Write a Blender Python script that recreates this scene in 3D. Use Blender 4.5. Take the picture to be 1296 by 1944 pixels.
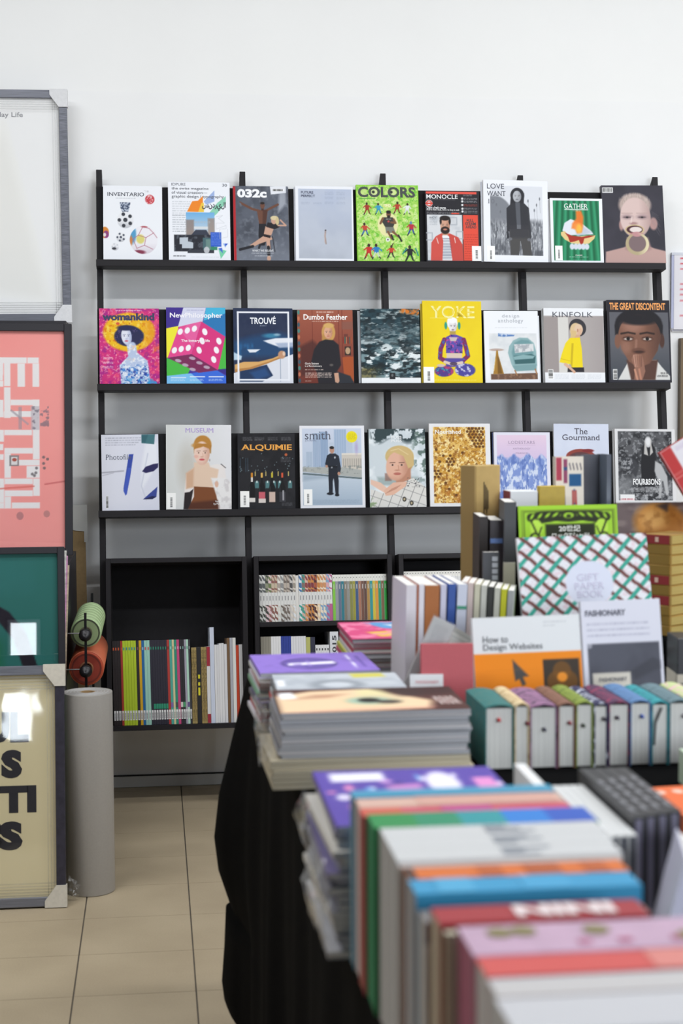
import bpy, bmesh, math, random
import numpy as np
from mathutils import Matrix, Vector

for o in list(bpy.data.objects):
    bpy.data.objects.remove(o, do_unlink=True)
SC = bpy.context.scene
COL = SC.collection
rnd = random.Random(7)
ORD = ['first', 'second', 'third', 'fourth', 'fifth', 'sixth', 'seventh', 'eighth', 'ninth', 'tenth', 'eleventh', 'twelfth', 'thirteenth', 'fourteenth', 'fifteenth', 'sixteenth', 'seventeenth', 'eighteenth', 'nineteenth', 'twentieth', 'twenty-first', 'twenty-second', 'twenty-third', 'twenty-fourth']

# ------------------------------------------------------------------ camera
FPX = 2980.56
CAM = Vector((0.3947, -5.988, 1.4234))
YAW, PITCH, ROLL = 0.1187, -0.0627, -0.005
def cam_axes():
    F = Vector((math.sin(YAW) * math.cos(PITCH), math.cos(YAW) * math.cos(PITCH), math.sin(PITCH)))
    R = Vector((math.cos(YAW), -math.sin(YAW), 0))
    U = R.cross(F)
    c, s = math.cos(ROLL), math.sin(ROLL)
    return F, c * R + s * U, -s * R + c * U
_F, _R, _U = cam_axes()
cd = bpy.data.cameras.new('camera')
cam = bpy.data.objects.new('camera', cd)
COL.objects.link(cam)
m = Matrix.Identity(4)
for i in range(3):
    m[i][0], m[i][1], m[i][2], m[i][3] = _R[i], _U[i], -_F[i], CAM[i]
cam.matrix_world = m
cd.sensor_fit = 'VERTICAL'
cd.sensor_height = 36.0
cd.sensor_width = 24.0
cd.lens = 36.0 * FPX / 1944.0
cd.clip_start = 0.05
cd.dof.use_dof = True
cd.dof.focus_distance = 5.85
cd.dof.aperture_fstop = 5.3
SC.camera = cam

# ------------------------------------------------------------------ view + world + lights
SC.view_settings.view_transform = 'Standard'
SC.view_settings.look = 'None'
SC.view_settings.exposure = 0.18
SC.view_settings.gamma = 1.0
SC.view_settings.use_curve_mapping = False
W = bpy.data.worlds.new('world')
SC.world = W
W.use_nodes = True
W.node_tree.nodes['Background'].inputs[0].default_value = (0.75, 0.86, 1.0, 1)
W.node_tree.nodes['Background'].inputs[1].default_value = 0.6

def area(name, loc, target, sx, sy, power, color):
    L = bpy.data.lights.new(name, 'AREA')
    L.shape = 'RECTANGLE'
    L.size, L.size_y = sx, sy
    L.energy = power
    L.color = color
    o = bpy.data.objects.new(name, L)
    COL.objects.link(o)
    o.location = loc
    d = Vector(target) - Vector(loc)
    o.rotation_euler = d.to_track_quat('-Z', 'Y').to_euler()
    return o
ROOM = dict(x0=-3.2, x1=5.6, y0=-9.0, z1=4.6)
# daylight entering through the high window of the right wall and the shop front behind the camera
area('daylight_side_window', (5.50, -5.6, 3.65), (1.2, 0.0, 1.7), 1.9, 1.3, 36, (0.93, 0.97, 1.0))
area('daylight_small_window', (-0.655, -8.96, 1.0), (-0.655, 0.0, 1.0), 0.20, 0.27, 2.2, (0.86, 0.94, 1.0))
area('daylight_shop_front_right', (3.2, -8.9, 1.95), (3.2, 0.0, 1.95), 2.6, 2.3, 190, (0.88, 0.94, 1.0))
# ceiling strip fittings (their housings are built further down)
STRIPS = [(-1.6, -2.5), (0.45, -2.8), (3.1, -2.5), (-1.3, -3.8), (2.7, -3.8), (4.7, -3.8)]
for sx, sy in STRIPS:
    area('ceiling_strip_light', (sx, sy, 4.36), (sx, sy, 0), 1.9, 0.22, 27 if sy > -3 else 62, (0.965, 0.985, 1.0))

# ------------------------------------------------------------------ materials
def s2l(c):
    return c / 12.92 if c <= 0.04045 else ((c + 0.055) / 1.055) ** 2.4
def hexrgb(h):
    h = h.lstrip('#')
    return tuple(int(h[i:i + 2], 16) / 255 for i in (0, 2, 4))
def lin(h):
    return tuple(s2l(c) for c in hexrgb(h))
_M = {}
def mat(h, rough=0.55, noise=0.0, scale=40.0, spec=0.5, metal=0.0, bump=0.0, coat=0.0, stretch=None):
    key = (h, rough, noise, scale, spec, metal, bump, coat, stretch)
    if key in _M:
        return _M[key]
    m = bpy.data.materials.new('surface_' + h.lstrip('#'))
    m.use_nodes = True
    nt = m.node_tree
    b = nt.nodes['Principled BSDF']
    c = lin(h)
    b.inputs['Base Color'].default_value = (*c, 1)
    b.inputs['Roughness'].default_value = rough
    b.inputs['Specular IOR Level'].default_value = spec
    b.inputs['Metallic'].default_value = metal
    if coat:
        b.inputs['Coat Weight'].default_value = coat
        b.inputs['Coat Roughness'].default_value = 0.12
    if noise or bump:
        tc = nt.nodes.new('ShaderNodeTexCoord')
        nz = nt.nodes.new('ShaderNodeTexNoise')
        nz.inputs['Scale'].default_value = scale
        nz.inputs['Detail'].default_value = 4
        if stretch:
            mp = nt.nodes.new('ShaderNodeMapping')
            mp.inputs['Scale'].default_value = stretch
            nt.links.new(tc.outputs['Object'], mp.inputs['Vector'])
            nt.links.new(mp.outputs['Vector'], nz.inputs['Vector'])
        else:
            nt.links.new(tc.outputs['Object'], nz.inputs['Vector'])
        if noise:
            rp = nt.nodes.new('ShaderNodeValToRGB')
            rp.color_ramp.elements[0].position = 0.3
            rp.color_ramp.elements[1].position = 0.7
            rp.color_ramp.elements[0].color = (*[x * (1 - noise) for x in c], 1)
            rp.color_ramp.elements[1].color = (*[min(1, x * (1 + noise)) for x in c], 1)
            nt.links.new(nz.outputs['Fac'], rp.inputs['Fac'])
            nt.links.new(rp.outputs['Color'], b.inputs['Base Color'])
        if bump:
            bp = nt.nodes.new('ShaderNodeBump')
            bp.inputs['Strength'].default_value = bump
            bp.inputs['Distance'].default_value = 0.004
            nt.links.new(nz.outputs['Fac'], bp.inputs['Height'])
            nt.links.new(bp.outputs['Normal'], b.inputs['Normal'])
    _M[key] = m
    return m
def print_mat(rough, name):
    m = bpy.data.materials.new(name)
    m.use_nodes = True
    nt = m.node_tree
    b = nt.nodes['Principled BSDF']
    a = nt.nodes.new('ShaderNodeAttribute')
    a.attribute_name = 'Col'
    nt.links.new(a.outputs['Color'], b.inputs['Base Color'])
    b.inputs['Roughness'].default_value = rough
    b.inputs['Specular IOR Level'].default_value = 0.16
    return m
PRINT = print_mat(0.48, 'printed_cover_stock')
PRINTM = print_mat(0.6, 'printed_matt_paper')
def pages(h='#e6e3dc', axis=2, n=900):
    key = ('pages', h, axis, n)
    if key in _M:
        return _M[key]
    m = bpy.data.materials.new('page_edges')
    m.use_nodes = True
    nt = m.node_tree
    b = nt.nodes['Principled BSDF']
    b.inputs['Roughness'].default_value = 0.8
    tc = nt.nodes.new('ShaderNodeTexCoord')
    mp = nt.nodes.new('ShaderNodeMapping')
    sc = [2.0, 2.0, 2.0]
    sc[axis] = n
    mp.inputs['Scale'].default_value = sc
    nz = nt.nodes.new('ShaderNodeTexNoise')
    nz.inputs['Scale'].default_value = 1.0
    rp = nt.nodes.new('ShaderNodeValToRGB')
    c = lin(h)
    rp.color_ramp.elements[0].position = 0.35
    rp.color_ramp.elements[1].position = 0.65
    rp.color_ramp.elements[0].color = (*[x * 0.72 for x in c], 1)
    rp.color_ramp.elements[1].color = (*[min(1, x * 1.05) for x in c], 1)
    nt.links.new(tc.outputs['Object'], mp.inputs['Vector'])
    nt.links.new(mp.outputs['Vector'], nz.inputs['Vector'])
    nt.links.new(nz.outputs['Fac'], rp.inputs['Fac'])
    nt.links.new(rp.outputs['Color'], b.inputs['Base Color'])
    _M[key] = m
    return m
def clear_sheet(name, rough=0.03, tint=(1, 1, 1), bump=0.0, base=0.0):
    m = bpy.data.materials.new(name)
    m.use_nodes = True
    nt = m.node_tree
    nt.nodes.clear()
    out = nt.nodes.new('ShaderNodeOutputMaterial')
    mx = nt.nodes.new('ShaderNodeMixShader')
    tr = nt.nodes.new('ShaderNodeBsdfTransparent')
    tr.inputs['Color'].default_value = (*tint, 1)
    gl = nt.nodes.new('ShaderNodeBsdfGlossy')
    gl.inputs['Roughness'].default_value = rough
    lw = nt.nodes.new('ShaderNodeLayerWeight')      # Schlick reflectance, the same from both sides of the film
    pw = nt.nodes.new('ShaderNodeMath')
    pw.operation = 'POWER'
    pw.inputs[1].default_value = 5.0
    nt.links.new(lw.outputs['Facing'], pw.inputs[0])
    ad = nt.nodes.new('ShaderNodeMath')
    ad.operation = 'MULTIPLY_ADD'
    ad.inputs[1].default_value = 0.9
    ad.inputs[2].default_value = 0.04 + base
    nt.links.new(pw.outputs[0], ad.inputs[0])
    fac = ad.outputs[0]
    nt.links.new(fac, mx.inputs['Fac'])
    nt.links.new(tr.outputs[0], mx.inputs[1])
    nt.links.new(gl.outputs[0], mx.inputs[2])
    nt.links.new(mx.outputs[0], out.inputs['Surface'])
    if bump:
        tc = nt.nodes.new('ShaderNodeTexCoord')
        nz = nt.nodes.new('ShaderNodeTexNoise')
        nz.inputs['Scale'].default_value = 5
        bp = nt.nodes.new('ShaderNodeBump')
        bp.inputs['Strength'].default_value = bump
        bp.inputs['Distance'].default_value = 0.02
        nt.links.new(tc.outputs['Object'], nz.inputs['Vector'])
        nt.links.new(nz.outputs['Fac'], bp.inputs['Height'])
        nt.links.new(bp.outputs['Normal'], gl.inputs['Normal'])
    return m

# ------------------------------------------------------------------ mesh helpers
class MB:
    def __init__(s):
        s.v, s.f = [], []
    def add(s, vs, fs):
        n = len(s.v)
        s.v += [tuple(v) for v in vs]
        s.f += [tuple(i + n for i in f) for f in fs]
        return s
    def box(s, x0, x1, y0, y1, z0, z1, M=None):
        vs = [(x0, y0, z0), (x1, y0, z0), (x1, y1, z0), (x0, y1, z0), (x0, y0, z1), (x1, y0, z1), (x1, y1, z1), (x0, y1, z1)]
        if M is not None:
            vs = [tuple(M @ Vector(v)) for v in vs]
        return s.add(vs, [(0, 3, 2, 1), (4, 5, 6, 7), (0, 1, 5, 4), (1, 2, 6, 5), (2, 3, 7, 6), (3, 0, 4, 7)])
    def prism(s, poly, z0, z1, M=None):
        n = len(poly)
        vs = [(x, y, z0) for x, y in poly] + [(x, y, z1) for x, y in poly]
        if M is not None:
            vs = [tuple(M @ Vector(v)) for v in vs]
        fs = [tuple(range(n - 1, -1, -1)), tuple(range(n, 2 * n))] + [(i, (i + 1) % n, n + (i + 1) % n, n + i) for i in range(n)]
        return s.add(vs, fs)
    def tube(s, p, q, r, n=12, r2=None, caps=True):
        p, q = Vector(p), Vector(q)
        d = (q - p).normalized()
        a = d.orthogonal().normalized()
        b = d.cross(a)
        r2 = r if r2 is None else r2
        vs = [p + (a * math.cos(2 * math.pi * i / n) + b * math.sin(2 * math.pi * i / n)) * r for i in range(n)]
        vs += [q + (a * math.cos(2 * math.pi * i / n) + b * math.sin(2 * math.pi * i / n)) * r2 for i in range(n)]
        fs = [(i, (i + 1) % n, n + (i + 1) % n, n + i) for i in range(n)]
        if caps:
            fs += [tuple(range(n - 1, -1, -1)), tuple(range(n, 2 * n))]
        return s.add(vs, fs)
    def lathe(s, prof, origin, axis, n=40):
        # prof: list of (radius, height) closed ring profile
        o, d = Vector(origin), Vector(axis).normalized()
        a = d.orthogonal().normalized()
        b = d.cross(a)
        k = len(prof)
        vs = []
        for i in range(n):
            t = 2 * math.pi * i / n
            for r, h in prof:
                vs.append(o + d * h + (a * math.cos(t) + b * math.sin(t)) * r)
        fs = []
        for i in range(n):
            for j in range(k):
                fs.append((i * k + j, ((i + 1) % n) * k + j, ((i + 1) % n) * k + (j + 1) % k, i * k + (j + 1) % k))
        return s.add(vs, fs)
    def build(s, name, mt, parent=None, smooth=False, bevel=0.0, seg=1):
        me = bpy.data.meshes.new(name)
        me.from_pydata(s.v, [], s.f)
        if bevel:
            bm = bmesh.new()
            bm.from_mesh(me)
            bmesh.ops.bevel(bm, geom=list(bm.edges), offset=bevel, segments=seg, affect='EDGES', profile=0.5)
            bm.to_mesh(me)
            bm.free()
        me.materials.append(mt)
        if smooth:
            me.polygons.foreach_set('use_smooth', [True] * len(me.polygons))
        me.update()
        o = bpy.data.objects.new(name, me)
        COL.objects.link(o)
        if parent is not None:
            o.parent = parent
        return o
def bx(name, x0, x1, y0, y1, z0, z1, mt, parent=None, bevel=0.0):
    return MB().box(x0, x1, y0, y1, z0, z1).build(name, mt, parent, bevel=bevel)
def tag(o, label, cat, group=None):
    o['label'] = label
    o['category'] = cat
    if group:
        o['group'] = group
    return o
def thing(name, label, cat, M=None, group=None):
    o = bpy.data.objects.new(name, None)
    o.empty_display_size = 0.03
    COL.objects.link(o)
    if M is not None:
        o.matrix_world = M
    return tag(o, label, cat, group)
def struct(o):
    o['kind'] = 'structure'
    return o
def TR(x, y, z):
    return Matrix.Translation((x, y, z))
def RX(a):
    return Matrix.Rotation(math.radians(a), 4, 'X')
def RY(a):
    return Matrix.Rotation(math.radians(a), 4, 'Y')
def RZ(a):
    return Matrix.Rotation(math.radians(a), 4, 'Z')

# ------------------------------------------------------------------ lettering
def text_mesh(s, bold=0.0, serif=0.0, res=3, shear=0.0, gap=1.0, outline=False):
    cu = bpy.data.curves.new('lettering', 'FONT')
    cu.body = s
    cu.size = 1.0
    cu.offset = bold
    cu.resolution_u = res
    cu.shear = shear
    cu.space_character = gap
    o = bpy.data.objects.new('lettering', cu)
    me = bpy.data.meshes.new_from_object(o)
    vs = np.array([v.co[:2] for v in me.vertices], float).reshape(-1, 2)
    fs = [tuple(p.vertices) for p in me.polygons]
    if serif and len(vs):
        cnt = {}
        for f in fs:
            for i in range(len(f)):
                e = tuple(sorted((f[i], f[(i + 1) % len(f)])))
                cnt[e] = cnt.get(e, 0) + 1
        ext = []
        ys = vs[:, 1]
        for (a, b), n in cnt.items():
            if n == 1 and abs(vs[a, 1] - vs[b, 1]) < 1e-3 and 0.03 < abs(vs[a, 0] - vs[b, 0]) < 0.22:
                # a flat stroke end: find whether glyph lies above or below
                y = vs[a, 1]
                x0, x1 = sorted((vs[a, 0], vs[b, 0]))
                near = min(abs(y - 0.0), abs(y - 0.729), abs(y - 0.547), abs(y - 0.76))
                if near < 0.03:
                    up = 1 if abs(y) < 0.05 else -1
                    ext.append((x0 - serif, x1 + serif, y, y + up * 0.045))
        vl = vs.tolist()
        for x0, x1, ya, yb in ext:
            n = len(vl)
            vl += [[x0, ya], [x1, ya], [x1, yb], [x0, yb]]
            fs.append((n, n + 1, n + 2, n + 3) if yb > ya else (n, n + 3, n + 2, n + 1))
        vs = np.array(vl)
    bpy.data.objects.remove(o)
    bpy.data.curves.remove(cu)
    bpy.data.meshes.remove(me)
    return vs, fs
def letter(s, x0, z0, x1, z1, y, mt, parent, name='lettering', bold=0.0, serif=0.0, plane='xz', turn=0, res=3, gap=1.0):
    """text stretched into the box x0..x1 / z0..z1 of the parent's local front face (facing -Y)"""
    vs, fs = text_mesh(s, bold, serif, res, gap=gap)
    if len(vs) == 0:
        return None
    if turn == 90:       # reads upwards
        vs = np.stack([-vs[:, 1], vs[:, 0]], 1)
    elif turn == -90:
        vs = np.stack([vs[:, 1], -vs[:, 0]], 1)
    mn, mx = vs.min(0), vs.max(0)
    sc = (vs - mn) / np.maximum(mx - mn, 1e-6)
    X = x0 + sc[:, 0] * (x1 - x0)
    Z = z0 + sc[:, 1] * (z1 - z0)
    if plane == 'xz':
        vv = [(a, y, b) for a, b in zip(X, Z)]
    else:                # lying face up: x / y plane at height y
        vv = [(a, b, y) for a, b in zip(X, Z)]
    me = bpy.data.meshes.new(name)
    me.from_pydata(vv, [], fs)
    me.materials.append(mt)
    o = bpy.data.objects.new(name, me)
    COL.objects.link(o)
    o.parent = parent
    return o

# ------------------------------------------------------------------ printed artwork: colours stored on a fine vertex grid
class Cv:
    """canvas over the rectangle x0..x1 / y0..y1 (y downwards), painted per vertex"""
    def __init__(s, x0, y0, x1, y1, nx, ny, base='#ffffff', seed=1):
        s.x0, s.y0, s.x1, s.y1, s.nx, s.ny = x0, y0, x1, y1, nx, ny
        s.X, s.Y = np.meshgrid(np.linspace(x0, x1, nx), np.linspace(y1, y0, ny))
        s.c = np.zeros((ny, nx, 3)) + np.array(hexrgb(base))
        s.rg = np.random.RandomState(seed)
        s.px = (x1 - x0) / nx
    def put(s, m, col, a=1.0):
        if isinstance(col, str):
            col = np.array(hexrgb(col))
        m = np.clip(m * a, 0, 1)[..., None]
        s.c = s.c * (1 - m) + col * m
        return s
    def sd(s, d, soft):
        soft = max(soft, s.px * 0.9)
        return np.clip(0.5 - d / soft, 0, 1)
    def R(s, x0, y0, x1, y1, col, a=1, soft=0):
        dx = np.maximum(x0 - s.X, s.X - x1)
        dy = np.maximum(y0 - s.Y, s.Y - y1)
        return s.put(s.sd(np.maximum(dx, dy), soft), col, a)
    def Em(s, cx, cy, rx, ry, soft=0, rot=0):
        t = math.radians(rot)
        dx, dy = s.X - cx, s.Y - cy
        u = dx * math.cos(t) + dy * math.sin(t)
        v = -dx * math.sin(t) + dy * math.cos(t)
        k = np.sqrt((u / rx) ** 2 + (v / ry) ** 2)
        return s.sd((k - 1) * min(rx, ry), soft)
    def E(s, cx, cy, rx, ry, col, a=1, soft=0, rot=0):
        return s.put(s.Em(cx, cy, rx, ry, soft, rot), col, a)
    def Pm(s, pts, soft=0):
        ins = np.zeros(s.X.shape, bool)
        d2 = np.full(s.X.shape, 1e18)
        n = len(pts)
        for i in range(n):
            (xa, ya), (xb, yb) = pts[i], pts[(i + 1) % n]
            if ya != yb:
                cond = ((ya > s.Y) != (yb > s.Y)) & (s.X < (xb - xa) * (s.Y - ya) / (yb - ya) + xa)
                ins ^= cond
            L = (xb - xa) ** 2 + (yb - ya) ** 2 + 1e-9
            t = np.clip(((s.X - xa) * (xb - xa) + (s.Y - ya) * (yb - ya)) / L, 0, 1)
            d2 = np.minimum(d2, (s.X - xa - t * (xb - xa)) ** 2 + (s.Y - ya - t * (yb - ya)) ** 2)
        d = np.sqrt(d2)
        return s.sd(np.where(ins, -d, d), soft)
    def P(s, pts, col, a=1, soft=0):
        return s.put(s.Pm(pts, soft), col, a)
    def L(s, pts, w, col, a=1, soft=0):
        d = np.full(s.X.shape, 1e9)
        for (xa, ya), (xb, yb) in zip(pts[:-1], pts[1:]):
            Ln = (xb - xa) ** 2 + (yb - ya) ** 2 + 1e-9
            t = np.clip(((s.X - xa) * (xb - xa) + (s.Y - ya) * (yb - ya)) / Ln, 0, 1)
            d = np.minimum(d, np.hypot(s.X - xa - t * (xb - xa), s.Y - ya - t * (yb - ya)))
        return s.put(s.sd(d - w / 2, soft), col, a)
    def noise(s, sx, sy=None, oct=3):
        sy = sy or sx
        out = np.zeros(s.X.shape)
        amp, tot = 1.0, 0
        for k in range(oct):
            gx = (s.X - s.x0) / sx * 2 ** k
            gy = (s.Y - s.y0) / sy * 2 ** k
            g = s.rg.rand(int(gy.max()) + 3, int(gx.max()) + 3)
            ix, iy = gx.astype(int), gy.astype(int)
            fx, fy = gx - ix, gy - iy
            fx, fy = fx * fx * (3 - 2 * fx), fy * fy * (3 - 2 * fy)
            v = (g[iy, ix] * (1 - fx) + g[iy, ix + 1] * fx) * (1 - fy) + (g[iy + 1, ix] * (1 - fx) + g[iy + 1, ix + 1] * fx) * fy
            out += v * amp
            tot += amp
            amp *= 0.55
        return out / tot
    def N(s, sx, lo, hi, col, a=1, sy=None, mask=None, oct=3):
        n = np.clip((s.noise(sx, sy, oct) - lo) / (hi - lo), 0, 1)
        if mask is not None:
            n = n * mask
        return s.put(n, col, a)
    def G(s, y0, y1, c0, c1, mask=None, horiz=False):
        t = np.clip(((s.X if horiz else s.Y) - y0) / (y1 - y0), 0, 1)[..., None]
        col = np.array(hexrgb(c0)) * (1 - t) + np.array(hexrgb(c1)) * t
        m = np.ones(s.X.shape) if mask is None else mask
        return s.put(m, col)
    def Rm(s, x0, y0, x1, y1, soft=0):
        return s.sd(np.maximum(np.maximum(x0 - s.X, s.X - x1), np.maximum(y0 - s.Y, s.Y - y1)), soft)
    def T(s, x0, y0, x1, y1, n, col, a=0.8):
        """tiny unreadable print as broken rules"""
        h = (y1 - y0) / n
        for i in range(n):
            x = x0
            while x < x1 - 3:
                w = s.rg.uniform(8, 26)
                s.R(x, y0 + i * h + h * 0.15, min(x + w, x1), y0 + i * h + h * 0.7, col, a * s.rg.uniform(0.6, 1))
                x += w + 4
        return s
    def bar(s, x, y, w, h, n=16, vert=True, col='#222222'):
        """barcode"""
        s.R(x, y, x + w, y + h, '#f6f6f6')
        for i in range(n):
            t = (i + 0.15) / n
            k = s.rg.uniform(0.3, 0.7) / n
            if vert:
                s.R(x + w * 0.1, y + h * (0.06 + 0.88 * t), x + w * 0.9, y + h * (0.06 + 0.88 * (t + k)), col)
            else:
                s.R(x + w * (0.05 + 0.9 * t), y + h * 0.1, x + w * (0.05 + 0.9 * (t + k)), y + h * 0.85, col)
        return s
def face(c, cx, cy, rx, ry, skin, shade, lip, eye='#2a2422', rot=0, a=1.0):
    c.E(cx, cy, rx, ry, skin, soft=rx * 0.12, rot=rot)
    c.put(c.Em(cx, cy, rx, ry, rx * 0.12, rot) * np.clip((c.X - cx - rx * 0.1) / (rx * 0.9), 0, 1), shade, 0.75)
    c.put(c.Em(cx, cy, rx, ry, rx * 0.12, rot) * np.clip((c.Y - cy - ry * 0.55) / (ry * 0.6), 0, 1), shade, 0.6)
    for k in (-1, 1):
        ex = cx + k * rx * 0.42
        c.L([(ex - rx * 0.24, cy - ry * 0.17), (ex + rx * 0.24, cy - ry * 0.19)], ry * 0.045, eye, 0.7 * a)
        c.E(ex, cy - ry * 0.03, rx * 0.19, ry * 0.055, '#cfc4be', 0.45 * a)
        c.E(ex, cy - ry * 0.03, rx * 0.085, ry * 0.06, eye, 0.95 * a)
    c.L([(cx + rx * 0.10, cy), (cx + rx * 0.14, cy + ry * 0.26)], rx * 0.07, shade, 0.7 * a)
    c.E(cx, cy + ry * 0.32, rx * 0.2, ry * 0.045, shade, 0.9 * a, soft=rx * .1)
    c.E(cx, cy + ry * 0.55, rx * 0.34, ry * 0.085, lip, 0.95 * a)
    c.L([(cx - rx * 0.32, cy + ry * 0.55), (cx + rx * 0.32, cy + ry * 0.55)], ry * 0.025, shade, 0.8 * a)
def sheet(c, w, h, name, parent, gain=1.0, mt=None, y=0.0, lying=False):
    """the canvas as a mesh sheet w x h, bottom centre at the parent's origin, facing -Y (or up when lying)"""
    nx, ny = c.nx, c.ny
    xs = np.linspace(-w / 2, w / 2, nx)
    zs = np.linspace(0, h, ny)
    X, Z = np.meshgrid(xs, zs)
    co = np.zeros((ny * nx, 3), np.float32)
    co[:, 0] = X.ravel()
    if lying:
        co[:, 1] = Z.ravel()
        co[:, 2] = y
    else:
        co[:, 1] = y
        co[:, 2] = Z.ravel()
    i = np.arange(ny - 1)[:, None] * nx + np.arange(nx - 1)[None, :]
    q = np.stack([i, i + 1, i + nx + 1, i + nx], -1).reshape(-1, 4).astype(np.int32)
    me = bpy.data.meshes.new(name)
    me.vertices.add(len(co))
    me.vertices.foreach_set('co', co.ravel())
    me.loops.add(q.size)
    me.loops.foreach_set('vertex_index', q.ravel())
    me.polygons.add(len(q))
    me.polygons.foreach_set('loop_start', np.arange(0, q.size, 4, dtype=np.int32))
    try:
        me.polygons.foreach_set('loop_total', np.full(len(q), 4, dtype=np.int32))
    except Exception:
        pass
    me.update(calc_edges=True)
    at = me.color_attributes.new('Col', 'FLOAT_COLOR', 'POINT')
    cc = np.clip(c.c, 0, 1)
    l = np.where(cc <= 0.04045, cc / 12.92, ((cc + 0.055) / 1.055) ** 2.4) * gain
    rgba = np.ones((ny * nx, 4), np.float32)
    rgba[:, :3] = np.clip(l.reshape(-1, 3), 0, 0.93)
    at.data.foreach_set('color', rgba.ravel())
    me.materials.append(mt or PRINT)
    o = bpy.data.objects.new(name, me)
    COL.objects.link(o)
    o.parent = parent
    return o

# ------------------------------------------------------------------ bound volumes
def book(name, label, cat, M, w, h, d, cover, paper=None, c=0.0009, bulge=0.0, ov=0.0, bands=(), group=None):
    """w thickness (X), h height (Z), d depth (+Y); the spine faces -Y; origin bottom centre of the spine"""
    t = thing(name, label, cat, M, group)
    n = 7 if bulge else 1
    out, inn = [(-w / 2, d)], [(-w / 2 + c, d)]
    if bulge:
        for i in range(n + 1):
            k = -1 + 2 * i / n
            out.append((k * w / 2, -bulge * (1 - k * k)))
            inn.append((k * (w / 2 - c), c - bulge * (1 - k * k)))
    else:
        out += [(-w / 2, 0), (w / 2, 0)]
        inn += [(-w / 2 + c, c), (w / 2 - c, c)]
    out.append((w / 2, d))
    inn.append((w / 2 - c, d))
    mb = MB()
    k = len(out)
    vs = [(x, y, 0) for x, y in out] + [(x, y, 0) for x, y in inn] + [(x, y, h) for x, y in out] + [(x, y, h) for x, y in inn]
    fs = []
    for i in range(k - 1):
        fs += [(i, i + 1, 2 * k + i + 1, 2 * k + i), (k + i + 1, k + i, 3 * k + i, 3 * k + i + 1),
               (i + 1, i, k + i, k + i + 1), (2 * k + i, 2 * k + i + 1, 3 * k + i + 1, 3 * k + i)]
    fs += [(0, 2 * k, 3 * k, k), (k - 1, 2 * k - 1, 4 * k - 1, 3 * k - 1)]
    mb.add(vs, fs)
    mb.build('cover', cover, t)
    bx('page_block', -w / 2 + c * 1.2, w / 2 - c * 1.2, c * 1.2, d - max(ov, 0.001), max(ov, 0.0006), h - max(ov, 0.0006), paper or pages(axis=0), t)
    for b in bands:
        z0, z1, mt = b[:3]
        nm = b[3] if len(b) > 3 else 'spine_band'
        q = w * (.10 if nm == 'spine_label' else .24 if nm == 'spine_number' else 0) + .0003
        bx(nm, -w / 2 + q, w / 2 - q, -0.0006, -0.0001, z0, z1, mt, t)
    return t

# ================================================================== the room
PAINT = mat('#f1f1f1', 0.85, noise=0.012, scale=3.0)
SHOPWALL = mat('#64666a', 0.85, noise=0.05, scale=4.0)
SHOPCEIL = mat('#8c8e92', 0.9, noise=0.03, scale=4.0)
PAINT2 = mat('#f2f2f1', 0.85, noise=0.012, scale=3.0)
DARKGROUT = mat('#5c554c', 0.9, noise=0.15, scale=30)
def make_tile_mat():
    m = bpy.data.materials.new('beige_floor_tile')
    m.use_nodes = True
    nt = m.node_tree
    b = nt.nodes['Principled BSDF']
    g = nt.nodes.new('ShaderNodeNewGeometry')
    n1 = nt.nodes.new('ShaderNodeTexNoise')
    n1.inputs['Scale'].default_value = 3.2
    n1.inputs['Detail'].default_value = 6
    n2 = nt.nodes.new('ShaderNodeTexNoise')
    n2.inputs['Scale'].default_value = 240
    r1 = nt.nodes.new('ShaderNodeValToRGB')
    r1.color_ramp.elements[0].position = 0.35
    r1.color_ramp.elements[1].position = 0.7
    r1.color_ramp.elements[0].color = (*lin('#ab9b81'), 1)
    r1.color_ramp.elements[1].color = (*lin('#b9a98e'), 1)
    mx = nt.nodes.new('ShaderNodeMix')
    mx.data_type = 'RGBA'
    mx.blend_type = 'MULTIPLY'
    mx.inputs[0].default_value = 0.22
    nt.links.new(g.outputs['Position'], n1.inputs['Vector'])
    nt.links.new(g.outputs['Position'], n2.inputs['Vector'])
    nt.links.new(n1.outputs['Fac'], r1.inputs['Fac'])
    nt.links.new(r1.outputs['Color'], mx.inputs[6])
    nt.links.new(n2.outputs['Fac'], mx.inputs[7])
    nt.links.new(mx.outputs[2], b.inputs['Base Color'])
    b.inputs['Roughness'].default_value = 0.5
    return m
TILE = make_tile_mat()
X0r, X1r, Y0r, Z1r = ROOM['x0'], ROOM['x1'], ROOM['y0'], ROOM['z1']
floor = struct(bx('floor', X0r - .1, X1r + .1, Y0r - .1, 0.15, -0.12, -0.0035, DARKGROUT))
T_ = 0.30
GX, GY = 0.004, 0.0016
def tile_mesh(w, d):
    mb = MB().box(GX / 2, w - GX / 2, -d + GY / 2, -GY / 2, -0.009, 0.0)
    me = bpy.data.meshes.new('tile')
    me.from_pydata(mb.v, [], mb.f)
    me.materials.append(TILE)
    return me
full, part_ = tile_mesh(T_, T_), tile_mesh(T_, 0.0711)
rest = MB()
for k in range(-13, 18):
    xx = 0.4824 + k * T_
    if xx < X0r or xx + T_ > X1r + .2:
        continue
    for r in range(-1, 31):
        ytop = -0.0711 - r * T_ if r >= 0 else 0.0
        if ytop - T_ < Y0r - .2:
            continue
        if -4 <= k <= 4 and r <= 12:
            o = bpy.data.objects.new('tile', full if r >= 0 else part_)
            COL.objects.link(o)
            o.parent = floor
            o.location = (xx, ytop, 0)
        else:
            d = T_ if r >= 0 else 0.0711
            rest.box(xx + GX / 2, xx + T_ - GX / 2, ytop - d + GY / 2, ytop - GY / 2, -0.009, 0)
ro = rest.build('tiles_beyond', TILE, floor)
ro['kind'] = 'stuff'

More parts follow.
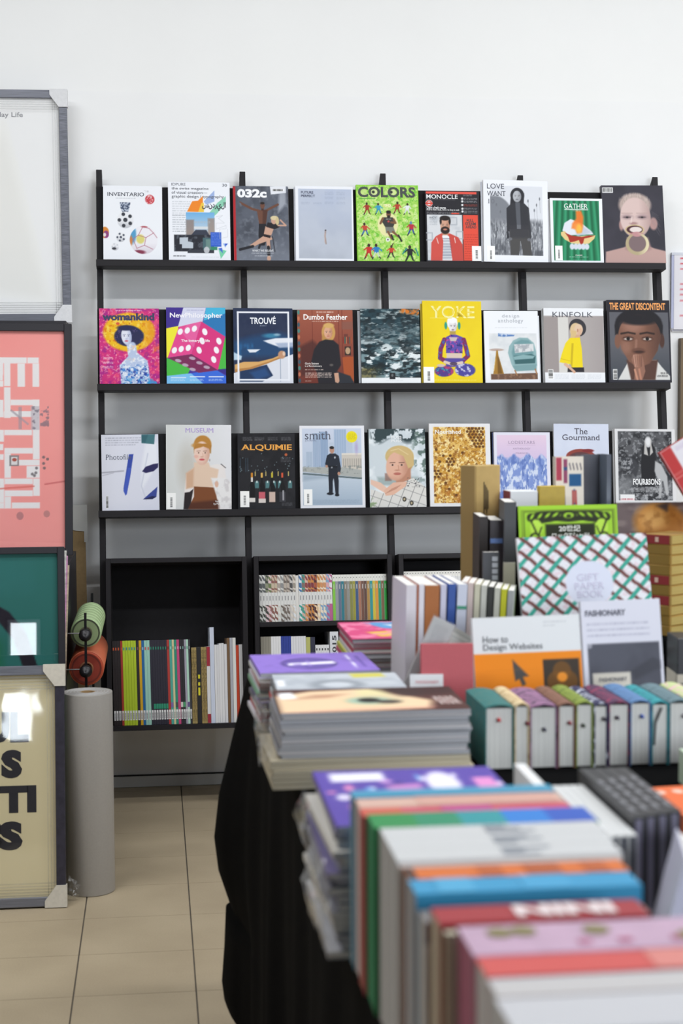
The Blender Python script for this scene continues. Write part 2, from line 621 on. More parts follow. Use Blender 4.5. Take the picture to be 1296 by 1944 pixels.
# back wall: the painted board face below, the slightly set-back plaster above it
wb = MB()
wb.box(X0r, X1r, 0.0, 0.12, -0.02, 2.622)
wall_back = struct(wb.build('wall_back', PAINT))
bx('upper_plaster', X0r, X1r, 0.0008, 0.12, 2.622, Z1r, PAINT2, wall_back)
struct(bx('baseboard_back', X0r + .01, X1r - .01, -0.012, -0.0002, 0.0005, 0.0440, mat('#d7d7d5', 0.6), None, bevel=0.002))
bb = bpy.data.objects['baseboard_back']
bx('joint_line', X0r + .01, X1r - .01, -0.0125, -0.0003, 0.0441, 0.0475, mat('#2a2a2a', .9), bb)
struct(bx('ceiling', X0r - .1, X1r + .1, Y0r - .1, 0.15, Z1r, Z1r + .1, SHOPCEIL))
struct(bx('wall_left', X0r - .1, X0r, Y0r, 0.1, -0.02, Z1r, SHOPWALL))
# right wall with its high window
wr = MB()
wr.box(X1r, X1r + .1, Y0r, 0.1, -0.02, 2.9)
wr.box(X1r, X1r + .1, Y0r, 0.1, 4.4, Z1r)
wr.box(X1r, X1r + .1, Y0r, -6.8, 2.9, 4.4)
wr.box(X1r, X1r + .1, -4.4, 0.1, 2.9, 4.4)
struct(wr.build('wall_right', SHOPWALL))
WHITEFRAME = mat('#e8e8e6', 0.4)
w1 = bpy.data.objects.new('window_1', None)
COL.objects.link(w1)
struct(w1)
mb = MB()
mb.box(X1r - .02, X1r + .08, -6.8, -4.4, 2.9, 2.96).box(X1r - .02, X1r + .08, -6.8, -4.4, 4.34, 4.4)
mb.box(X1r - .02, X1r + .08, -6.8, -6.74, 2.96, 4.34).box(X1r - .02, X1r + .08, -4.46, -4.4, 2.96, 4.34)
mb.box(X1r - .01, X1r + .05, -5.63, -5.57, 2.96, 4.34)
mb.build('window_frame', WHITEFRAME, w1)
# shop front behind the camera with two big windows
wf = MB()
wf.box(X0r, X1r, Y0r - .12, Y0r, -0.02, 0.7)
wf.box(X0r, X1r, Y0r - .12, Y0r, 3.2, Z1r)
for a, b in ((X0r, -0.80), (-0.51, 1.8), (4.6, X1r)):
    wf.box(a, b, Y0r - .12, Y0r, 0.7, 3.2)
wf.box(-0.80, -0.51, Y0r - .12, Y0r, 0.7, 0.82)
wf.box(-0.80, -0.51, Y0r - .12, Y0r, 1.18, 3.2)
struct(wf.build('wall_front', SHOPWALL))
for k, (a, b, z0, z1, f) in enumerate(((-0.80, -0.51, 0.82, 1.18, .015), (1.8, 4.6, 0.7, 3.2, .06))):
    w = bpy.data.objects.new('window_%d' % (k + 2), None)
    COL.objects.link(w)
    struct(w)
    mb = MB()
    mb.box(a, b, Y0r - .08, Y0r + .03, z0, z0 + f).box(a, b, Y0r - .08, Y0r + .03, z1 - f, z1)
    for q in (a, b - f):
        mb.box(q, q + f, Y0r - .08, Y0r + .03, z0 + f, z1 - f)
    mb.build('window_frame', mat('#2d2d2f', 0.5), w)
for i, (sx, sy) in enumerate(STRIPS):
    t = thing('ceiling_strip', 'white ceiling strip light fitting hanging over the shop floor', 'ceiling light', TR(sx, sy, 4.38), 'ceiling strip fittings')
    bx('housing', -1.0, 1.0, -.13, .13, 0.0, 0.07, WHITEFRAME, t)
    for q in (-.8, .8):
        MB().tube((q, 0, .07), (q, 0, Z1r - 4.38), .006).build('hanger', mat('#999999', .4), t)

# ================================================================== the leaning magazine rack
AL = 0.1427
RK = TR(0.2172, -(0.05 + 2.35 * math.tan(AL)), 0) @ Matrix.Rotation(-AL, 4, 'X')
def rk(u, w, n=0.0):
    """matrix of a frame on the rack: u along the wall, w up the slope, n out towards the room"""
    return RK @ TR(u, -n, w)
BLK = mat('#242225', 0.55, noise=0.12, scale=60, spec=0.2, stretch=(1, 1, 0.06))
BLKL = mat('#242225', 0.55, noise=0.12, scale=60, spec=0.2, stretch=(0.06, 1, 1))
BLKIN = mat('#18171a', 0.7, noise=0.1, scale=50, spec=0.2)
S_ = 0.5298
rack = thing('magazine_rack', 'black wooden rack leaning on the white wall, with three magazine ledges', 'rack', RK)
for i in range(5):
    a = i * S_
    # post: front at n=0, back at n=-.048, top cut back so that it sits flat on the wall
    prof = [(0.0, 0.01), (0.048, 0.004), (0.048, 2.318), (0.0, 2.352)]
    vs = [(a - 0.0215, y, z) for y, z in prof] + [(a, y, z) for y, z in prof]
    MB().add(vs, [(0, 1, 2, 3), (7, 6, 5, 4), (0, 4, 5, 1), (1, 5, 6, 2), (2, 6, 7, 3), (3, 7, 4, 0)]).build('post', BLK, rack, bevel=0.0012)
LED = [2.0005, 1.5425, 1.0815]
for w in LED:
    bx('ledge', -0.0225, 2.119, -0.0575, -0.0005, w - 0.025, w, BLKL, rack, bevel=0.0012)
    bx('back_panel', -0.0215, 2.119, -0.0125, -0.0005, w + 0.0005, w + 0.283, BLKIN, rack)

# box shelves hung between the posts
BOXES = [(0.0015, 0.506), (0.5312, 1.0360), (1.0610, 1.5660), (1.5910, 2.0960)]
BW0, BW1, BT = 0.294, 0.908, 0.0175
BN0, BN1 = -0.15, 0.075
blabels = ['black box shelf at the foot of the rack, one tall open bay, leftmost',
           'black box shelf at the foot of the rack with two tiers of spines',
           'black box shelf at the foot of the rack, behind the white and orange upright books',
           'black box shelf at the foot of the rack, hidden behind the display table, rightmost']
for i, (a, b) in enumerate(BOXES):
    t = thing('box_shelf', blabels[i], 'shelf', rk(a, BW0, 0), 'box shelves under the rack')
    W_ = b - a
    H_ = BW1 - BW0
    bx('side_board', 0, BT, -BN1, -BN0, 0, H_, BLK, t, bevel=0.0008)
    bx('side_board', W_ - BT, W_, -BN1, -BN0, 0, H_, BLK, t, bevel=0.0008)
    bx('top_board', BT, W_ - BT, -BN1, -BN0, H_ - BT, H_, BLKL, t, bevel=0.0008)
    bx('bottom_board', BT, W_ - BT, -BN1, -BN0, 0, BT, BLKL, t, bevel=0.0008)
    bx('back_board', BT, W_ - BT, -BN0 - 0.008, -BN0, BT, H_ - BT, BLKIN, t)
    if i > 0:
        bx('shelf_board', BT, W_ - BT, -BN1 + .004, -BN0 - .008, 0.652 - BW0, 0.669 - BW0, BLKL, t, bevel=0.0008)

# ================================================================== magazines facing out on the ledges
STICK = mat('#f4f4f2', 0.5)
def magazine(row, cu, wid, hgt, rect, art, label, tilt=0.0, t=0.008, n=0.036, lift=0.0, spine='#e8e8e8', behind=(), gain=1.0, mt=None, rgt='#e9e7e2', yaw=0.0):
    """front magazine plus the copies standing behind it; rect = x0,y0,x1,y1 of its artwork canvas"""
    rest_z = LED[row] + 0.0006 + wid / 2 * abs(math.sin(math.radians(tilt)))
    M = rk(cu, rest_z + lift, n) @ RY(tilt) @ RZ(yaw)
    o = thing('magazine', label, 'magazine', M, 'magazines facing out on the rack')
    nx = max(12, int(wid / 0.0019))
    ny = max(12, int(hgt / 0.0019))
    c = Cv(*rect, nx, ny, seed=int(cu * 1000) + row)
    sx = wid / (rect[2] - rect[0])
    sy = hgt / (rect[3] - rect[1])
    def txt(s, x0, y0, x1, y1, col, bold=0.0, serif=0.0, name='lettering', turn=0, gap=1.0, yy=-0.0009):
        """text whose ink box is x0..x1 / y0(top)..y1(bottom) in canvas units"""
        letter(s, (x0 - rect[0]) * sx - wid / 2, hgt - (y1 - rect[1]) * sy, (x1 - rect[0]) * sx - wid / 2, hgt - (y0 - rect[1]) * sy,
               yy, mat(col, 0.5), o, name, bold, serif, turn=turn, gap=gap)
    def sticker(x0, y0, x1, y1):
        """white price label with a barcode, upright"""
        X0_, X1_ = (x0 - rect[0]) * sx - wid / 2, (x1 - rect[0]) * sx - wid / 2
        Z0_, Z1_ = hgt - (y1 - rect[1]) * sy, hgt - (y0 - rect[1]) * sy
        s = bx('price_label', X0_, X1_, -0.0012, -0.0006, Z0_, Z1_, STICK, o)
        mb = MB()
        k, r = 15, random.Random(int(x0 + y0))
        for i in range(k):
            z = Z0_ + (Z1_ - Z0_) * (0.14 + 0.6 * i / k)
            mb.box(X0_ + (X1_ - X0_) * .38, X0_ + (X1_ - X0_) * .62, -0.0016, -0.0012, z, z + (Z1_ - Z0_) * 0.6 / k * r.uniform(.3, .75))
        mb.build('barcode', mat('#3a3a40', 0.6), s)
    art(c, txt, sticker)
    sheet(c, wid, hgt, 'front_cover', o, gain, mt, y=-0.0004)
    bx('page_block', -wid / 2 + .0008, wid / 2 - .0006, 0.0, t - .0006, 0.0008, hgt - .0006, pages(rgt, axis=1), o)
    bx('spine', -wid / 2, -wid / 2 + .0007, -0.0003, t, 0.0, hgt, mat(spine, 0.45), o)
    bx('back_cover', -wid / 2 + .0008, wid / 2, t - .0005, t, 0.0, hgt, mat('#d8d8d8', 0.45), o)
    y = t
    for k, b in enumerate(behind):
        du, dh, tt, sp = b[:4]
        y += 0.0006
        M2 = M @ TR(du, y, 0)
        q = thing('magazine', 'spare copy showing its edge behind the ' + SHORT[art.__name__] + ('', ', rearmost')[k], 'magazine', M2, 'spare copies behind the front magazines')
        h2 = hgt + dh
        bx('page_block', -wid / 2 + .0008, wid / 2 - .0006, 0.0003, tt - .0006, 0.0008, h2 - .0006, pages(rgt, axis=1), q)
        bx('front_cover', -wid / 2 + .0008, wid / 2, -0.0001, 0.0002, 0.0, h2, mat(sp, 0.45), q)
        bx('spine', -wid / 2, -wid / 2 + .0007, -0.0001, tt, 0.0, h2, mat(sp, 0.45), q)
        y += tt
    return o

SHORT = dict(a_dance='red-spined dancers magazine', a_haze='pale blue-grey magazine with the tiny figure', a_redhood='magazine with the bearded man', a_grass='magazine with the figure in long grass',
             a_fire='green flaming-pie magazine', a_wing='navy magazine with the outstretched arm', a_lady='reddish brown magazine with the woman in black', a_sea='dark sea magazine', a_yoga='yellow cross-legged figure magazine',
             a_chair='teal armchair magazine', a_hat='yellow blouse magazine', a_pray='praying hands magazine', a_scarf='folded hands magazine', a_snow='snowy forest magazine', a_wolf='black-and-white dog magazine')
# ---- top row
def a_football(c, txt, st):
    c.put(np.ones(c.X.shape), '#eef0f5')
    c.E(357, 222, 31, 31, '#c8414b')
    c.N(9, .5, .7, '#f0d8d8', .9, mask=c.Em(357, 222, 29, 29))
    m = c.Pm([(160, 243), (230, 243), (222, 285), (216, 305), (176, 305), (165, 280)])
    c.put(m, '#b9c2d2')
    c.N(7, .45, .6, '#3a4660', 1, mask=m)
    def ball(x, y, r, dark, pal='#e9eaee'):
        c.E(x, y, r, r, pal)
        c.put(c.Em(x, y, r, r) * np.clip((c.Y - y) / r, 0, 1), '#8f939c', .5)
        for k in range(5):
            t = 0.6 + k * 2 * math.pi / 5
            c.E(x + r * .72 * math.cos(t), y + r * .72 * math.sin(t), r * .22, r * .22, dark)
        c.E(x, y, r * .26, r * .26, dark)
    ball(196, 357, 54, '#3c3f47')
    ball(166, 469, 31, '#4b5160')
    ball(128, 531, 25, '#c9ccd4')
    c.E(122, 543, 14, 8, '#3a3c44')
    x, y, r = 315, 486, 91
    c.E(x, y, r, r, '#eceaf0')
    c.put(c.Em(x, y, r, r) * np.clip((c.Y - y - 20) / r, 0, 1), '#c3b3c0', .7)
    c.E(294, 480, 27, 30, '#d8cf6e', .9, soft=10)
    c.put(c.Em(x, y, r, r) * c.Em(240, 450, 26, 60, 12), '#3c8fc0', .85)
    c.put(c.Em(x, y, r, r) * c.Em(232, 490, 10, 30, 8), '#d97b3a', .9)
    c.put(c.Em(x, y, r, r) * c.Em(285, 565, 40, 14, 8), '#7d2a42', .9)
    c.put(c.Em(x, y, r, r) * c.Em(320, 398, 22, 8, 6), '#a8323c', .9)
    for a, b in (((280, 455), (310, 400)), ((280, 455), (245, 480)), ((280, 455), (330, 470)), ((330, 470), (380, 440)), ((330, 470), (320, 520)), ((320, 520), (375, 545)), ((320, 520), (270, 540)), ((245, 480), (270, 540)), ((380, 440), (402, 470)), ((310, 400), (350, 410)), ((350, 410), (380, 440))):
        c.L([a, b], 4, '#b06a7c', .9)
    c.E(62, 440, 27, 37, '#d98a3a')
    c.E(70, 452, 18, 24, '#8c3f78')
    c.E(60, 455, 10, 12, '#e8dcd8')
    c.T(135, 213, 270, 221, 1, '#9aa0a8', .6)
    txt('INVENTARIO', 80, 178, 320, 203, '#4a4c58', .012, name='title')
    txt("'10", 324, 163, 350, 176, '#a9aab2', 0)
magazine(0, 0.111, .215, .281, (52, 135, 438, 622), a_football, 'white magazine with footballs on the cover, leftmost on the top ledge', .24, .014, .030)

def a_swiss(c, txt, st):
    c.put(np.ones(c.X.shape), '#eff1f7')
    for k in range(7):
        c.T(500, 238 + k * 15, 620, 250 + k * 15, 1, '#a9adb4', .55)
    for k in range(8):
        c.T(500, 326 + k * 15, 640, 338 + k * 15, 1, '#8f949c', .6)
    c.P([(596, 308), (630, 240), (668, 236), (700, 205), (702, 310)], '#f08a2c')
    c.P([(668, 310), (690, 250), (706, 250), (706, 310)], '#f0c84a')
    c.P([(706, 240), (776, 168), (776, 240), (720, 262)], '#9fb4e0')
    c.P([(704, 360), (795, 248), (850, 205), (850, 250), (790, 320), (740, 362)], '#8fd0b4')
    c.G(310, 440, '#6fb0e2', '#c4d0dc', c.Rm(588, 312, 774, 460))
    c.R(588, 360, 640, 460, '#8f7f78', .85, 10)
    c.R(730, 350, 774, 460, '#9a8a80', .85, 10)
    c.R(640, 404, 730, 420, '#d8dce0')
    c.P([(620, 460), (650, 425), (720, 425), (740, 460)], '#3c4150')
    c.P([(606, 462), (650, 462), (680, 500), (606, 560)], '#2a2c34')
    m = c.Rm(509, 458, 768, 566)
    c.put(m, '#2b2d36')
    c.N(20, .55, .75, '#5c626c', .8, mask=m)
    c.P([(545, 476), (600, 474), (600, 500), (632, 508), (632, 545), (560, 545), (560, 520), (545, 518)], '#bfc8d2')
    c.R(696, 476, 748, 566, '#4c6a70')
    c.R(716, 486, 748, 556, '#78998f', .7)
    c.R(596, 555, 768, 576, '#3a3d46')
    c.E(720, 556, 18, 22, '#c9cbd0', .9)
    c.R(747, 440, 817, 534, '#3460c8')
    for k in range(8):
        c.T(752, 446 + k * 10, 812, 453 + k * 10, 1, '#7f9ae6', .8)
    c.R(747, 534, 790, 556, '#3a8a6c')
    c.P([(796, 545), (850, 560), (812, 612)], '#78cfa8')
    c.P([(796, 545), (820, 540), (826, 575)], '#4a68d0')
    c.P([(826, 512), (860, 512), (842, 538)], '#8fb0e8')
    c.P([(842, 512), (858, 515), (840, 530)], '#2a4ac0')
    c.L([(782, 340), (830, 330), (800, 350), (840, 380), (785, 380), (785, 420), (850, 395), (850, 416), (808, 420), (808, 480), (858, 470), (858, 420)], 2, '#c3c6cc', .9)
    c.T(503, 590, 583, 602, 1, '#3a3c44', .9)
    c.T(620, 597, 800, 606, 1, '#c4c6cc', .5)
    txt('IDPURE', 497, 122, 588, 140, '#5a5c66', .004, name='title')
    txt('30', 828, 125, 859, 143, '#5a5c66', .01)
    txt('the swiss magazine', 497, 149, 738, 170, '#555761', .008)
    txt('of visual creation\u2014', 497, 174, 730, 193, '#555761', .008)
    txt('graphic design / typography', 497, 199, 838, 224, '#555761', .008)
    txt('\u0633\u0646\u062f\u0631\u064a\u0644\u0627', 694, 244, 850, 300, '#2f323c', .03)
    c.T(640, 364, 745, 390, 1, '#aeb8c4', .6)
magazine(0, 0.355, .227, .298, (474, 116, 876, 630), a_swiss, 'white typographic magazine with orange and blue shapes, left of the red-spined one', .02, .013, .030)

def a_dance(c, txt, st):
    c.put(np.ones(c.X.shape), '#5d626e')
    c.N(90, .35, .75, '#474b55', .9)
    c.G(380, 640, '#5d626e', '#9096a2', np.clip((c.Y - 430) / 150, 0, 1) * .6)
    c.N(25, .5, .8, '#878d98', .5)
    c.R(895, 150, 911, 640, '#b8282e')
    c.P([(1140, 148), (1245, 140), (1245, 190), (1145, 200)], '#e6e8ee')
    c.P([(1200, 190), (1245, 180), (1245, 260), (1190, 320)], '#c9ced8', .6, 20)
    sk, sd = '#6e4a3c', '#4a2f28'
    c.L([(955, 262), (1020, 295), (1062, 305)], 15, sk)
    c.L([(1190, 265), (1140, 290), (1110, 305)], 15, sk)
    c.L([(950, 255), (940, 250)], 8, sk)
    c.P([(1050, 300), (1122, 300), (1108, 392), (1064, 392)], sk, 1, 5)
    c.put(c.Pm([(1090, 300), (1122, 300), (1108, 392), (1086, 392)], 8), sd, .7)
    c.R(1080, 285, 1096, 305, sd)
    c.E(1088, 272, 15, 21, sk)
    c.E(1088, 257, 14, 8, '#2a2220')
    c.P([(1062, 390), (1110, 390), (1118, 470), (1098, 530), (1070, 530), (1058, 470)], '#26262c')
    c.L([(1075, 500), (1060, 545)], 14, '#2c2c32')
    s2 = '#c9a08c'
    c.L([(1150, 470), (1165, 570)], 5, '#2a2a30')
    c.L([(1130, 480), (1140, 560)], 4, '#2a2a30')
    c.P([(1095, 465), (1140, 470), (1150, 490), (1060, 520), (1010, 545), (1000, 528)], s2, 1, 4)
    c.L([(1020, 535), (935, 556)], 17, '#26262c')
    c.L([(1120, 480), (1124, 545)], 24, s2)
    c.L([(1122, 540), (1124, 590)], 20, '#26262c')
    c.E(1124, 612, 13, 17, s2)
    c.P([(1105, 405), (1160, 420), (1140, 470), (1092, 462)], s2, 1, 4)
    c.P([(1090, 455), (1140, 465), (1135, 482), (1092, 472)], '#2a2428')
    c.P([(1120, 380), (1190, 388), (1200, 410), (1165, 425), (1110, 410)], '#26242a')
    c.L([(1190, 400), (1240, 400), (1205, 365)], 10, s2)
    c.E(1162, 368, 19, 24, s2)
    c.E(1165, 352, 26, 14, '#d8c9a0')
    c.E(1184, 372, 12, 26, '#cdbb90')
    c.T(1010, 575, 1160, 585, 1, '#d8dae0', .7)
    c.T(1030, 592, 1150, 602, 1, '#d8dae0', .7)
    c.bar(1155, 165, 75, 14, 22, vert=False)
    txt('032c', 923, 166, 1117, 222, '#f4f4f6', .05, name='title')
    txt('WHAT WE BELIEVE', 1015, 556, 1155, 570, '#e8e8ec', .01)
magazine(0, 0.583, .204, .284, (895, 147, 1258, 632), a_dance, 'grey magazine with a red spine and two dancers on the cover', -.14, .012, .036, spine='#b8282e', behind=[(.003, 0, .009, '#4a4a50')])

def a_haze(c, txt, st):
    c.put(np.ones(c.X.shape), '#eef0f6')
    m = c.Rm(88, 166, 434, 614)
    c.G(166, 614, '#b6c0d6', '#b2b8c4', m)
    c.N(120, .4, .8, '#c4cad6', .5, mask=m)
    c.L([(262, 434), (258, 470), (264, 518)], 9, '#a08a84', .9, 6)
    c.E(262, 432, 5, 4, '#2a2a30')
    c.L([(258, 450), (256, 510)], 4, '#c9b0a4', .9)
    for x, y, n in ((260, 182, 4), (336, 182, 4), (260, 214, 3), (336, 214, 3), (260, 246, 3), (336, 246, 3), (106, 250, 3), (184, 252, 2)):
        c.T(x, y, x + 56, y + n * 6, n, '#9aa4ba', .6)
    txt('FUTURE', 106, 181, 186, 198, '#4a5068', .03, name='title')
    txt('PERFECT', 106, 204, 197, 220, '#4a5068', .03, name='title')
magazine(0, 0.818, .2165, .285, (68, 148, 444, 633), a_haze, 'pale blue-grey magazine with a white border and a tiny figure, on the top ledge', .33, .012, .040, behind=[(-.004, -.002, .012, '#dfe3ee')])

def a_green(c, txt, st):
    c.put(np.ones(c.X.shape), '#9fd25a')
    c.N(16, .42, .62, '#cfe68e', .9)
    c.N(11, .58, .7, '#6cbf3a', .9)
    for k in range(70):
        x, y = c.rg.uniform(475, 865), c.rg.uniform(235, 625)
        c.E(x, y, 9, 9, '#dcebb0', .8)
        c.E(x, y, 5, 5, '#a8d468', .9)
    c.E(668, 392, 66, 78, '#e6e2a8')
    c.R(462, 134, 876, 142, '#8fd040')
    c.R(462, 142, 470, 640, '#8fd040')
    c.R(864, 142, 876, 640, '#8fd040')
    c.R(462, 625, 876, 640, '#8fd040')
    def man(x, y, s, top, leg, lean=0, head='#3a2a24', sk='#6e4630'):
        c.E(x + lean * s * .3, y - 26 * s, 7 * s, 9 * s, head)
        c.P([(x - 12 * s + lean * s * .3, y - 18 * s), (x + 14 * s + lean * s * .3, y - 18 * s), (x + 12 * s, y + 14 * s), (x - 12 * s, y + 14 * s)], top)
        c.L([(x - 10 * s + lean * s * .3, y - 14 * s), (x - 24 * s, y - 2 * s)], 6 * s, top)
        c.L([(x + 12 * s + lean * s * .3, y - 14 * s), (x + 26 * s, y + 2 * s)], 6 * s, top)
        c.L([(x - 6 * s, y + 12 * s), (x - 18 * s, y + 36 * s)], 8 * s, leg)
        c.L([(x + 7 * s, y + 12 * s), (x + 14 * s, y + 34 * s)], 8 * s, leg)
        c.L([(x - 18 * s, y + 36 * s), (x - 22 * s, y + 44 * s)], 6 * s, '#2a2a2a')
        c.L([(x + 14 * s, y + 34 * s), (x + 20 * s, y + 40 * s)], 6 * s, '#2a2a2a')
    man(536, 285, 1.0, '#a8382c', '#8c2f26', -8)
    man(610, 286, .95, '#3c9cc4', '#2f86b0', -8)
    man(730, 278, 1.0, '#b8402e', '#8c2f26', 10)
    man(795, 285, .95, '#e4e6ea', '#cfd4da', 10)
    man(520, 420, 1.1, '#c04a34', '#2c64a8', -14)
    man(820, 410, 1.15, '#b83040', '#2c4a98', -6, '#5a86b0')
    man(540, 560, 1.25, '#c8342e', '#b02a28', 4)
    man(590, 560, 1.25, '#2c7cc0', '#c9d4c0', -4)
    man(684, 562, 1.05, '#c8442e', '#2a2a2a', 10)
    c.L([(684, 540), (700, 514)], 6, '#4a3024')
    man(806, 572, 1.35, '#26282c', '#1f2a2c', 0)
    c.L([(760, 580), (785, 545)], 9, '#2f8c80')
    c.L([(845, 545), (860, 590)], 9, '#2f8c80')
    # central player
    c.P([(640, 345), (700, 345), (718, 372), (700, 412), (652, 412), (628, 372)], '#3c3c3a')
    c.L([(636, 352), (620, 385)], 14, '#7c563c')
    c.L([(706, 358), (718, 382), (690, 378)], 13, '#7c563c')
    c.E(674, 325, 15, 20, '#7c563c')
    c.E(674, 311, 16, 11, '#241f1e')
    c.E(674, 340, 11, 8, '#241f1e')
    c.P([(650, 408), (704, 408), (716, 445), (655, 448)], '#7a7d74')
    c.L([(668, 440), (690, 482)], 14, '#7c563c')
    c.L([(700, 440), (735, 470)], 14, '#7c563c')
    c.L([(690, 460), (700, 490)], 12, '#2e2e2c')
    c.L([(735, 462), (754, 498)], 12, '#2e2e2c')
    c.E(672, 372, 7, 6, '#c9474a')
    c.E(666, 490, 14, 13, '#e6e8e4')
    c.E(666, 490, 5, 5, '#3a3a3a')
    c.R(486, 223, 590, 229, '#4fa83c')
    c.R(640, 258, 690, 280, '#d6e08e', .9)
    for x in (578, 694):
        c.E(x, 182, 27, 27, '#d2e29a')
        c.E(x, 182, 10, 10, '#2f3634')
    c.E(512, 182, 22, 22, '#c6dc8a', .6)
    txt('COLORS', 478, 148, 850, 217, '#2f3634', .035, name='title')
    txt('90', 648, 260, 690, 278, '#f0f0c0', .02)
    c.T(656, 353, 690, 363, 1, '#d8d8d0', .8)
magazine(0, 1.058, .2355, .295, (466, 136, 870, 637), a_green, 'lime green magazine covered with football players, on the top ledge', .03, .018, .034, spine='#7fc43c')

def a_redhood(c, txt, st):
    c.put(np.ones(c.X.shape), '#26252b')
    c.R(917, 182, 1245, 196, '#e8584a')
    m = c.Rm(920, 330, 1147, 624)
    c.put(m, '#d6d8dc')
    c.N(60, .5, .7, '#c2c6cc', .8, mask=m)
    for x, y in ((930, 470), (1090, 370), (1130, 460)):
        c.L([(x - 22, y - 22), (x + 22, y - 22), (x + 22, y + 24), (x - 22, y + 24), (x - 22, y - 22)], 8, '#aab0b8', .8)
    c.P([(940, 624), (946, 510), (975, 470), (1010, 450), (1065, 450), (1120, 475), (1145, 520), (1150, 624)], '#cf5248', 1, 4)
    c.P([(1000, 624), (1010, 470), (1035, 452), (1060, 470), (1078, 624)], '#eceef0')
    for k in range(14):
        c.R(1008, 482 + k * 10, 1074, 486 + k * 10, '#4a5470', .9)
    c.P([(940, 624), (946, 510), (975, 470), (1012, 452), (1022, 500), (1014, 624)], '#cf5248', 1, 3)
    c.P([(1058, 452), (1118, 475), (1145, 520), (1150, 624), (1078, 624), (1070, 500)], '#c84c44', 1, 3)
    c.L([(980, 480), (990, 515)], 4, '#f0e8e4')
    c.L([(1095, 478), (1100, 510)], 4, '#f0e8e4')
    c.R(1016, 425, 1056, 462, '#c08a70', 1, 5)
    face(c, 1036, 400, 31, 46, '#d0a087', '#a8745c', '#b06a5c')
    c.E(1036, 430, 29, 24, '#2c221f', 1, 6)
    c.E(1036, 425, 13, 6, '#b87a66')
    c.E(1036, 352, 33, 16, '#241d1c', 1, 4)
    c.E(1008, 372, 7, 22, '#241d1c')
    c.E(1066, 372, 7, 22, '#241d1c')
    c.R(1153, 330, 1250, 624, '#e2503e')
    for k in range(11):
        c.T(1160, 455 + k * 15, 1246, 463 + k * 15, 1, '#8c2e26', .6)
    for k in range(5):
        c.E(1151, (225, 243, 266, 290, 308)[k], 7, 7, '#e6e6e8')
        c.T(1160, (220, 238, 260, 284, 302)[k], 1248, (232, 252, 276, 296, 322)[k], 2, ('#d8d8dc', '#d8d8dc', '#e2503e', '#d8d8dc', '#c9c9cc')[k], .6)
    c.T(1157, 198, 1215, 210, 2, '#d8d8dc', .6)
    c.E(936, 258, 23, 22, '#e6e6e8')
    c.E(936, 258, 20, 19, '#d8483c')
    c.E(936, 258, 12, 12, '#e6e6e8')
    c.R(912, 253, 960, 263, '#d8483c')
    c.T(918, 231, 1105, 236, 1, '#b8b8bc', .6)
    c.T(920, 312, 1140, 327, 2, '#c9c9cc', .6)
    c.R(1078, 318, 1128, 326, '#e2503e')
    c.T(936, 358, 985, 400, 4, '#8a8f98', .5)
    txt('MONOCLE', 918, 200, 1122, 228, '#f2f2f4', .012, .03, name='title')
    txt('Chart a fresh course.', 920, 276, 1046, 294, '#f0f0f2', .01)
    txt('Rub-a-dub-dub, time to buy a sub', 920, 293, 1130, 307, '#f0f0f2', .006)
    txt('AHOY!', 934, 342, 984, 356, '#6a6f78', .01, .03)
    txt('FULL', 1176, 356, 1222, 376, '#26252b', .02, .04)
    txt('STEAM', 1166, 378, 1236, 396, '#26252b', .02, .04)
    txt('AHEAD', 1168, 398, 1238, 416, '#26252b', .02, .04)
    st(1206, 530, 1266, 626)
magazine(0, 1.304, .2065, .2735, (912, 177, 1262, 637), a_redhood, 'black magazine with a bearded man in a red hooded jacket on the cover', .17, .014, .038, spine='#26252b', behind=[(.003, -.003, .008, '#e4e4e6')])

def a_grass(c, txt, st):
    c.put(np.ones(c.X.shape), '#eef0f6')
    m = c.Rm(100, 146, 438, 592)
    c.put(m, '#dcdfe6')
    c.put(m * c.Em(90, 330, 150, 130, 10) * np.clip((c.Y - 200) / 20, 0, 1), '#7a7e86', .95)
    g = m * np.clip((c.Y - 350) / 40, 0, 1)
    c.put(g, '#9a9da4')
    c.N(7, .4, .65, '#62656c', .9, sy=40, mask=g)
    c.N(5, .6, .75, '#d0d3d8', .8, sy=26, mask=g)
    c.N(40, .45, .7, '#54575e', .8, mask=m * np.clip((c.Y - 500) / 40, 0, 1))
    for x, y in ((345, 240), (420, 225), (400, 265), (385, 300), (140, 270), (165, 315), (320, 330)):
        c.E(x, y, 4, 10, '#6a6d75')
        c.L([(x, y), (x + 4, y + 90)], 2, '#84878e', .7)
    c.E(276, 206, 45, 50, '#2b2c32', 1, 4)
    c.P([(236, 190), (320, 190), (318, 262), (228, 270)], '#2b2c32', 1, 5)
    face(c, 274, 212, 27, 37, '#b4b7bd', '#7c7f87', '#6a6c74')
    c.P([(205, 290), (240, 255), (320, 255), (350, 285), (362, 480), (350, 492), (330, 440), (215, 440), (222, 490), (205, 485)], '#33343a', 1, 4)
    c.P([(262, 250), (292, 250), (296, 400), (270, 400)], '#585b63', 1, 4)
    c.P([(222, 425), (350, 425), (366, 592), (310, 592), (292, 500), (282, 592), (228, 592)], '#4c4b4b', 1, 3)
    c.P([(222, 400), (350, 400), (352, 480), (224, 480)], '#3a3a40', .8, 20)
    c.R(270, 395, 296, 422, '#6a6d74')
    c.L([(345, 300), (358, 470)], 12, '#3a3b41', .8)
    c.E(226, 488, 13, 10, '#6d6f76')
    c.E(348, 490, 12, 10, '#6d6f76')
    txt('LOVE', 80, 133, 191, 166, '#3f4250', .004, .05, name='title')
    txt('WANT', 80, 180, 200, 212, '#3f4250', .004, .05, name='title')
    txt('10', 86, 232, 128, 262, '#6a6d78', .004, .05, name='title')
    st(75, 536, 126, 634)
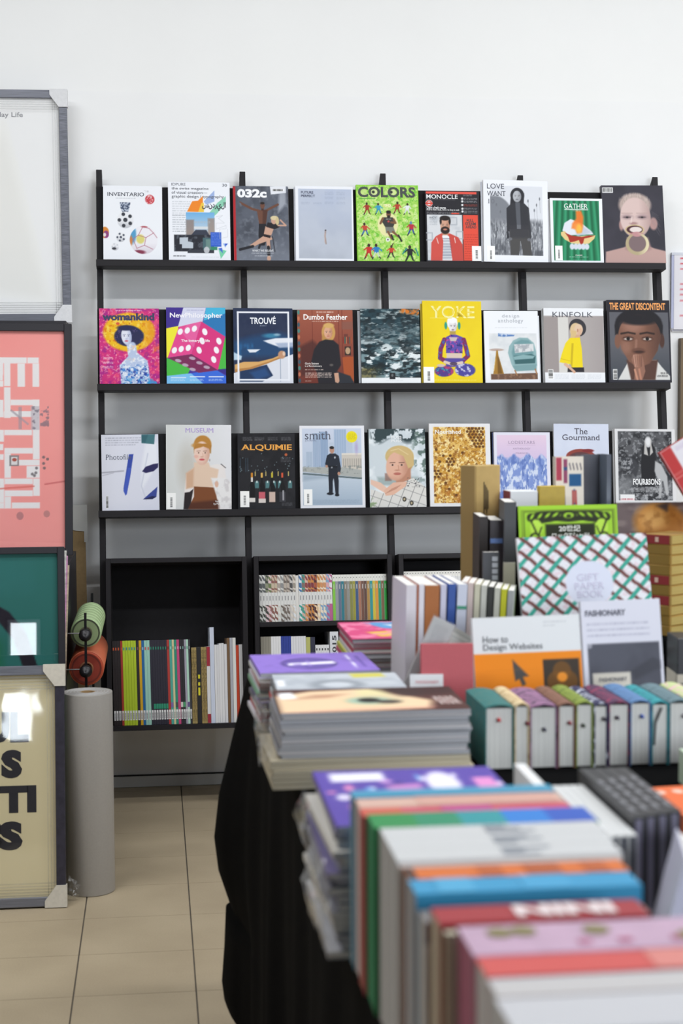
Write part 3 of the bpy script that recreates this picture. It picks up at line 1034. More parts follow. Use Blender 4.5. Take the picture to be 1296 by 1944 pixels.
magazine(0, 1.543, .248, .315, (56, 108, 473, 637), a_grass, 'tall white-bordered magazine with a dark-coated figure in long grass', .92, .016, .042, behind=[(-.006, -.004, .010, '#d9dce6')])

def a_fire(c, txt, st):
    c.put(np.ones(c.X.shape), '#eef0f4')
    m = c.Rm(508, 236, 806, 622)
    c.put(m, '#1e7a52')
    for k in range(9):
        x = 520 + k * 36
        c.put(m * np.exp(-((c.X - x - (c.Y - 236) * (.08 * (k - 4) / 4)) / 9) ** 2), '#3da578', .75)
        c.put(m * np.exp(-((c.X - x - 17 - (c.Y - 236) * (.08 * (k - 4) / 4)) / 7) ** 2), '#125538', .6)
    c.P([(565, 430), (580, 380), (620, 355), (690, 380), (750, 430), (766, 452), (600, 460)], '#dfe3ec', 1, 6)
    c.P([(640, 400), (690, 395), (760, 440), (660, 470)], '#b8c0d0', .8, 14)
    c.P([(555, 440), (580, 433), (600, 455), (650, 470), (720, 460), (778, 458), (770, 480), (735, 512), (680, 520), (620, 510), (580, 488), (556, 460)], '#e4c98c', 1, 4)
    c.P([(580, 442), (620, 460), (690, 470), (740, 458), (770, 462), (740, 472), (705, 480), (695, 515), (680, 520), (670, 490), (640, 500), (612, 505), (600, 470)], '#a83222', 1, 4)
    for k in range(5):
        c.E(625 + k * 24, 532, 15, 20, '#d2d8e4', 1, 6)
    c.P([(655, 300), (690, 300), (704, 340), (700, 400), (690, 440), (660, 445), (650, 420), (625, 415), (630, 385), (655, 350)], '#ee7a2c', .95, 14)
    c.E(672, 415, 20, 30, '#f6c04a', .9, 14)
    c.E(650, 400, 16, 20, '#f29a4a', .6, 14)
    c.R(583, 291, 735, 296, '#e8f0ec')
    c.T(634, 299, 684, 305, 1, '#d0e4da', .7)
    c.T(606, 596, 730, 602, 1, '#e0ece6', .8)
    c.T(630, 612, 700, 618, 1, '#a8d0c0', .5)
    txt('GATHER', 580, 255, 734, 288, '#f0f4f2', .004, .04, name='title')
    txt('MAGIC', 646, 584, 690, 592, '#f0f4f2', 0)
    st(515, 528, 562, 622)
magazine(0, 1.780, .203, .2495, (490, 221, 828, 638), a_fire, 'small green magazine with hands holding a flaming pie, on the top ledge', .25, .014, .042, behind=[(-.006, 0, .012, '#e2e4ea')])

def a_ring(c, txt, st):
    c.put(np.ones(c.X.shape), '#3c3a44')
    c.N(120, .4, .8, '#32313a', .8)
    sk, sh = '#d6bdb8', '#a88b88'
    c.P([(840, 640), (846, 560), (950, 535), (1000, 520), (1110, 520), (1160, 540), (1242, 560), (1242, 640)], '#bb9a94', 1, 8)
    c.P([(985, 470), (1120, 470), (1140, 545), (1050, 580), (970, 545)], '#a98884', 1, 16)
    c.E(1045, 260, 104, 78, '#b3a099', 1, 16)
    c.N(6, .5, .7, '#cfc0b8', .7, sy=30, mask=c.Em(1045, 235, 96, 52, 20))
    c.E(1160, 380, 26, 40, '#b08c88', 1, 10)
    c.E(952, 390, 14, 34, '#b08c88', 1, 8)
    c.E(1045, 340, 98, 130, sk, 1, 8)
    c.put(c.Em(1045, 340, 98, 130, 8) * np.clip((c.X - 1070) / 80, 0, 1), sh, .8)
    c.put(c.Em(1045, 340, 98, 130, 8) * np.clip((c.Y - 400) / 80, 0, 1), sh, .7)
    for x in (992, 1088):
        c.E(x, 336, 36, 17, '#a88f92', .8, 14)
        c.E(x, 338, 26, 7, '#6e5c60', .9, 4)
        c.E(x, 339, 8, 6, '#3a3438')
        c.L([(x - 34, 312), (x + 34, 312)], 6, '#b79c98', .8, 5)
    c.E(1032, 378, 24, 9, '#a07a78', .8, 8)
    c.L([(1022, 340), (1016, 372)], 8, '#e6d4ce', .7, 6)
    c.E(1037, 420, 62, 34, '#c9b48c')
    c.E(1037, 418, 52, 26, '#4e2c30')
    c.E(1044, 418, 40, 18, '#e2d6d2', 1, 4)
    c.E(1046, 446, 40, 12, '#b87880', 1, 6)
    c.E(1050, 510, 75, 72, '#b3a482')
    c.E(1050, 506, 55, 54, '#7d6a6c', 1, 6)
    c.E(1050, 448, 30, 16, '#c08e90', 1, 6)
    c.put((c.Em(1050, 510, 75, 72) - c.Em(1050, 506, 57, 56)).clip(0, 1) * np.clip((c.X - 1050) / 60, 0, 1), '#e6dcb8', .8)
    for k in range(10):
        c.L([(1150, 300 + k * 8), (1195 + 4 * (k % 3), 330 + k * 14)], 2, '#8a8084', .45)
    c.bar(840, 146, 68, 34, 12, vert=False)
magazine(0, 2.006, .2415, .303, (834, 132, 1230, 636), a_ring, 'dark magazine with a pale face biting a metal ring, rightmost on top', -.6, .022, .038, spine='#2c2a30')

# ---- middle row
def a_oil(c, txt, st):
    c.put(np.ones(c.X.shape), '#d0337e')
    c.N(34, .45, .6, '#a82a86', .9)
    c.N(20, .55, .7, '#ee5a7c', .8)
    c.N(12, .62, .72, '#f2a0b4', .7)
    c.N(60, .6, .75, '#e87a34', .9, mask=np.clip((c.X - 250) / 120, 0, 1) * np.clip((c.Y - 300) / 60, 0, 1) * np.clip((470 - c.Y) / 60, 0, 1))
    m = c.Em(222, 235, 166, 125, 14)
    c.put(m, '#eebb22')
    c.N(18, .5, .65, '#f6d65a', .9, mask=m)
    c.N(14, .6, .72, '#d87c1c', .9, mask=m)
    c.put(m * np.clip((c.X - 290) / 70, 0, 1), '#e08a22', .6)
    c.E(222, 262, 96, 66, '#2c2f54', 1, 8)
    c.N(9, .55, .7, '#5a4f7a', .9, mask=c.Em(222, 262, 96, 66, 8))
    c.P([(205, 300), (260, 300), (275, 370), (340, 420), (360, 580), (170, 580), (160, 450), (215, 390)], '#b8c6e2', 1, 8)
    body = c.Pm([(205, 300), (260, 300), (275, 370), (340, 420), (360, 580), (170, 580), (160, 450), (215, 390)], 8)
    c.N(16, .5, .62, '#4a86d0', .95, mask=body * np.clip((c.Y - 430) / 40, 0, 1))
    c.N(12, .55, .68, '#2a3f98', .9, mask=body * np.clip((c.Y - 440) / 40, 0, 1))
    c.N(14, .5, .68, '#e9eef6', .9, mask=body)
    c.N(22, .62, .72, '#e6c8b0', .8, mask=body * np.clip((430 - c.Y) / 40, 0, 1))
    face(c, 205, 262, 33, 56, '#dfe2ee', '#98a4cc', '#c8405c', '#2c3560', rot=-8)
    c.E(205, 208, 60, 18, '#2c2f54', 1, 8)
    c.E(270, 270, 26, 40, '#2f3052', 1, 8)
    c.E(150, 180, 12, 9, '#d8583c')
    c.N(20, .55, .68, '#35a0d8', .9, mask=np.clip((c.Y - 520) / 40, 0, 1) * np.clip((c.X - 180) / 40, 0, 1))
    for k in range(3):
        c.T(54, (396, 427, 456)[k], 118, (414, 441, 472)[k], 2, '#f6e6ec', .8)
    c.T(134, 91, 306, 101, 1, '#f8e4ec', .9)
    txt('womankind', 50, 112, 390, 160, '#2f3058', .05, .03, name='title')
magazine(1, 0.094, .2165, .281, (30, 82, 417, 575), a_oil, 'magenta painterly magazine with a woman in a yellow hat, leftmost, middle ledge', .01, .012, .032, spine='#3a2a3a')

def a_dice(c, txt, st):
    c.put(np.ones(c.X.shape), '#4a3a98')
    c.P([(575, 80), (722, 80), (690, 205), (520, 205)], '#d4d6ea')
    c.P([(722, 80), (848, 76), (848, 118), (705, 165)], '#48b4da')
    c.P([(705, 165), (848, 118), (848, 300), (680, 220)], '#2f78b4')
    c.P([(462, 215), (540, 195), (540, 260), (470, 405), (462, 405)], '#efe83c')
    c.P([(462, 405), (620, 470), (600, 508), (462, 524)], '#4cb848')
    c.P([(850, 265), (850, 480), (790, 482), (780, 420)], '#4cb848')
    c.P([(462, 522), (620, 505), (720, 576), (462, 576)], '#7cc0ee')
    c.P([(620, 505), (780, 480), (850, 524), (850, 576), (705, 576)], '#3c6cd8')
    c.P([(780, 480), (850, 475), (850, 515)], '#3a2f88')
    c.P([(462, 85), (575, 80), (540, 200), (462, 216)], '#43338e')
    c.P([(470, 406), (545, 205), (690, 170), (625, 382)], '#e24a90')
    c.P([(690, 170), (845, 268), (795, 485), (625, 382)], '#d83a80')
    c.P([(690, 170), (640, 340), (560, 240), (600, 190)], '#e87ab0', .5)
    c.P([(470, 406), (625, 382), (795, 485), (670, 502)], '#7a2c58')
    W_, D_ = '#f6f2f6', '#b8a0b4'
    for x, y in ((553, 237), (599, 229), (645, 217), (514, 357), (558, 349), (604, 341)):
        c.E(x, y, 16, 21, W_, rot=25)
    for x, y in ((712, 237), (803, 297), (786, 355), (768, 416), (674, 356), (694, 296)):
        c.E(x, y, 16, 23, W_, rot=-20)
    for x, y in ((538, 424), (584, 452), (630, 480), (629, 408), (675, 438), (722, 466)):
        c.E(x, y, 21, 10, D_, rot=12)
    for x in (490, 612, 734):
        c.R(x, 524 + (x < 500) * 6, x + 98, 530 + (x < 500) * 6, '#e6eef8')
        c.T(x, 540, x + 90, 556, 2, '#cfe0f4', .8)
    c.T(596, 94, 712, 102, 1, '#8a8cb8', .8)
    txt('NewPhilosopher', 487, 114, 828, 156, '#f6f4fa', .02, name='title')
    txt('The lottery of life', 558, 286, 744, 308, '#f8f0f4', .02, .03)
magazine(1, 0.336, .2165, .285, (463, 80, 847, 576), a_dice, 'magazine with a giant pink die on bright coloured planes', .21, .013, .032, spine='#3a3a8c', yaw=0)

def a_wing(c, txt, st):
    c.put(np.ones(c.X.shape), '#2c3650')
    c.N(50, .4, .7, '#26304c', .9)
    c.P([(895, 300), (1000, 270), (1110, 250), (1190, 240), (1285, 270), (1285, 400), (895, 400)], '#24466e', 1, 40)
    c.E(1140, 262, 50, 14, '#3c86a8', .9, 12)
    c.E(1180, 255, 20, 8, '#a8c8d8', .7, 8)
    c.N(30, .5, .7, '#2c6496', .8, mask=c.Rm(920, 310, 1100, 400, 30), sy=80)
    c.P([(1090, 295), (1170, 278), (1285, 275), (1285, 330), (1200, 338), (1120, 310)], '#e4e6ee', 1, 8)
    c.P([(1170, 310), (1285, 305), (1285, 340), (1190, 340)], '#98a8c4', .8, 12)
    c.P([(985, 352), (1070, 350), (1040, 370), (1000, 372)], '#dfe4ec', 1, 5)
    c.P([(898, 370), (950, 395), (945, 420), (898, 420)], '#b8d0e2', 1, 8)
    c.P([(895, 575), (895, 505), (1000, 470), (1100, 440), (1230, 400), (1285, 380), (1285, 575)], '#d8dbe4', 1, 4)
    c.P([(935, 490), (1110, 450), (1150, 520), (1080, 560), (935, 560)], '#23375a', 1, 6)
    c.P([(1000, 500), (1100, 470), (1130, 520), (1040, 550)], '#2c5286', .8, 20)
    c.R(1196, 400, 1201, 560, '#9aa4b8')
    c.P([(903, 450), (960, 432), (1060, 430), (1150, 408), (1200, 385), (1205, 405), (1120, 440), (1020, 475), (935, 492), (903, 500)], '#d8a868', 1, 5)
    c.put(c.Pm([(903, 480), (1000, 468), (1120, 430), (1200, 398), (1205, 405), (1120, 440), (1020, 475), (935, 492), (903, 500)], 6), '#a87440', .8)
    c.E(1208, 385, 24, 26, '#c09070', 1, 8)
    c.E(1222, 378, 9, 14, '#e0c0a8', 1, 5)
    for a in ((921, 105, 932, 556), (1248, 105, 1259, 556), (921, 105, 1259, 116), (921, 542, 1259, 553)):
        c.R(*a, '#e9ebf2')
    c.T(1070, 195, 1110, 202, 1, '#c9cede', .8)
    txt('TROUV\u00c9', 1005, 134, 1172, 187, '#eef0f6', .02, name='title')
magazine(1, 0.582, .2185, .282, (897, 84, 1281, 574), a_wing, 'navy magazine with a thin white frame line and an outstretched arm', .22, .013, .037, spine='#27304c', behind=[(.002, 0, .008, '#27304c')])

def a_lady(c, txt, st):
    c.put(np.ones(c.X.shape), '#8a4436')
    c.G(95, 572, '#a05a46', '#6e3228')
    for x in (180, 350, 372):
        c.R(x, 95, x + 4, 480, '#6a2c24', .8)
    c.P([(372, 400), (446, 395), (446, 560), (380, 520)], '#a8522c', 1, 4)
    c.R(384, 250, 410, 310, '#6e3a34')
    c.R(372, 170, 446, 220, '#86584c', .8, 10)
    for k in range(6):
        c.R(378 + k * 10, 268, 384 + k * 10, 312, ('#8c3028', '#3f6a5c', '#b87050', '#6a2620', '#46524c', '#a05030')[k])
    c.R(388, 330, 428, 388, '#3c2c28')
    c.E(408, 358, 16, 22, '#b89878')
    c.P([(100, 330), (180, 290), (230, 330), (215, 480), (150, 520), (100, 520)], '#4c2a28', .8, 24)
    c.E(285, 240, 44, 62, '#c89a58', 1, 6)
    c.E(262, 280, 20, 34, '#b88a4c', 1, 8)
    face(c, 284, 240, 27, 42, '#d8a488', '#b0765c', '#b05a50')
    c.E(288, 195, 34, 16, '#d2a866', 1, 6)
    c.P([(225, 300), (265, 285), (315, 290), (350, 320), (362, 450), (330, 500), (400, 572), (215, 572), (205, 500), (170, 430), (190, 350)], '#26242a', 1, 8)
    c.P([(330, 490), (420, 520), (448, 572), (330, 572)], '#2e3138', 1, 8)
    c.P([(316, 502), (344, 500), (350, 555), (340, 568), (322, 560)], '#c99c84', 1, 4)
    c.E(300, 450, 12, 8, '#6a6460', .8, 6)
    for k in range(12):
        c.E(94, 110 + k * 40, 8, 14, ('#3f8a84', '#c87858', '#2f5a6c')[k % 3], .9)
    c.T(210, 102, 320, 116, 1, '#f0d8cc', .8)
    c.T(180, 164, 356, 173, 1, '#f0dcd0', .8)
    c.T(130, 476, 246, 486, 1, '#f0dcd0', .8)
    c.T(130, 498, 300, 534, 4, '#f0dcd0', .8)
    c.T(130, 550, 168, 557, 1, '#f0dcd0', .8)
    txt('Dumbo Feather', 126, 122, 410, 158, '#f6f0ec', .02, .03, name='title')
    txt('Gloria Steinem', 130, 434, 218, 447, '#f4ece8', .008)
    txt('is a Revolutionary', 130, 451, 238, 465, '#f4ece8', .008)
magazine(1, 0.813, .2065, .2765, (85, 95, 443, 572), a_lady, 'reddish brown magazine with a fair-haired woman dressed in black', .02, .010, .035, spine='#2f5a6c', behind=[(.002, 0, .008, '#8a4a3c')])

def a_sea(c, txt, st):
    c.put(np.ones(c.X.shape), '#1c2a30')
    c.N(40, .4, .6, '#26404a', .9)
    m = np.clip((c.Y - 170) / 200, 0, 1)
    c.N(70, .46, .60, '#7f989e', .9, sy=34, mask=m)
    c.N(54, .52, .62, '#e6ecee', .95, sy=24, mask=m, oct=4)
    c.N(40, .54, .66, '#1a2428', .9, sy=16, mask=m)
    c.N(50, .58, .70, '#7f959a', .7, sy=16, mask=1 - m)
    c.N(36, .64, .74, '#c8d4d6', .7, sy=12, mask=1 - m)
    k = np.clip((c.Y - 455) / 30, 0, 1) * np.clip((640 - c.X) / 100, 0, 1)
    c.put(k, '#4c4a34', .8)
    c.N(14, .5, .65, '#8c865c', .8, mask=k)
    o = np.clip((c.X - 740) / 30, 0, 1) * np.clip((140 - c.Y - (870 - c.X) * .12) / 16, 0, 1)
    c.N(16, .3, .55, '#d0762a', 1, mask=o)
    c.R(490, 536, 890, 580, '#eef0f2')
    c.R(674, 504, 711, 545, '#24262a')
    c.E(692, 520, 7, 9, '#6a6e70')
    c.T(650, 552, 760, 557, 1, '#c8ccd0', .6)
magazine(1, 1.056, .2215, .2815, (495, 90, 875, 573), a_sea, 'magazine showing churning dark sea water and white foam', -.02, .012, .039, spine='#20282c', behind=[(.002, -.001, .008, '#e2e6ea'), (-.008, -.004, .003, '#c9ced6')])

def a_yoga(c, txt, st):
    c.put(np.ones(c.X.shape), '#ecd21e')
    c.N(150, .4, .8, '#e6c81c', .7)
    c.E(1083, 185, 34, 38, '#eef0f2', 1, 5)
    face(c, 1086, 205, 25, 40, '#e6e2e4', '#b8b2ba', '#5a3a4c')
    c.E(1083, 165, 32, 20, '#f2f2f4', 1, 5)
    c.E(1041, 200, 9, 24, '#2f9a84')
    c.E(1127, 200, 9, 24, '#2f9a84')
    c.R(1066, 235, 1104, 262, '#b39a50')
    arm = '#6a2c64'
    c.P([(1040, 275), (1072, 258), (1108, 258), (1150, 275), (1144, 378), (1040, 378)], '#5c4ea8', 1, 4)
    m = c.Pm([(1040, 275), (1072, 258), (1108, 258), (1150, 275), (1144, 378), (1040, 378)], 4)
    c.N(14, .52, .66, '#2c2f74', .9, mask=m)
    c.N(12, .6, .7, '#c44a9c', .9, mask=m)
    c.P([(1060, 275), (1115, 275), (1105, 300), (1070, 300)], '#c8b8b8', 1, 4)
    c.L([(1030, 290), (1005, 350), (1000, 410), (1040, 432)], 28, '#7c2c5c', 1, 4)
    c.L([(1155, 290), (1168, 340), (1180, 395), (1140, 432)], 28, '#7c2c5c', 1, 4)
    c.N(16, .55, .66, '#3c6ab4', .9, mask=((abs(c.X - 1010) < 24) | (abs(c.X - 1168) < 24)) * (c.Y > 290) * (c.Y < 420) * (c.c[..., 1] < .4) * 1.0)
    c.R(1042, 378, 1142, 412, '#d8c4b4', 1, 4)
    c.P([(1030, 410), (1142, 410), (1165, 460), (1040, 470)], '#54489c', 1, 6)
    c.E(1024, 494, 60, 36, '#543a84', 1, 6)
    c.E(1160, 486, 66, 42, '#4a4698', 1, 6)
    mm = np.maximum(c.Em(1024, 494, 60, 36, 6), c.Em(1160, 486, 66, 42, 6))
    c.N(13, .54, .66, '#e0e2f0', .8, mask=c.Em(1160, 486, 66, 42, 6))
    c.N(15, .56, .66, '#b83c6c', .9, mask=c.Em(1024, 494, 60, 36, 6))
    c.N(15, .56, .66, '#2f98b0', .9, mask=c.Em(1010, 500, 50, 30, 6))
    c.L([(1030, 435), (1080, 450), (1140, 438)], 18, '#d8c4b8', 1, 3)
    c.E(1086, 446, 24, 12, '#4a3a58', .9)
    c.E(1005, 458, 26, 10, '#d0bcb0', 1, 4)
    c.T(960, 548, 1230, 556, 1, '#f4e88c', .8)
    c.R(940, 148, 1080, 153, '#f0e06a', .7)
    txt('YOKE', 944, 72, 1228, 152, '#f2ea96', .012, name='title')
    txt('YOKE', 962, 84, 1212, 140, '#ecd21e', -.012, name='title', yy=-0.0014)
    st(892, 468, 960, 570)
magazine(1, 1.288, .2235, .3095, (892, 40, 1272, 570), a_yoga, 'tall yellow magazine with a cross-legged figure in patterned clothes', .45, .014, .044, spine='#d4b81c', behind=[(-.005, -.008, .008, '#d8c030'), (-.004, -.012, .006, '#c9c6cc')])

def a_chair(c, txt, st):
    c.put(np.ones(c.X.shape), '#eceef3')
    m = c.Rm(92, 240, 386, 522)
    c.put(m, '#e0e2e4')
    c.N(60, .45, .7, '#d2d6da', .9, mask=m)
    c.P([(98, 492), (386, 485), (386, 524), (98, 526)], '#6d5040', 1, 4)
    c.N(20, .5, .7, '#96745c', .8, mask=c.Rm(98, 490, 386, 524))
    c.P([(150, 240), (250, 250), (245, 258), (180, 262), (148, 258)], '#4a74b4', .9, 6)
    c.N(12, .5, .6, '#d0d8e6', .8, mask=c.Rm(148, 240, 260, 262))
    c.P([(206, 360), (215, 320), (240, 285), (280, 266), (330, 268), (368, 300), (380, 350), (384, 440), (240, 460), (225, 430)], '#8fb0b4', 1, 6)
    c.P([(230, 360), (245, 300), (290, 278), (335, 282), (362, 310), (362, 420), (245, 430)], '#6e979c', 1, 12)
    c.P([(245, 308), (365, 305), (366, 350), (250, 362)], '#d6d8da', 1, 6)
    c.N(22, .5, .68, '#9aa0a8', .8, mask=c.Rm(246, 308, 366, 358, 4))
    c.P([(240, 380), (350, 368), (376, 380), (372, 425), (250, 430)], '#3c6468', 1, 6)
    c.P([(238, 385), (300, 372), (372, 380), (360, 396), (245, 404)], '#88acb0', 1, 6)
    c.P([(232, 440), (380, 430), (380, 468), (250, 475)], '#7a9ea2', 1, 6)
    c.L([(246, 470), (258, 498)], 8, '#a87c54')
    c.L([(372, 462), (380, 490)], 8, '#a87c54')
    c.E(137, 342, 44, 8, '#b8a49c')
    c.P([(134, 345), (144, 345), (148, 380), (178, 490), (112, 492), (130, 380)], '#a67c34', 1, 3)
    c.P([(140, 380), (150, 395), (168, 488), (140, 490)], '#6c4c1c', .8, 8)
    c.L([(128, 400), (118, 470)], 4, '#e2c478', .8, 3)
    c.T(130, 203, 330, 208, 1, '#c0c4cc', .7)
    txt('design', 176, 122, 282, 148, '#9a9ea8', -.004, .03, name='title', gap=1.2)
    txt('anthology', 150, 150, 306, 180, '#9a9ea8', -.004, .03, name='title', gap=1.1)
magazine(1, 1.515, .2065, .2745, (64, 101, 397, 548), a_chair, 'white magazine with a teal armchair and a brass side table', .03, .012, .040, behind=[(.008, -.016, .012, '#d9dce2')])

def a_hat(c, txt, st):
    c.put(np.ones(c.X.shape), '#e9ebef')
    m = c.Rm(430, 130, 803, 480)
    c.put(m, '#aaa3a2')
    c.R(518, 138, 582, 480, '#d6d4d0', .95, 3)
    c.put(m * np.clip((c.X - 690) / 100, 0, 1), '#9c9494', .6)
    c.put(c.Rm(430, 138, 518, 480), '#988f8e', .8)
    c.E(640, 203, 52, 56, '#37353b', 1, 3, rot=-30)
    c.E(628, 220, 36, 46, '#d8bd94', 1, 4)
    c.E(646, 214, 26, 34, '#dcc0a6', 1, 4)
    c.P([(660, 205), (670, 225), (662, 232), (664, 244), (640, 254), (635, 220)], '#d6b096', 1, 3)
    c.P([(600, 220), (634, 225), (625, 268), (590, 290), (596, 250)], '#d4b884', 1, 5)
    c.P([(632, 245), (655, 250), (650, 275), (612, 275)], '#cfa58a', 1, 4)
    c.L([(640, 214), (640, 226)], 7, '#b8846c')
    c.P([(590, 268), (652, 264), (662, 330), (666, 450), (600, 452), (590, 430), (522, 418), (536, 370), (562, 300)], '#ecd41c', 1, 4)
    c.put(c.Pm([(600, 300), (612, 300), (600, 452), (590, 430)], 6), '#c0a414', .8)
    c.L([(530, 395), (590, 410)], 4, '#c8ac18', .8)
    c.L([(558, 430), (612, 476)], 18, '#d6ac92', 1, 3)
    c.P([(572, 450), (672, 448), (674, 478), (570, 478)], '#2c2a30', 1, 3)
    c.L([(570, 438), (612, 476)], 15, '#d6ac92', 1, 3)
    for x in (494, 594, 694):
        c.T(x, 492, x + 84, 522, 4, '#c4c8d0', .6)
    c.bar(450, 462, 32, 60, 9)
    txt('KINFOLK', 484, 106, 738, 138, '#4a4c58', .004, .04, name='title', gap=1.1)
magazine(1, 1.754, .2315, .2835, (431, 83, 803, 543), a_hat, 'white magazine with a woman in a black hat and yellow blouse', .33, .022, .045, behind=[(-.002, 0, .008, '#dfe1e6')])

def a_pray(c, txt, st):
    c.put(np.ones(c.X.shape), '#26252d')
    m = c.Rm(838, 105, 1202, 524)
    c.put(m, '#5c5d64')
    c.put(m * np.clip((c.Y - 300) / 200, 0, 1), '#3c424a', .8)
    c.E(1018, 190, 148, 112, '#1f1d22', 1, 8)
    c.R(870, 185, 1165, 245, '#1f1d22', 1, 10)
    sk, sh = '#7c5646', '#4c332c'
    c.P([(880, 524), (940, 420), (960, 400), (1120, 400), (1150, 440), (1202, 500), (1202, 524)], '#d2d2d0', 1, 6)
    c.P([(935, 400), (1130, 400), (1110, 524), (960, 524)], '#553a32', 1, 10)
    c.E(884, 285, 18, 44, sk, 1, 6)
    c.E(1158, 280, 16, 44, sh, 1, 6)
    c.E(1020, 250, 130, 130, sk, 1, 6)
    c.P([(893, 250), (1148, 250), (1130, 340), (1080, 420), (1010, 450), (950, 410), (905, 330)], sk, 1, 8)
    c.put(np.clip((c.X - 1050) / 110, 0, 1) * np.maximum(c.Em(1020, 250, 130, 130, 6), c.Pm([(893, 250), (1148, 250), (1130, 340), (1080, 420), (1010, 450), (950, 410), (905, 330)], 8)), sh, .85)
    c.E(980, 190, 60, 40, '#a4796a', .7, 40)
    c.E(935, 320, 30, 40, '#9a7060', .6, 30)
    c.E(1018, 150, 120, 34, '#1f1d22', 1, 16)
    for x in (950, 1068):
        c.L([(x - 42, 238), (x, 230), (x + 42, 238)], 11, '#241a18', .85, 7)
        c.L([(x - 30, 262), (x, 256), (x + 30, 262)], 5, '#33211c', .8, 4)
        c.E(x, 270, 36, 16, '#5a3c32', .9, 8)
        c.E(x, 271, 26, 8, '#b3a69e')
        c.E(x, 269, 11, 11, '#1a1414')
    c.L([(1000, 280), (995, 335)], 14, '#9a7262', .7, 8)
    c.E(1012, 345, 42, 20, '#68463a', .9, 8)
    c.E(1016, 350, 30, 8, '#35221e', .8, 6)
    c.P([(972, 380), (990, 362), (1030, 368), (1040, 400), (1050, 470), (1030, 524), (980, 524), (985, 450), (966, 400)], '#8f6656', 1, 5)
    for k in range(4):
        c.L([(982 + k * 13, 372), (990 + k * 10, 440)], 10, ('#b08472', '#a67a68', '#9a6e5c', '#8c6252')[k], 1, 3)
        c.L([(988 + k * 13, 374), (996 + k * 10, 440)], 3, '#58382e', .8)
    c.L([(985, 460), (1000, 524)], 12, '#c08c74', 1, 4)
    c.L([(1012, 458), (1022, 524)], 12, '#b47e68', 1, 4)
    c.R(832, 524, 1222, 545, '#2c2b34')
    c.R(1202, 100, 1222, 540, '#2c2b34')
    c.bar(850, 458, 26, 64, 10)
    txt('THE GREAT DISCONTENT', 840, 46, 1186, 91, '#e89a4e', .03, name='title')
    txt('ISSUE 04', 1144, 476, 1188, 488, '#35353a', .02)
    txt('LEON BRIDGES', 1122, 492, 1188, 505, '#35353a', .02)
magazine(1, 2.006, .2445, .3155, (824, 29, 1212, 539), a_pray, 'large dark magazine with a man and praying hands, rightmost on middle ledge', .28, .022, .046, spine='#1f1e25', behind=[(-.004, .001, .008, '#2a2a30')])

# ---- lower row
def a_blue(c, txt, st):
    c.put(np.ones(c.X.shape), '#dedfea')
    c.G(47, 420, '#e2e3ee', '#d6d8e6', horiz=True)
    c.P([(330, 180), (408, 170), (408, 300), (300, 480), (300, 330)], '#e6e8f0', 1, 20)
    c.L([(345, 240), (300, 450), (330, 540)], 6, '#c4c8d8', .9, 8)
    c.P([(306, 116), (394, 115), (388, 180), (306, 172)], '#45747c', 1, 4)
    c.P([(306, 120), (350, 118), (330, 170), (306, 168)], '#35606a', .8, 10)
    c.P([(222, 243), (252, 242), (228, 390), (204, 500), (196, 508), (184, 480), (184, 460)], '#3a4ea8', 1, 4)
    c.put(c.Pm([(214, 330), (236, 330), (204, 500), (196, 508), (184, 480)], 6), '#4c64c4', .7)
    c.P([(306, 355), (330, 325), (380, 308), (412, 304), (410, 330), (380, 355), (330, 366)], '#2e2c58', 1, 5)
    c.P([(310, 535), (350, 500), (404, 455), (396, 520), (370, 535)], '#3c4a94', 1, 4)
    c.P([(310, 535), (370, 515), (396, 520), (370, 535)], '#24264a', .9, 4)
    c.L([(47, 360), (185, 350)], 9, '#a8a8b4', .9, 5)
    c.L([(50, 378), (120, 362)], 6, '#b8b8c4', .8, 5)
    for k in range(4):
        c.T(70, 132 + k * 15, (306, 306, 290, 268)[k], 144 + k * 15, 1, '#8d8f9e', .6)
    c.bar(70, 508, 14, 84, 12)
    txt('Photofile', 72, 243, 238, 277, '#54586a', -.004, .03, name='title')
magazine(2, 0.093, .2055, .277, (44, 115, 415, 606), a_blue, 'pale magazine with deep blue brush shapes, leftmost on the lower ledge', -.34, .012, .034, gain=1.0)

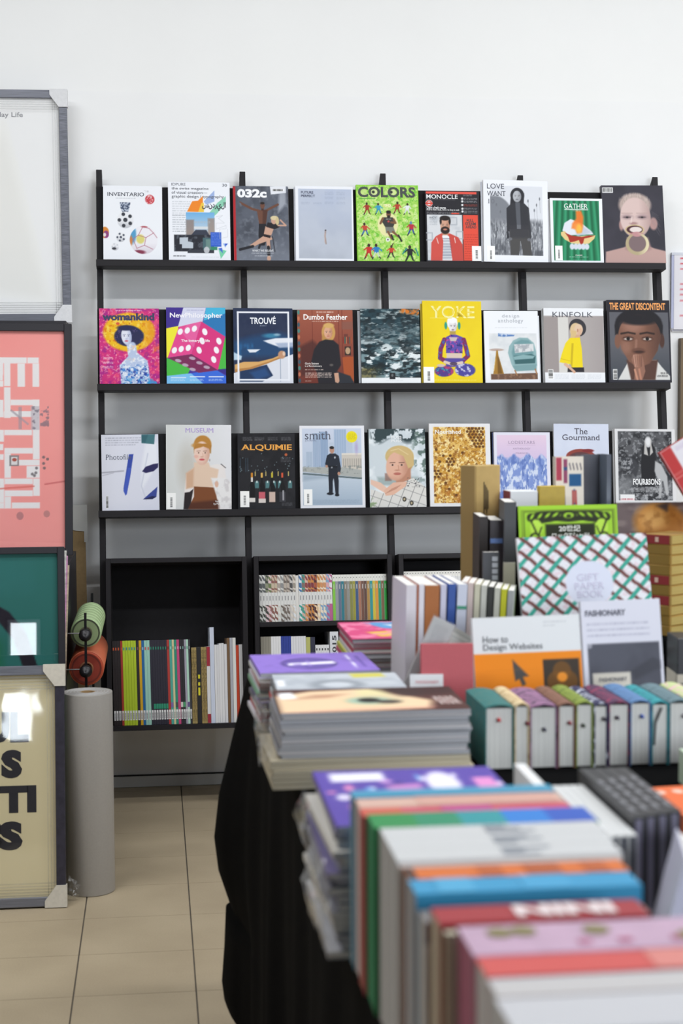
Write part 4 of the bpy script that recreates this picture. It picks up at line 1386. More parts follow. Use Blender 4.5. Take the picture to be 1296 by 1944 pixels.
def a_bare(c, txt, st):
    c.put(np.ones(c.X.shape), '#dcdcdc')
    c.G(461, 885, '#d0d2d0', '#e0e0e4', horiz=True)
    c.E(600, 330, 60, 140, '#b9b3a8', .6, 60)
    c.P([(590, 600), (575, 520), (590, 380), (630, 340), (665, 325), (720, 325), (790, 310), (840, 320), (850, 450), (885, 480), (885, 600)], '#e6e0de', 1, 8)
    c.P([(640, 300), (735, 300), (745, 330), (800, 345), (780, 460), (635, 460), (590, 470), (590, 370), (640, 335)], '#dfc4ae', 1, 10)
    c.put(c.Pm([(590, 370), (640, 335), (635, 460), (590, 470)], 16), '#c9a184', .8)
    c.P([(640, 455), (780, 462), (795, 600), (600, 600), (640, 520)], '#7c4a2c', 1, 5)
    c.P([(600, 560), (800, 540), (800, 605), (590, 605)], '#4c2a20', .8, 20)
    c.P([(580, 495), (612, 490), (636, 470), (620, 560), (600, 602), (572, 602)], '#2b2426', 1, 6)
    c.P([(750, 400), (850, 400), (885, 440), (885, 600), (810, 590), (770, 470)], '#e6e4e4', 1, 10)
    c.N(30, .5, .7, '#cac6c8', .8, mask=c.Pm([(750, 400), (850, 400), (885, 440), (885, 600), (810, 590), (770, 470)], 10))
    c.E(697, 185, 57, 60, '#b8823c', 1, 8)
    c.P([(640, 190), (752, 190), (750, 240), (642, 240)], '#a87434', 1, 10)
    face(c, 692, 240, 50, 76, '#e8c8b8', '#c49480', '#c03c4c', '#5a3c30')
    c.E(662, 190, 34, 16, '#c08c48', 1, 10)
    c.P([(640, 215), (650, 180), (740, 178), (748, 215), (700, 196)], '#b47e3c', 1, 6)
    c.E(655, 262, 14, 10, '#e0a494', .6, 8)
    c.E(742, 285, 4, 8, '#a8a0a0')
    c.L([(815, 310), (845, 335)], 5, '#4a4648')
    c.E(786, 440, 12, 20, '#d8b09c', 1, 6)
    txt('MUSEUM', 585, 77, 768, 107, '#a98ed0', 0, .04, name='title')
    txt('Vanya', 776, 546, 812, 560, '#f2f0f0', .01)
    txt('by Pete Cooper', 766, 561, 868, 576, '#f2f0f0', .01)
    st(466, 497, 523, 602)
magazine(2, 0.338, .237, .310, (461, 57, 882, 603), a_bare, 'tall pale magazine with a red-haired woman in a brown strapless dress', .58, .016, .036, gain=1.0)

def a_wine(c, txt, st):
    c.put(np.ones(c.X.shape), '#26262a')
    c.N(60, .4, .7, '#1d1d21', .9)
    for x in (940, 975, 988):
        c.R(x, 270, x + 5, 360, '#3a4a58', .8, 4)
    for k in range(26):
        c.E(c.rg.uniform(930, 1290), c.rg.uniform(240, 360), 3, 3, '#8aa0a8', .8)
    for x in (1048, 1116, 1158, 1196, 1262):
        c.R(x - 13, 422, x + 13, 466, '#5a8c90', .8, 6)
        c.R(x - 4, 418, x + 4, 432, '#e0f0ee', .9, 3)
        c.L([(x - 10, 360), (x - 10, 385)], 6, '#d8c47c', .9)
    for x, cap, lab in ((1016, '#d08a2c', '#d8d4d0'), (1080, '#e2b45c', '#c4606c'), (1146, '#c8b83c', '#cbb4a8'), (1212, '#d2583c', '#3a3a40')):
        c.P([(x - 20, 560), (x - 20, 460), (x - 6, 425), (x - 6, 370), (x + 6, 370), (x + 6, 425), (x + 20, 460), (x + 20, 560)], '#17171a', 1, 3)
        c.R(x - 6, 366, x + 6, 398, cap)
        c.L([(x - 14, 455), (x - 15, 540)], 2, '#6a7478', .7)
        c.R(x - 20, 490 if lab != '#d8d4d0' else 528, x + 20, 556, lab)
    c.R(1010, 396, 1022, 425, '#d8d4d0')
    c.R(1058, 534, 1104, 560, '#d6cdc8')
    c.R(1212, 480, 1222, 545, '#9a9aa0')
    for x in (960, 1036, 1122, 1208):
        c.T(x, 134, x + 62, 158, 4, '#a8a8ac', .5)
    c.E(1238, 249, 9, 9, '#b8603c')
    c.T(1204, 265, 1270, 298, 4, '#8a8a90', .5)
    c.T(1208, 560, 1276, 582, 3, '#8a8a90', .5)
    txt('ALQUIMIE', 948, 182, 1276, 226, '#e8a23e', .02, .04, name='title')
    st(940, 485, 998, 588)
magazine(2, 0.585, .2095, .277, (926, 111, 1295, 599), a_wine, 'black magazine with orange lettering above a row of wine bottles', .39, .016, .038, spine='#1d1d21', gain=1.0)

def a_cop(c, txt, st):
    c.put(np.ones(c.X.shape), '#e3e4ea')
    m = c.Rm(118, 80, 498, 576)
    c.put(m, '#ccd4e2')
    c.G(80, 300, '#c8d0e2', '#b9c6d8', m)
    for x0, x1, y0, col in ((140, 180, 230, '#a6b6ca'), (185, 230, 110, '#98aac4'), (232, 282, 100, '#8aa0be'), (322, 400, 85, '#9fb2cc'), (400, 440, 150, '#b4c0d2'), (286, 318, 170, '#b8c4d6')):
        c.R(x0, y0, x1, 330, col)
        for k in range(5):
            c.R(x0 + (x1 - x0) * k / 5, y0, x0 + (x1 - x0) * k / 5 + 2, 330, '#c2cede', .7)
    c.R(370, 242, 498, 352, '#c9c2b8')
    for k in range(9):
        c.R(378 + k * 14, 275, 384 + k * 14, 330, '#9a958e', .9)
    c.R(370, 240, 498, 250, '#ded8ce')
    c.P([(118, 330), (370, 330), (498, 350), (498, 400), (118, 360)], '#a9aca9', 1, 4)
    c.N(16, .5, .7, '#808684', .8, mask=c.Rm(118, 320, 498, 375))
    c.P([(118, 366), (498, 400), (498, 410), (118, 378)], '#59686c', 1, 3)
    c.G(380, 576, '#bfcbd8', '#9fb0c2', c.Pm([(118, 378), (498, 410), (498, 576), (118, 576)], 3))
    c.P([(118, 378), (320, 395), (118, 420)], '#94a4b4', .7, 20)
    c.E(466, 205, 10, 40, '#a88ac0', .5, 12)
    sk = '#b88c78'
    c.P([(275, 255), (295, 242), (330, 242), (352, 258), (364, 340), (358, 366), (342, 366), (338, 320), (284, 330), (272, 330), (262, 310)], '#262b36', 1, 3)
    c.P([(284, 325), (340, 325), (348, 420), (346, 506), (326, 506), (316, 400), (310, 420), (308, 495), (284, 495), (282, 400)], '#21252f', 1, 3)
    c.E(292, 502, 22, 9, '#1b1e26')
    c.E(336, 511, 14, 9, '#1b1e26')
    c.E(308, 220, 15, 22, sk, 1, 3)
    c.E(307, 204, 15, 10, '#2a2626')
    c.E(272, 325, 8, 9, sk)
    c.E(350, 372, 9, 11, sk)
    c.R(284, 322, 340, 332, '#15171d')
    c.R(300, 328, 310, 338, '#8a8f98')
    c.E(326, 268, 5, 7, '#c8ccd4')
    c.T(180, 540, 480, 566, 4, '#8090a4', .5)
    c.E(437, 134, 36, 37, '#eadb1e')
    c.T(412, 112, 462, 152, 5, '#a89a20', .5)
    txt('smith', 135, 96, 300, 150, '#45485a', -.004, .03, name='title')
    txt('JOURNAL', 135, 153, 210, 166, '#7c86a0', 0)
    st(122, 473, 177, 576)
magazine(2, 0.829, .2395, .305, (101, 61, 518, 595), a_cop, 'white-bordered magazine with a uniformed officer on a rooftop and a yellow spot', .21, .016, .036, gain=1.0)

def a_scarf(c, txt, st):
    c.put(np.ones(c.X.shape), '#c9d2d8')
    c.N(70, .45, .65, '#e2e8ec', .9)
    m = np.clip((170 - c.Y + 20 * np.sin(c.X / 30)) / 30, 0, 1) * np.clip((c.X - 545) / 40, 0, 1)
    c.N(26, .42, .52, '#2c3c40', .95, mask=m)
    c.N(30, .55, .65, '#4a6058', .8, mask=np.clip((c.X - 810) / 50, 0, 1) * np.clip((460 - c.Y) / 80, 0, 1))
    c.R(600, 395, 860, 450, '#8fa0a0', .8, 20)
    c.R(648, 370, 690, 420, '#8c6a60', .8, 8)
    c.E(745, 262, 92, 70, '#c8ad74', 1, 6)
    c.E(790, 290, 46, 66, '#b89a60', 1, 8)
    c.P([(700, 330), (815, 330), (815, 430), (720, 430)], '#b8846c', 1, 10)
    face(c, 728, 320, 70, 98, '#dcae98', '#b27c66', '#b06058', '#4a342c', rot=14)
    c.P([(655, 270), (680, 215), (760, 195), (830, 240), (836, 320), (800, 340), (770, 260), (710, 235)], '#cbb07a', 1, 6)
    c.L([(690, 225), (740, 212), (800, 250)], 5, '#e2cfa0', .8, 4)
    c.P([(553, 590), (553, 470), (640, 500), (740, 440), (830, 400), (920, 470), (920, 590)], '#d6d4d0', 1, 6)
    jac = c.Pm([(553, 590), (553, 470), (640, 500), (740, 440), (830, 400), (920, 470), (920, 590)], 6)
    for k in range(8):
        c.put(jac * np.exp(-(((c.X + c.Y * .4) % 62 - 31) / 2.2) ** 2), '#6a6a6c', .8)
        break
    c.put(jac * np.exp(-(((c.Y - c.X * .35) % 58 - 29) / 2.2) ** 2), '#77777a', .7)
    c.N(8, .6, .68, '#3a3c40', .9, mask=c.Rm(790, 400, 870, 460, 10))
    c.P([(555, 410), (620, 430), (660, 465), (650, 500), (600, 470), (555, 440)], '#e0bba8', 1, 5)
    c.P([(640, 480), (700, 430), (790, 425), (780, 455), (700, 510), (650, 515)], '#dcb09a', 1, 5)
    for k in range(4):
        c.L([(650 + k * 12, 500 - k * 9), (720 + k * 10, 470 - k * 8)], 3, '#b07c68', .8)
    for x, y in ((770, 538), (816, 563)):
        c.E(x, y, 13, 16, '#3c3a36')
        c.E(x, y, 6, 8, '#b8a888')
    c.N(16, .5, .65, '#7c9468', .8, mask=np.clip((620 - c.X) / 40, 0, 1) * np.clip((c.Y - 520) / 40, 0, 1))
    txt('PUSS', 694, 130, 761, 148, '#e6e8ea', .02, name='title')
    txt('PUSS', 694, 152, 761, 170, '#e6e8ea', .02, name='title')
magazine(2, 1.071, .2105, .2915, (549, 84, 912, 590), a_scarf, 'magazine with a fair-haired woman resting her chin above folded hands', .12, .014, .037, spine='#3a4648', gain=1.0, behind=[(-.002, 0, .006, '#333c40')])

def a_honey(c, txt, st):
    c.put(np.ones(c.X.shape), '#e2e2e4')
    m = c.Rm(965, 74, 1302, 566)
    c.put(m, '#c08a2c')
    c.N(26, .45, .62, '#e0b866', .95, mask=m)
    c.N(14, .52, .62, '#f0dca4', .9, mask=m)
    c.N(12, .55, .66, '#8a5416', .9, mask=m)
    c.N(30, .58, .68, '#a8641c', .8, mask=m * np.clip((c.Y - 350) / 150, 0, 1))
    r = 13
    for j in range(24):
        for i in range(18):
            x = 972 + i * 22.5 + (j % 2) * 11.2
            y = 84 + j * 19.6
            if x > 1298 or y > 556:
                continue
            d = math.hypot(x - 1300, y - 90)
            c.put(c.Em(x, y, 8.6, 8.6) - c.Em(x, y, 6.4, 6.4), '#f2e2b0', .38)
            if d < 120 or c.rg.rand() < 0.05 or math.hypot(x - 1075, y - 295) < 28 or math.hypot(x - 985, y - 380) < 26:
                c.E(x, y, 8.6, 8.6, '#4c2c10', .9)
                c.E(x, y + 2, 6, 5, '#7a4c1c', .6)
    txt('Nourished', 977, 92, 1144, 119, '#eeeae0', .02, name='title')
magazine(2, 1.306, .2305, .3095, (939, 52, 1334, 588), a_honey, 'white-bordered magazine with golden honeycomb all over the cover', .43, .018, .036, gain=1.0)

def a_snow(c, txt, st):
    c.put(np.ones(c.X.shape), '#dcdcea')
    m = c.Rm(204, 146, 500, 560)
    c.G(150, 300, '#dfc8dc', '#cdbcdc', m)
    tre = m * np.clip((c.Y - 255 - 14 * np.sin(c.X / 13) - 26 * c.noise(30)) / 14, 0, 1)
    c.put(tre, '#7c92cc')
    c.N(15, .44, .64, '#d6deee', .9, sy=34, mask=tre)
    c.N(13, .54, .68, '#5a72b4', .8, sy=30, mask=tre)
    c.L([(265, 206), (434, 206)], 2, '#b49cb8', .7)
    txt('LODESTARS', 274, 180, 430, 199, '#9a86a4', -.004, .03, name='title', gap=1.1)
    txt('ANTHOLOGY', 298, 222, 404, 232, '#9a86a4', -.004)
    txt('FRANCE', 316, 248, 386, 258, '#9a86a4', -.004, gap=1.2)
magazine(2, 1.541, .2135, .275, (186, 130, 521, 562), a_snow, 'small pink and blue magazine with a snowy fir forest', .51, .012, .038, gain=1.0, behind=[(-.003, 0, .008, '#3c4a80')])

def a_gour(c, txt, st):
    c.put(np.ones(c.X.shape), '#c9d0e2')
    c.N(120, .4, .8, '#d2d8e8', .8)
    c.E(690, 262, 85, 44, '#8c4038', 1, 4)
    c.E(690, 270, 68, 34, '#5c3c40', 1, 6)
    c.E(735, 228, 34, 10, '#7c2c30', 1, 4)
    c.E(692, 340, 90, 60, '#b9b0a4', 1, 10)
    c.N(30, .5, .7, '#7c6a60', .8, mask=c.Em(692, 330, 90, 70, 10))
    txt('The', 656, 95, 734, 131, '#3a3648', .006, .05, name='title')
    txt('Gourmand', 584, 132, 806, 166, '#3a3648', .006, .05, name='title')
magazine(2, 1.768, .2115, .305, (534, 69, 859, 548), a_gour, 'pale blue magazine with dark serif lettering, part hidden by the grey slipcase', .71, .014, .038, gain=1.0)

def a_wolf(c, txt, st):
    c.put(np.ones(c.X.shape), '#d8d8da')
    m = c.Rm(908, 98, 1224, 500)
    c.put(m, '#55565a')
    c.N(40, .42, .6, '#2c2d31', .95, mask=m)
    c.N(14, .54, .66, '#8c8e92', .8, mask=m)
    c.put(m * np.clip((c.Y - 330) / 60, 0, 1) * np.clip((1020 - c.X) / 60, 0, 1), '#7a7c80', .8)
    c.N(16, .5, .66, '#b4b6ba', .7, mask=m * np.clip((c.Y - 400) / 60, 0, 1))
    c.P([(1050, 190), (1075, 150), (1100, 150), (1128, 200), (1130, 300), (1120, 420), (1045, 420), (1040, 300)], '#202024', 1, 6)
    c.E(1086, 160, 20, 32, '#c9c9cc', 1, 6)
    c.E(1086, 158, 12, 20, '#dcdcde', 1, 4)
    c.P([(1066, 150), (1060, 230), (1085, 240), (1075, 180)], '#b8b6b4', 1, 6)
    c.P([(1100, 150), (1114, 220), (1095, 240)], '#b8b6b4', 1, 6)
    c.P([(925, 290), (935, 255), (975, 245), (1010, 270), (1030, 300), (1010, 370), (985, 330), (950, 320)], '#3c3d42', 1, 8)
    c.N(12, .5, .62, '#96989c', .9, mask=c.Em(965, 290, 40, 36, 14))
    c.P([(1125, 270), (1160, 290), (1195, 360), (1200, 470), (1185, 470), (1170, 390), (1140, 380), (1120, 330)], '#b0b1b4', 1, 8)
    c.L([(1155, 390), (1150, 478)], 16, '#a4a5a8', 1, 6)
    c.T(980, 425, 1170, 452, 4, '#c9c9cc', .6)
    c.T(1046, 468, 1102, 474, 1, '#d8d8da', .9)
    c.R(916, 466, 1000, 506, '#e4e4e6')
    c.R(918, 490, 998, 500, '#a8404c', .9)
    c.bar(920, 488, 76, 12, 14, vert=False, col='#a03040')
    txt('FOUR&SONS', 992, 374, 1154, 410, '#e2e2e4', .03, name='title')
magazine(2, 2.012, .2335, .283, (890, 84, 1245, 520), a_wolf, 'black-and-white magazine with a long-haired figure and dog, rightmost on lower ledge', .86, .016, .042, gain=1.0, behind=[(-.003, 0, .010, '#cfcfd2')])

# ================================================================== spines standing in the box shelves
WLAB = mat('#e6e6e6', 0.5)
def put_spine(u0, u1, wb, h, n, col, label, group, tilt=0.0, depth=0.19, bands=(), paper=None, noise=0.0):
    w = u1 - u0
    M = rk((u0 + u1) / 2, wb, n) @ RY(tilt)
    return book('magazine', label, 'magazine', M, w - 0.0004, h, depth, mat(col, 0.5, noise=noise, scale=60) if noise else mat(col, 0.5), paper, bands=bands, group=group)

# --- left box: measured along the spines' feet (canvas units of 4.05 per pixel, 1 unit = .00048 m)
U1 = lambda x: 0.0195 + (x - 126) * 0.000470          # tops of the first group, converted to the box floor
WB1 = BW0 + BT + 0.0008
r4 = random.Random(4)
grp1 = 'slim magazines in the left box shelf'
first = [  # x0, x1, colour, top fleck colour, wording
    (122, 140, '#231b1d', '#d0582c', 'black slim magazine with an orange number, leftmost of the four in the box shelf'),
    (140, 159, '#241c1e', '#d0582c', 'black slim magazine with an orange number, second of the four in the box shelf'),
    (159, 178, '#251d1f', '#d0582c', 'black slim magazine with an orange number, third of the four in the box shelf'),
    (178, 184, '#2a1d1e', '#d0582c', 'black slim magazine with an orange number, rightmost of the four in the box shelf'),
    (184, 200, '#a83328', '#c85a3c', 'red slim spine left of the lime green run in the box shelf')]
for k in range(5):
    first.append((200 + k * 20.4, 220 + k * 20.4, '#b4cc2c', '#3a8c9c', 'lime green slim spine, %s from the left of five in the box shelf' % ORD[k]))
first += [(302, 323, '#2a2628', '#7c4a5c', 'black slim spine between the lime green and yellow ones'),
          (323, 343, '#d8a81e', '#a87c14', 'yellow slim spine in the left box shelf'),
          (343, 363, '#2468a0', '#9cc0d8', 'blue slim spine beside the yellow one in the left box shelf'),
          (363, 384, '#9ed0c0', '#c8545c', 'mint green slim spine, left one of two'),
          (384, 405, '#9ed0c0', '#c8545c', 'mint green slim spine, right one of two')]
for k in range(7):
    first.append((405 + k * 18.6, 423.6 + k * 18.6, '#2a2836', '#2c8c70', 'dark violet-black slim spine, %s of the seven with green flecks' % ORD[k]))
first += [(535, 554, '#b03a34', '#6c2624', 'red slim spine right of the dark run'),
          (554, 574, '#4ea898', '#9cd8c8', 'teal slim spine beside the red one'),
          (574, 590, '#d8cca0', '#8c845c', 'cream slim spine between two teal ones'),
          (590, 609, '#2c9078', '#8cd0bc', 'deep teal slim spine left of the magenta one'),
          (609, 629, '#c8487c', '#e8a0c0', 'magenta slim spine in the left box shelf'),
          (629, 647, '#2c2a30', '#a8c8c0', 'charcoal slim spine right of the magenta one'),
          (647, 666, '#2c2a30', '#6c9c94', 'charcoal slim spine second right of the magenta one'),
          (666, 681, '#a4a0b0', '#5c5868', 'lilac grey slim spine in the left box shelf'),
          (681, 698, '#b4dcc8', '#5c9c88', 'pale mint slim spine right of the lilac grey one'),
          (698, 713, '#3a3a40', '#9c9ca4', 'dark grey slim spine at the right end of the labelled run')]
for k, (x0, x1, col, fl, lab) in enumerate(first):
    h = 0.301 + 0.0006 * r4.random()
    bands = [(0.018, 0.052, WLAB, 'spine_label')]
    fm = mat(fl, 0.5)
    bands.append((h - 0.034, h - 0.024, fm, 'spine_number'))
    if k in (16, 17, 18, 19, 20, 21):
        bands.append((0.056, 0.074, mat('#2c9070', 0.5)))
    if k in (23, 25, 27, 28, 30):
        bands.append((0.06, 0.078, mat(('#7c6ca8', '#3c5c50', '#d8d4d0', '#4c9c6c', '#6c5890')[(23, 25, 27, 28, 30).index(k)], 0.5)))
    o = put_spine(U1(x0 + 17) , U1(x1 + 17), WB1, h, 0.052, col, lab, grp1, -1.0, bands=bands)
    # the printed bars of the shop label
    w = (x1 - x0) * 0.000470
    if w > 0.005:
        mb = MB()
        for q in range(8):
            z = 0.022 + q * 0.0028
            mb.box(-w * .22, w * .22, -0.0011, -0.0006, z, z + 0.0015)
        mb.build('barcode', mat('#77777c', 0.6), o)
second = [  # x0,x1 (feet), height, colour, wording
    (731, 750, .2715, '#a08c58', 'kraft brown printed spine just right of the labelled run'),
    (750, 770, .2715, '#a08c58', 'kraft brown printed spine left of the black and yellow one'),
    (771, 803, .2720, '#222124', 'black spine with yellow lettering in the left box shelf'),
    (804, 824, .2725, '#a48e58', 'kraft brown printed spine right of the black and yellow one'),
    (824, 846, .2725, '#a08a54', 'kraft brown printed spine beside the red and white one'),
    (847, 873, .2740, '#dcdcdc', 'white spine with dark red ends in the left box shelf'),
    (874, 906, .3430, '#ccd4e6', 'tall pale blue-white book standing highest in the left box shelf'),
    (907, 925, .2800, '#e0e0e2', 'white slim book, first right of the tall blue-white one'),
    (925, 943, .2800, '#dadadd', 'white slim book, second right of the tall blue-white one'),
    (943, 960, .2840, '#e2e2e4', 'white slim book, third right of the tall blue-white one'),
    (960, 980, .2850, '#dedee0', 'white slim book, fourth right of the tall blue-white one'),
    (981, 1003, .2815, '#dadade', 'white slim book left of the brown one'),
    (1004, 1024, .3030, '#74583c', 'brown book near the right end of the left box shelf'),
    (1025, 1046, .3035, '#aeb0b8', 'silver grey book near the right end of the left box shelf'),
    (1047, 1072, .3035, '#e0e0dc', 'cream white book near the right end of the left box shelf'),
    (1073, 1094, .2760, '#cc4424', 'orange-red slim book near the right end of the left box shelf'),
    (1095, 1122, .2790, '#e4e4e6', 'white book at the right end of the left box shelf')]
for k, (x0, x1, h, col, lab) in enumerate(second):
    bands = []
    if col == '#dcdcdc':
        bands = [(0.0008, 0.033, mat('#a02838', .5)), (h - 0.07, h - 0.0008, mat('#a02838', .5))]
    if col.startswith('#a0') or col.startswith('#a4'):
        bands = [(0.01, h - 0.01, mat('#8a7646', .6, noise=.5, scale=160))]
    o = put_spine(U1(x0), U1(x1), WB1, h, 0.050, col, lab, 'books at the right of the left box shelf', -0.35, bands=bands)
    if col == '#222124':
        for z, hh in ((.16, .014), (.135, .012), (.10, .028)):
            bx('spine_print', -.0035, .0035, -0.0009, -0.0002, z, z + hh, mat('#d8d02c', .5), o)

# --- second box, upper tier
U2 = lambda x: 0.5512 + (x - 92) * 0.000649
WB2 = 0.669 + 0.0008
pal = [('#565a5c', '#d8d8d4'), ('#8c9078', '#3c4038'), ('#6c7a4c', '#e0c4c8'), ('#c4b49c', '#8c5c54'), ('#a89c94', '#e4e0d8'), ('#8c8c8c', '#d0d0cc'),
       ('#b8aca0', '#70645c'), ('#4a4848', '#c8c4c0'), ('#9c9488', '#d8cfc4'), ('#3c6ca0', '#e0e4e8'), ('#7a6a64', '#3a9c8c'), ('#8c3c3c', '#d8b0a0'),
       ('#7c2a34', '#c8843c'), ('#a8502c', '#4c1c1c'), ('#c47c34', '#e8c8a0'), ('#cc8c5c', '#e8dcc8'), ('#d4a4ac', '#7ca0c4'), ('#e0dce0', '#b45c8c')]
def swirl(a, b):
    key = ('swirl', a, b)
    if key in _M:
        return _M[key]
    m_ = bpy.data.materials.new('patterned_spine')
    m_.use_nodes = True
    nt = m_.node_tree
    bs = nt.nodes['Principled BSDF']
    bs.inputs['Roughness'].default_value = 0.5
    tc = nt.nodes.new('ShaderNodeTexCoord')
    w_ = nt.nodes.new('ShaderNodeTexWave')
    w_.inputs['Scale'].default_value = 28
    w_.inputs['Distortion'].default_value = 9
    w_.bands_direction = 'DIAGONAL'
    rp = nt.nodes.new('ShaderNodeValToRGB')
    rp.color_ramp.elements[0].position = .35
    rp.color_ramp.elements[1].position = .6
    rp.color_ramp.elements[0].color = (*lin(a), 1)
    rp.color_ramp.elements[1].color = (*lin(b), 1)
    nt.links.new(tc.outputs['Object'], w_.inputs['Vector'])
    nt.links.new(w_.outputs['Fac'], rp.inputs['Fac'])
    nt.links.new(rp.outputs['Color'], bs.inputs['Base Color'])
    _M[key] = m_
    return m_
x = 92.0
for k in range(24):
    x1 = x + 17.1
    h = .170 + .0006 * r4.random()
    a, b = pal[(k * 18) // 24]
    a2 = pal[min(17, (k * 18) // 24 + 1)][1]
    if k == 12:
        o = put_spine(U2(x), U2(x + 16), WB2, h - .003, 0.050, '#dcdad6', 'plain white spine in the middle of the patterned run', 'patterned spines on the upper tier', -.2)
    else:
        o = put_spine(U2(x), U2(x1), WB2, h, 0.050, '#dcdcda', 'patterned slim spine with a white middle band, %s from the left, upper tier' % ORD[k], 'patterned spines on the upper tier', -.2,
                      bands=[(.107, h - .0006, swirl(a, b)), (.0006, .062, swirl(a2, b))])
        bx('spine_print', -.0012, .0012, -0.0009, -0.0002, .078, .094, mat('#8c8c90', .6), o)
    x = x1
cols = ['#7cc03c', '#90949c', '#5c6a84', '#1c7484', '#7c7468', '#8a8a86', '#80803c', '#94902c', '#34507c', '#a06c54', '#6c4434', '#58382c', '#a8803c', '#1c8c8c', '#c8b42c', '#d08c28', '#1c8c60', '#7c5c3c', '#30b048']
names = ['lime green', 'light grey', 'slate blue', 'deep teal', 'taupe', 'mid grey', 'olive', 'mustard olive', 'navy', 'salmon brown', 'brown', 'dark brown', 'ochre', 'turquoise', 'yellow', 'orange', 'sea green', 'tan brown', 'bright green']
x = 504.0
for k, col in enumerate(cols):
    x1 = x + 16.2
    h = .1675 - .00002 * k
    o = put_spine(U2(x), U2(x1), WB2, h, 0.051, '#e0e0da', '%s spine with a white head, upper tier of the second box shelf' % names[k], 'white-headed colour spines', -.2,
                  bands=[(.0006, .143, mat(col, .5))])
    bx('spine_print', -.0011, .0011, -0.0009, -0.0002, .155, .158, mat('#55555a', .6), o)
    bx('spine_print', -.0011, .0011, -0.0012, -0.0005, .115, .132, mat('#c8c8c4', .6), o)
    x = x1
# --- second box, lower tier
low = [(95, 4, 14.6, .305, '#8c887c', 'beige-grey slim book'), (153, 4, 13.8, .305, '#e2e2e4', 'white slim book before the blue run'), (208, 4, 14.3, .305, '#283c94', 'royal blue slim book'),
       (265, 6, 13.9, .304, '#dcdce0', 'white slim book after the blue run'), (349, 1, 24, .300, '#b4b468', 'pale yellow-green book'), (373, 1, 27, .300, '#24263c', 'navy black book'), (401, 5, 15.8, .271, '#dededf', 'short white slim book')]
for x, n_, st_, h, col, lab in low:
    for k in range(n_):
        o = put_spine(U2(x + k * st_), U2(x + (k + 1) * st_), WB1, h, 0.05, col, (ORD[k] + ' ' if n_ > 1 else '') + lab + ', lower tier of the second box shelf', 'lower tier spines', -.1)
        if h < .28:
            bx('spine_print', -.002, .002, -0.0009, -0.0002, h - .02, h - .012, mat('#3a3a3e', .6), o)
o = put_spine(U2(482), U2(529), WB1, .318, 0.056, '#d6d8dc', 'thick white book with vertical lettering, lower tier of the second box shelf', 'lower tier spines')
letter('WINTER 2015', -.007, .05, .008, .304, -.0009, mat('#3a3c42', .6), o, 'lettering', .02, turn=90)
# --- third box
U3 = lambda x: 1.0805 + (x - 125) * 0.000384
b3 = ['#d87c2c', '#d8842c', '#c8503c', '#3c4c94', '#4c6498', '#d8a030', '#5c7488', '#a83c8c', '#8c3c94', '#b04094', '#3c4438', '#2c2c30', '#c8b02c', '#3c9c94', '#4ca098', '#3c4c5c', '#34383c', '#2c3850', '#d8d8d8', '#cccccc', '#d4d4d4', '#d0d0d0', '#d8d8d4']
n3 = ['orange', 'amber orange', 'coral', 'indigo', 'steel blue', 'golden', 'slate', 'magenta', 'purple', 'pink-violet', 'dark green', 'black', 'yellow', 'turquoise', 'aqua', 'blue-grey', 'charcoal', 'midnight blue', 'white', 'white', 'white', 'white', 'white']
for k, col in enumerate(b3):
    x = 125 + k * 26.4
    o = put_spine(U3(x), U3(x + 26.4), WB2, .1745, 0.052, '#e2e0da', ('spine with a white head and %s stripe in the third box shelf' % n3[k]) if k < 18 else 'all-white spine, %s of the white ones in the third box shelf' % ORD[k - 18], 'spines in the third box shelf', 0,
                  bands=[(.0006, .1545, mat(col, .5))])
    bx('spine_print', -.0014, .0014, -0.0009, -0.0002, .166, .169, mat('#4a4a4e', .6), o)

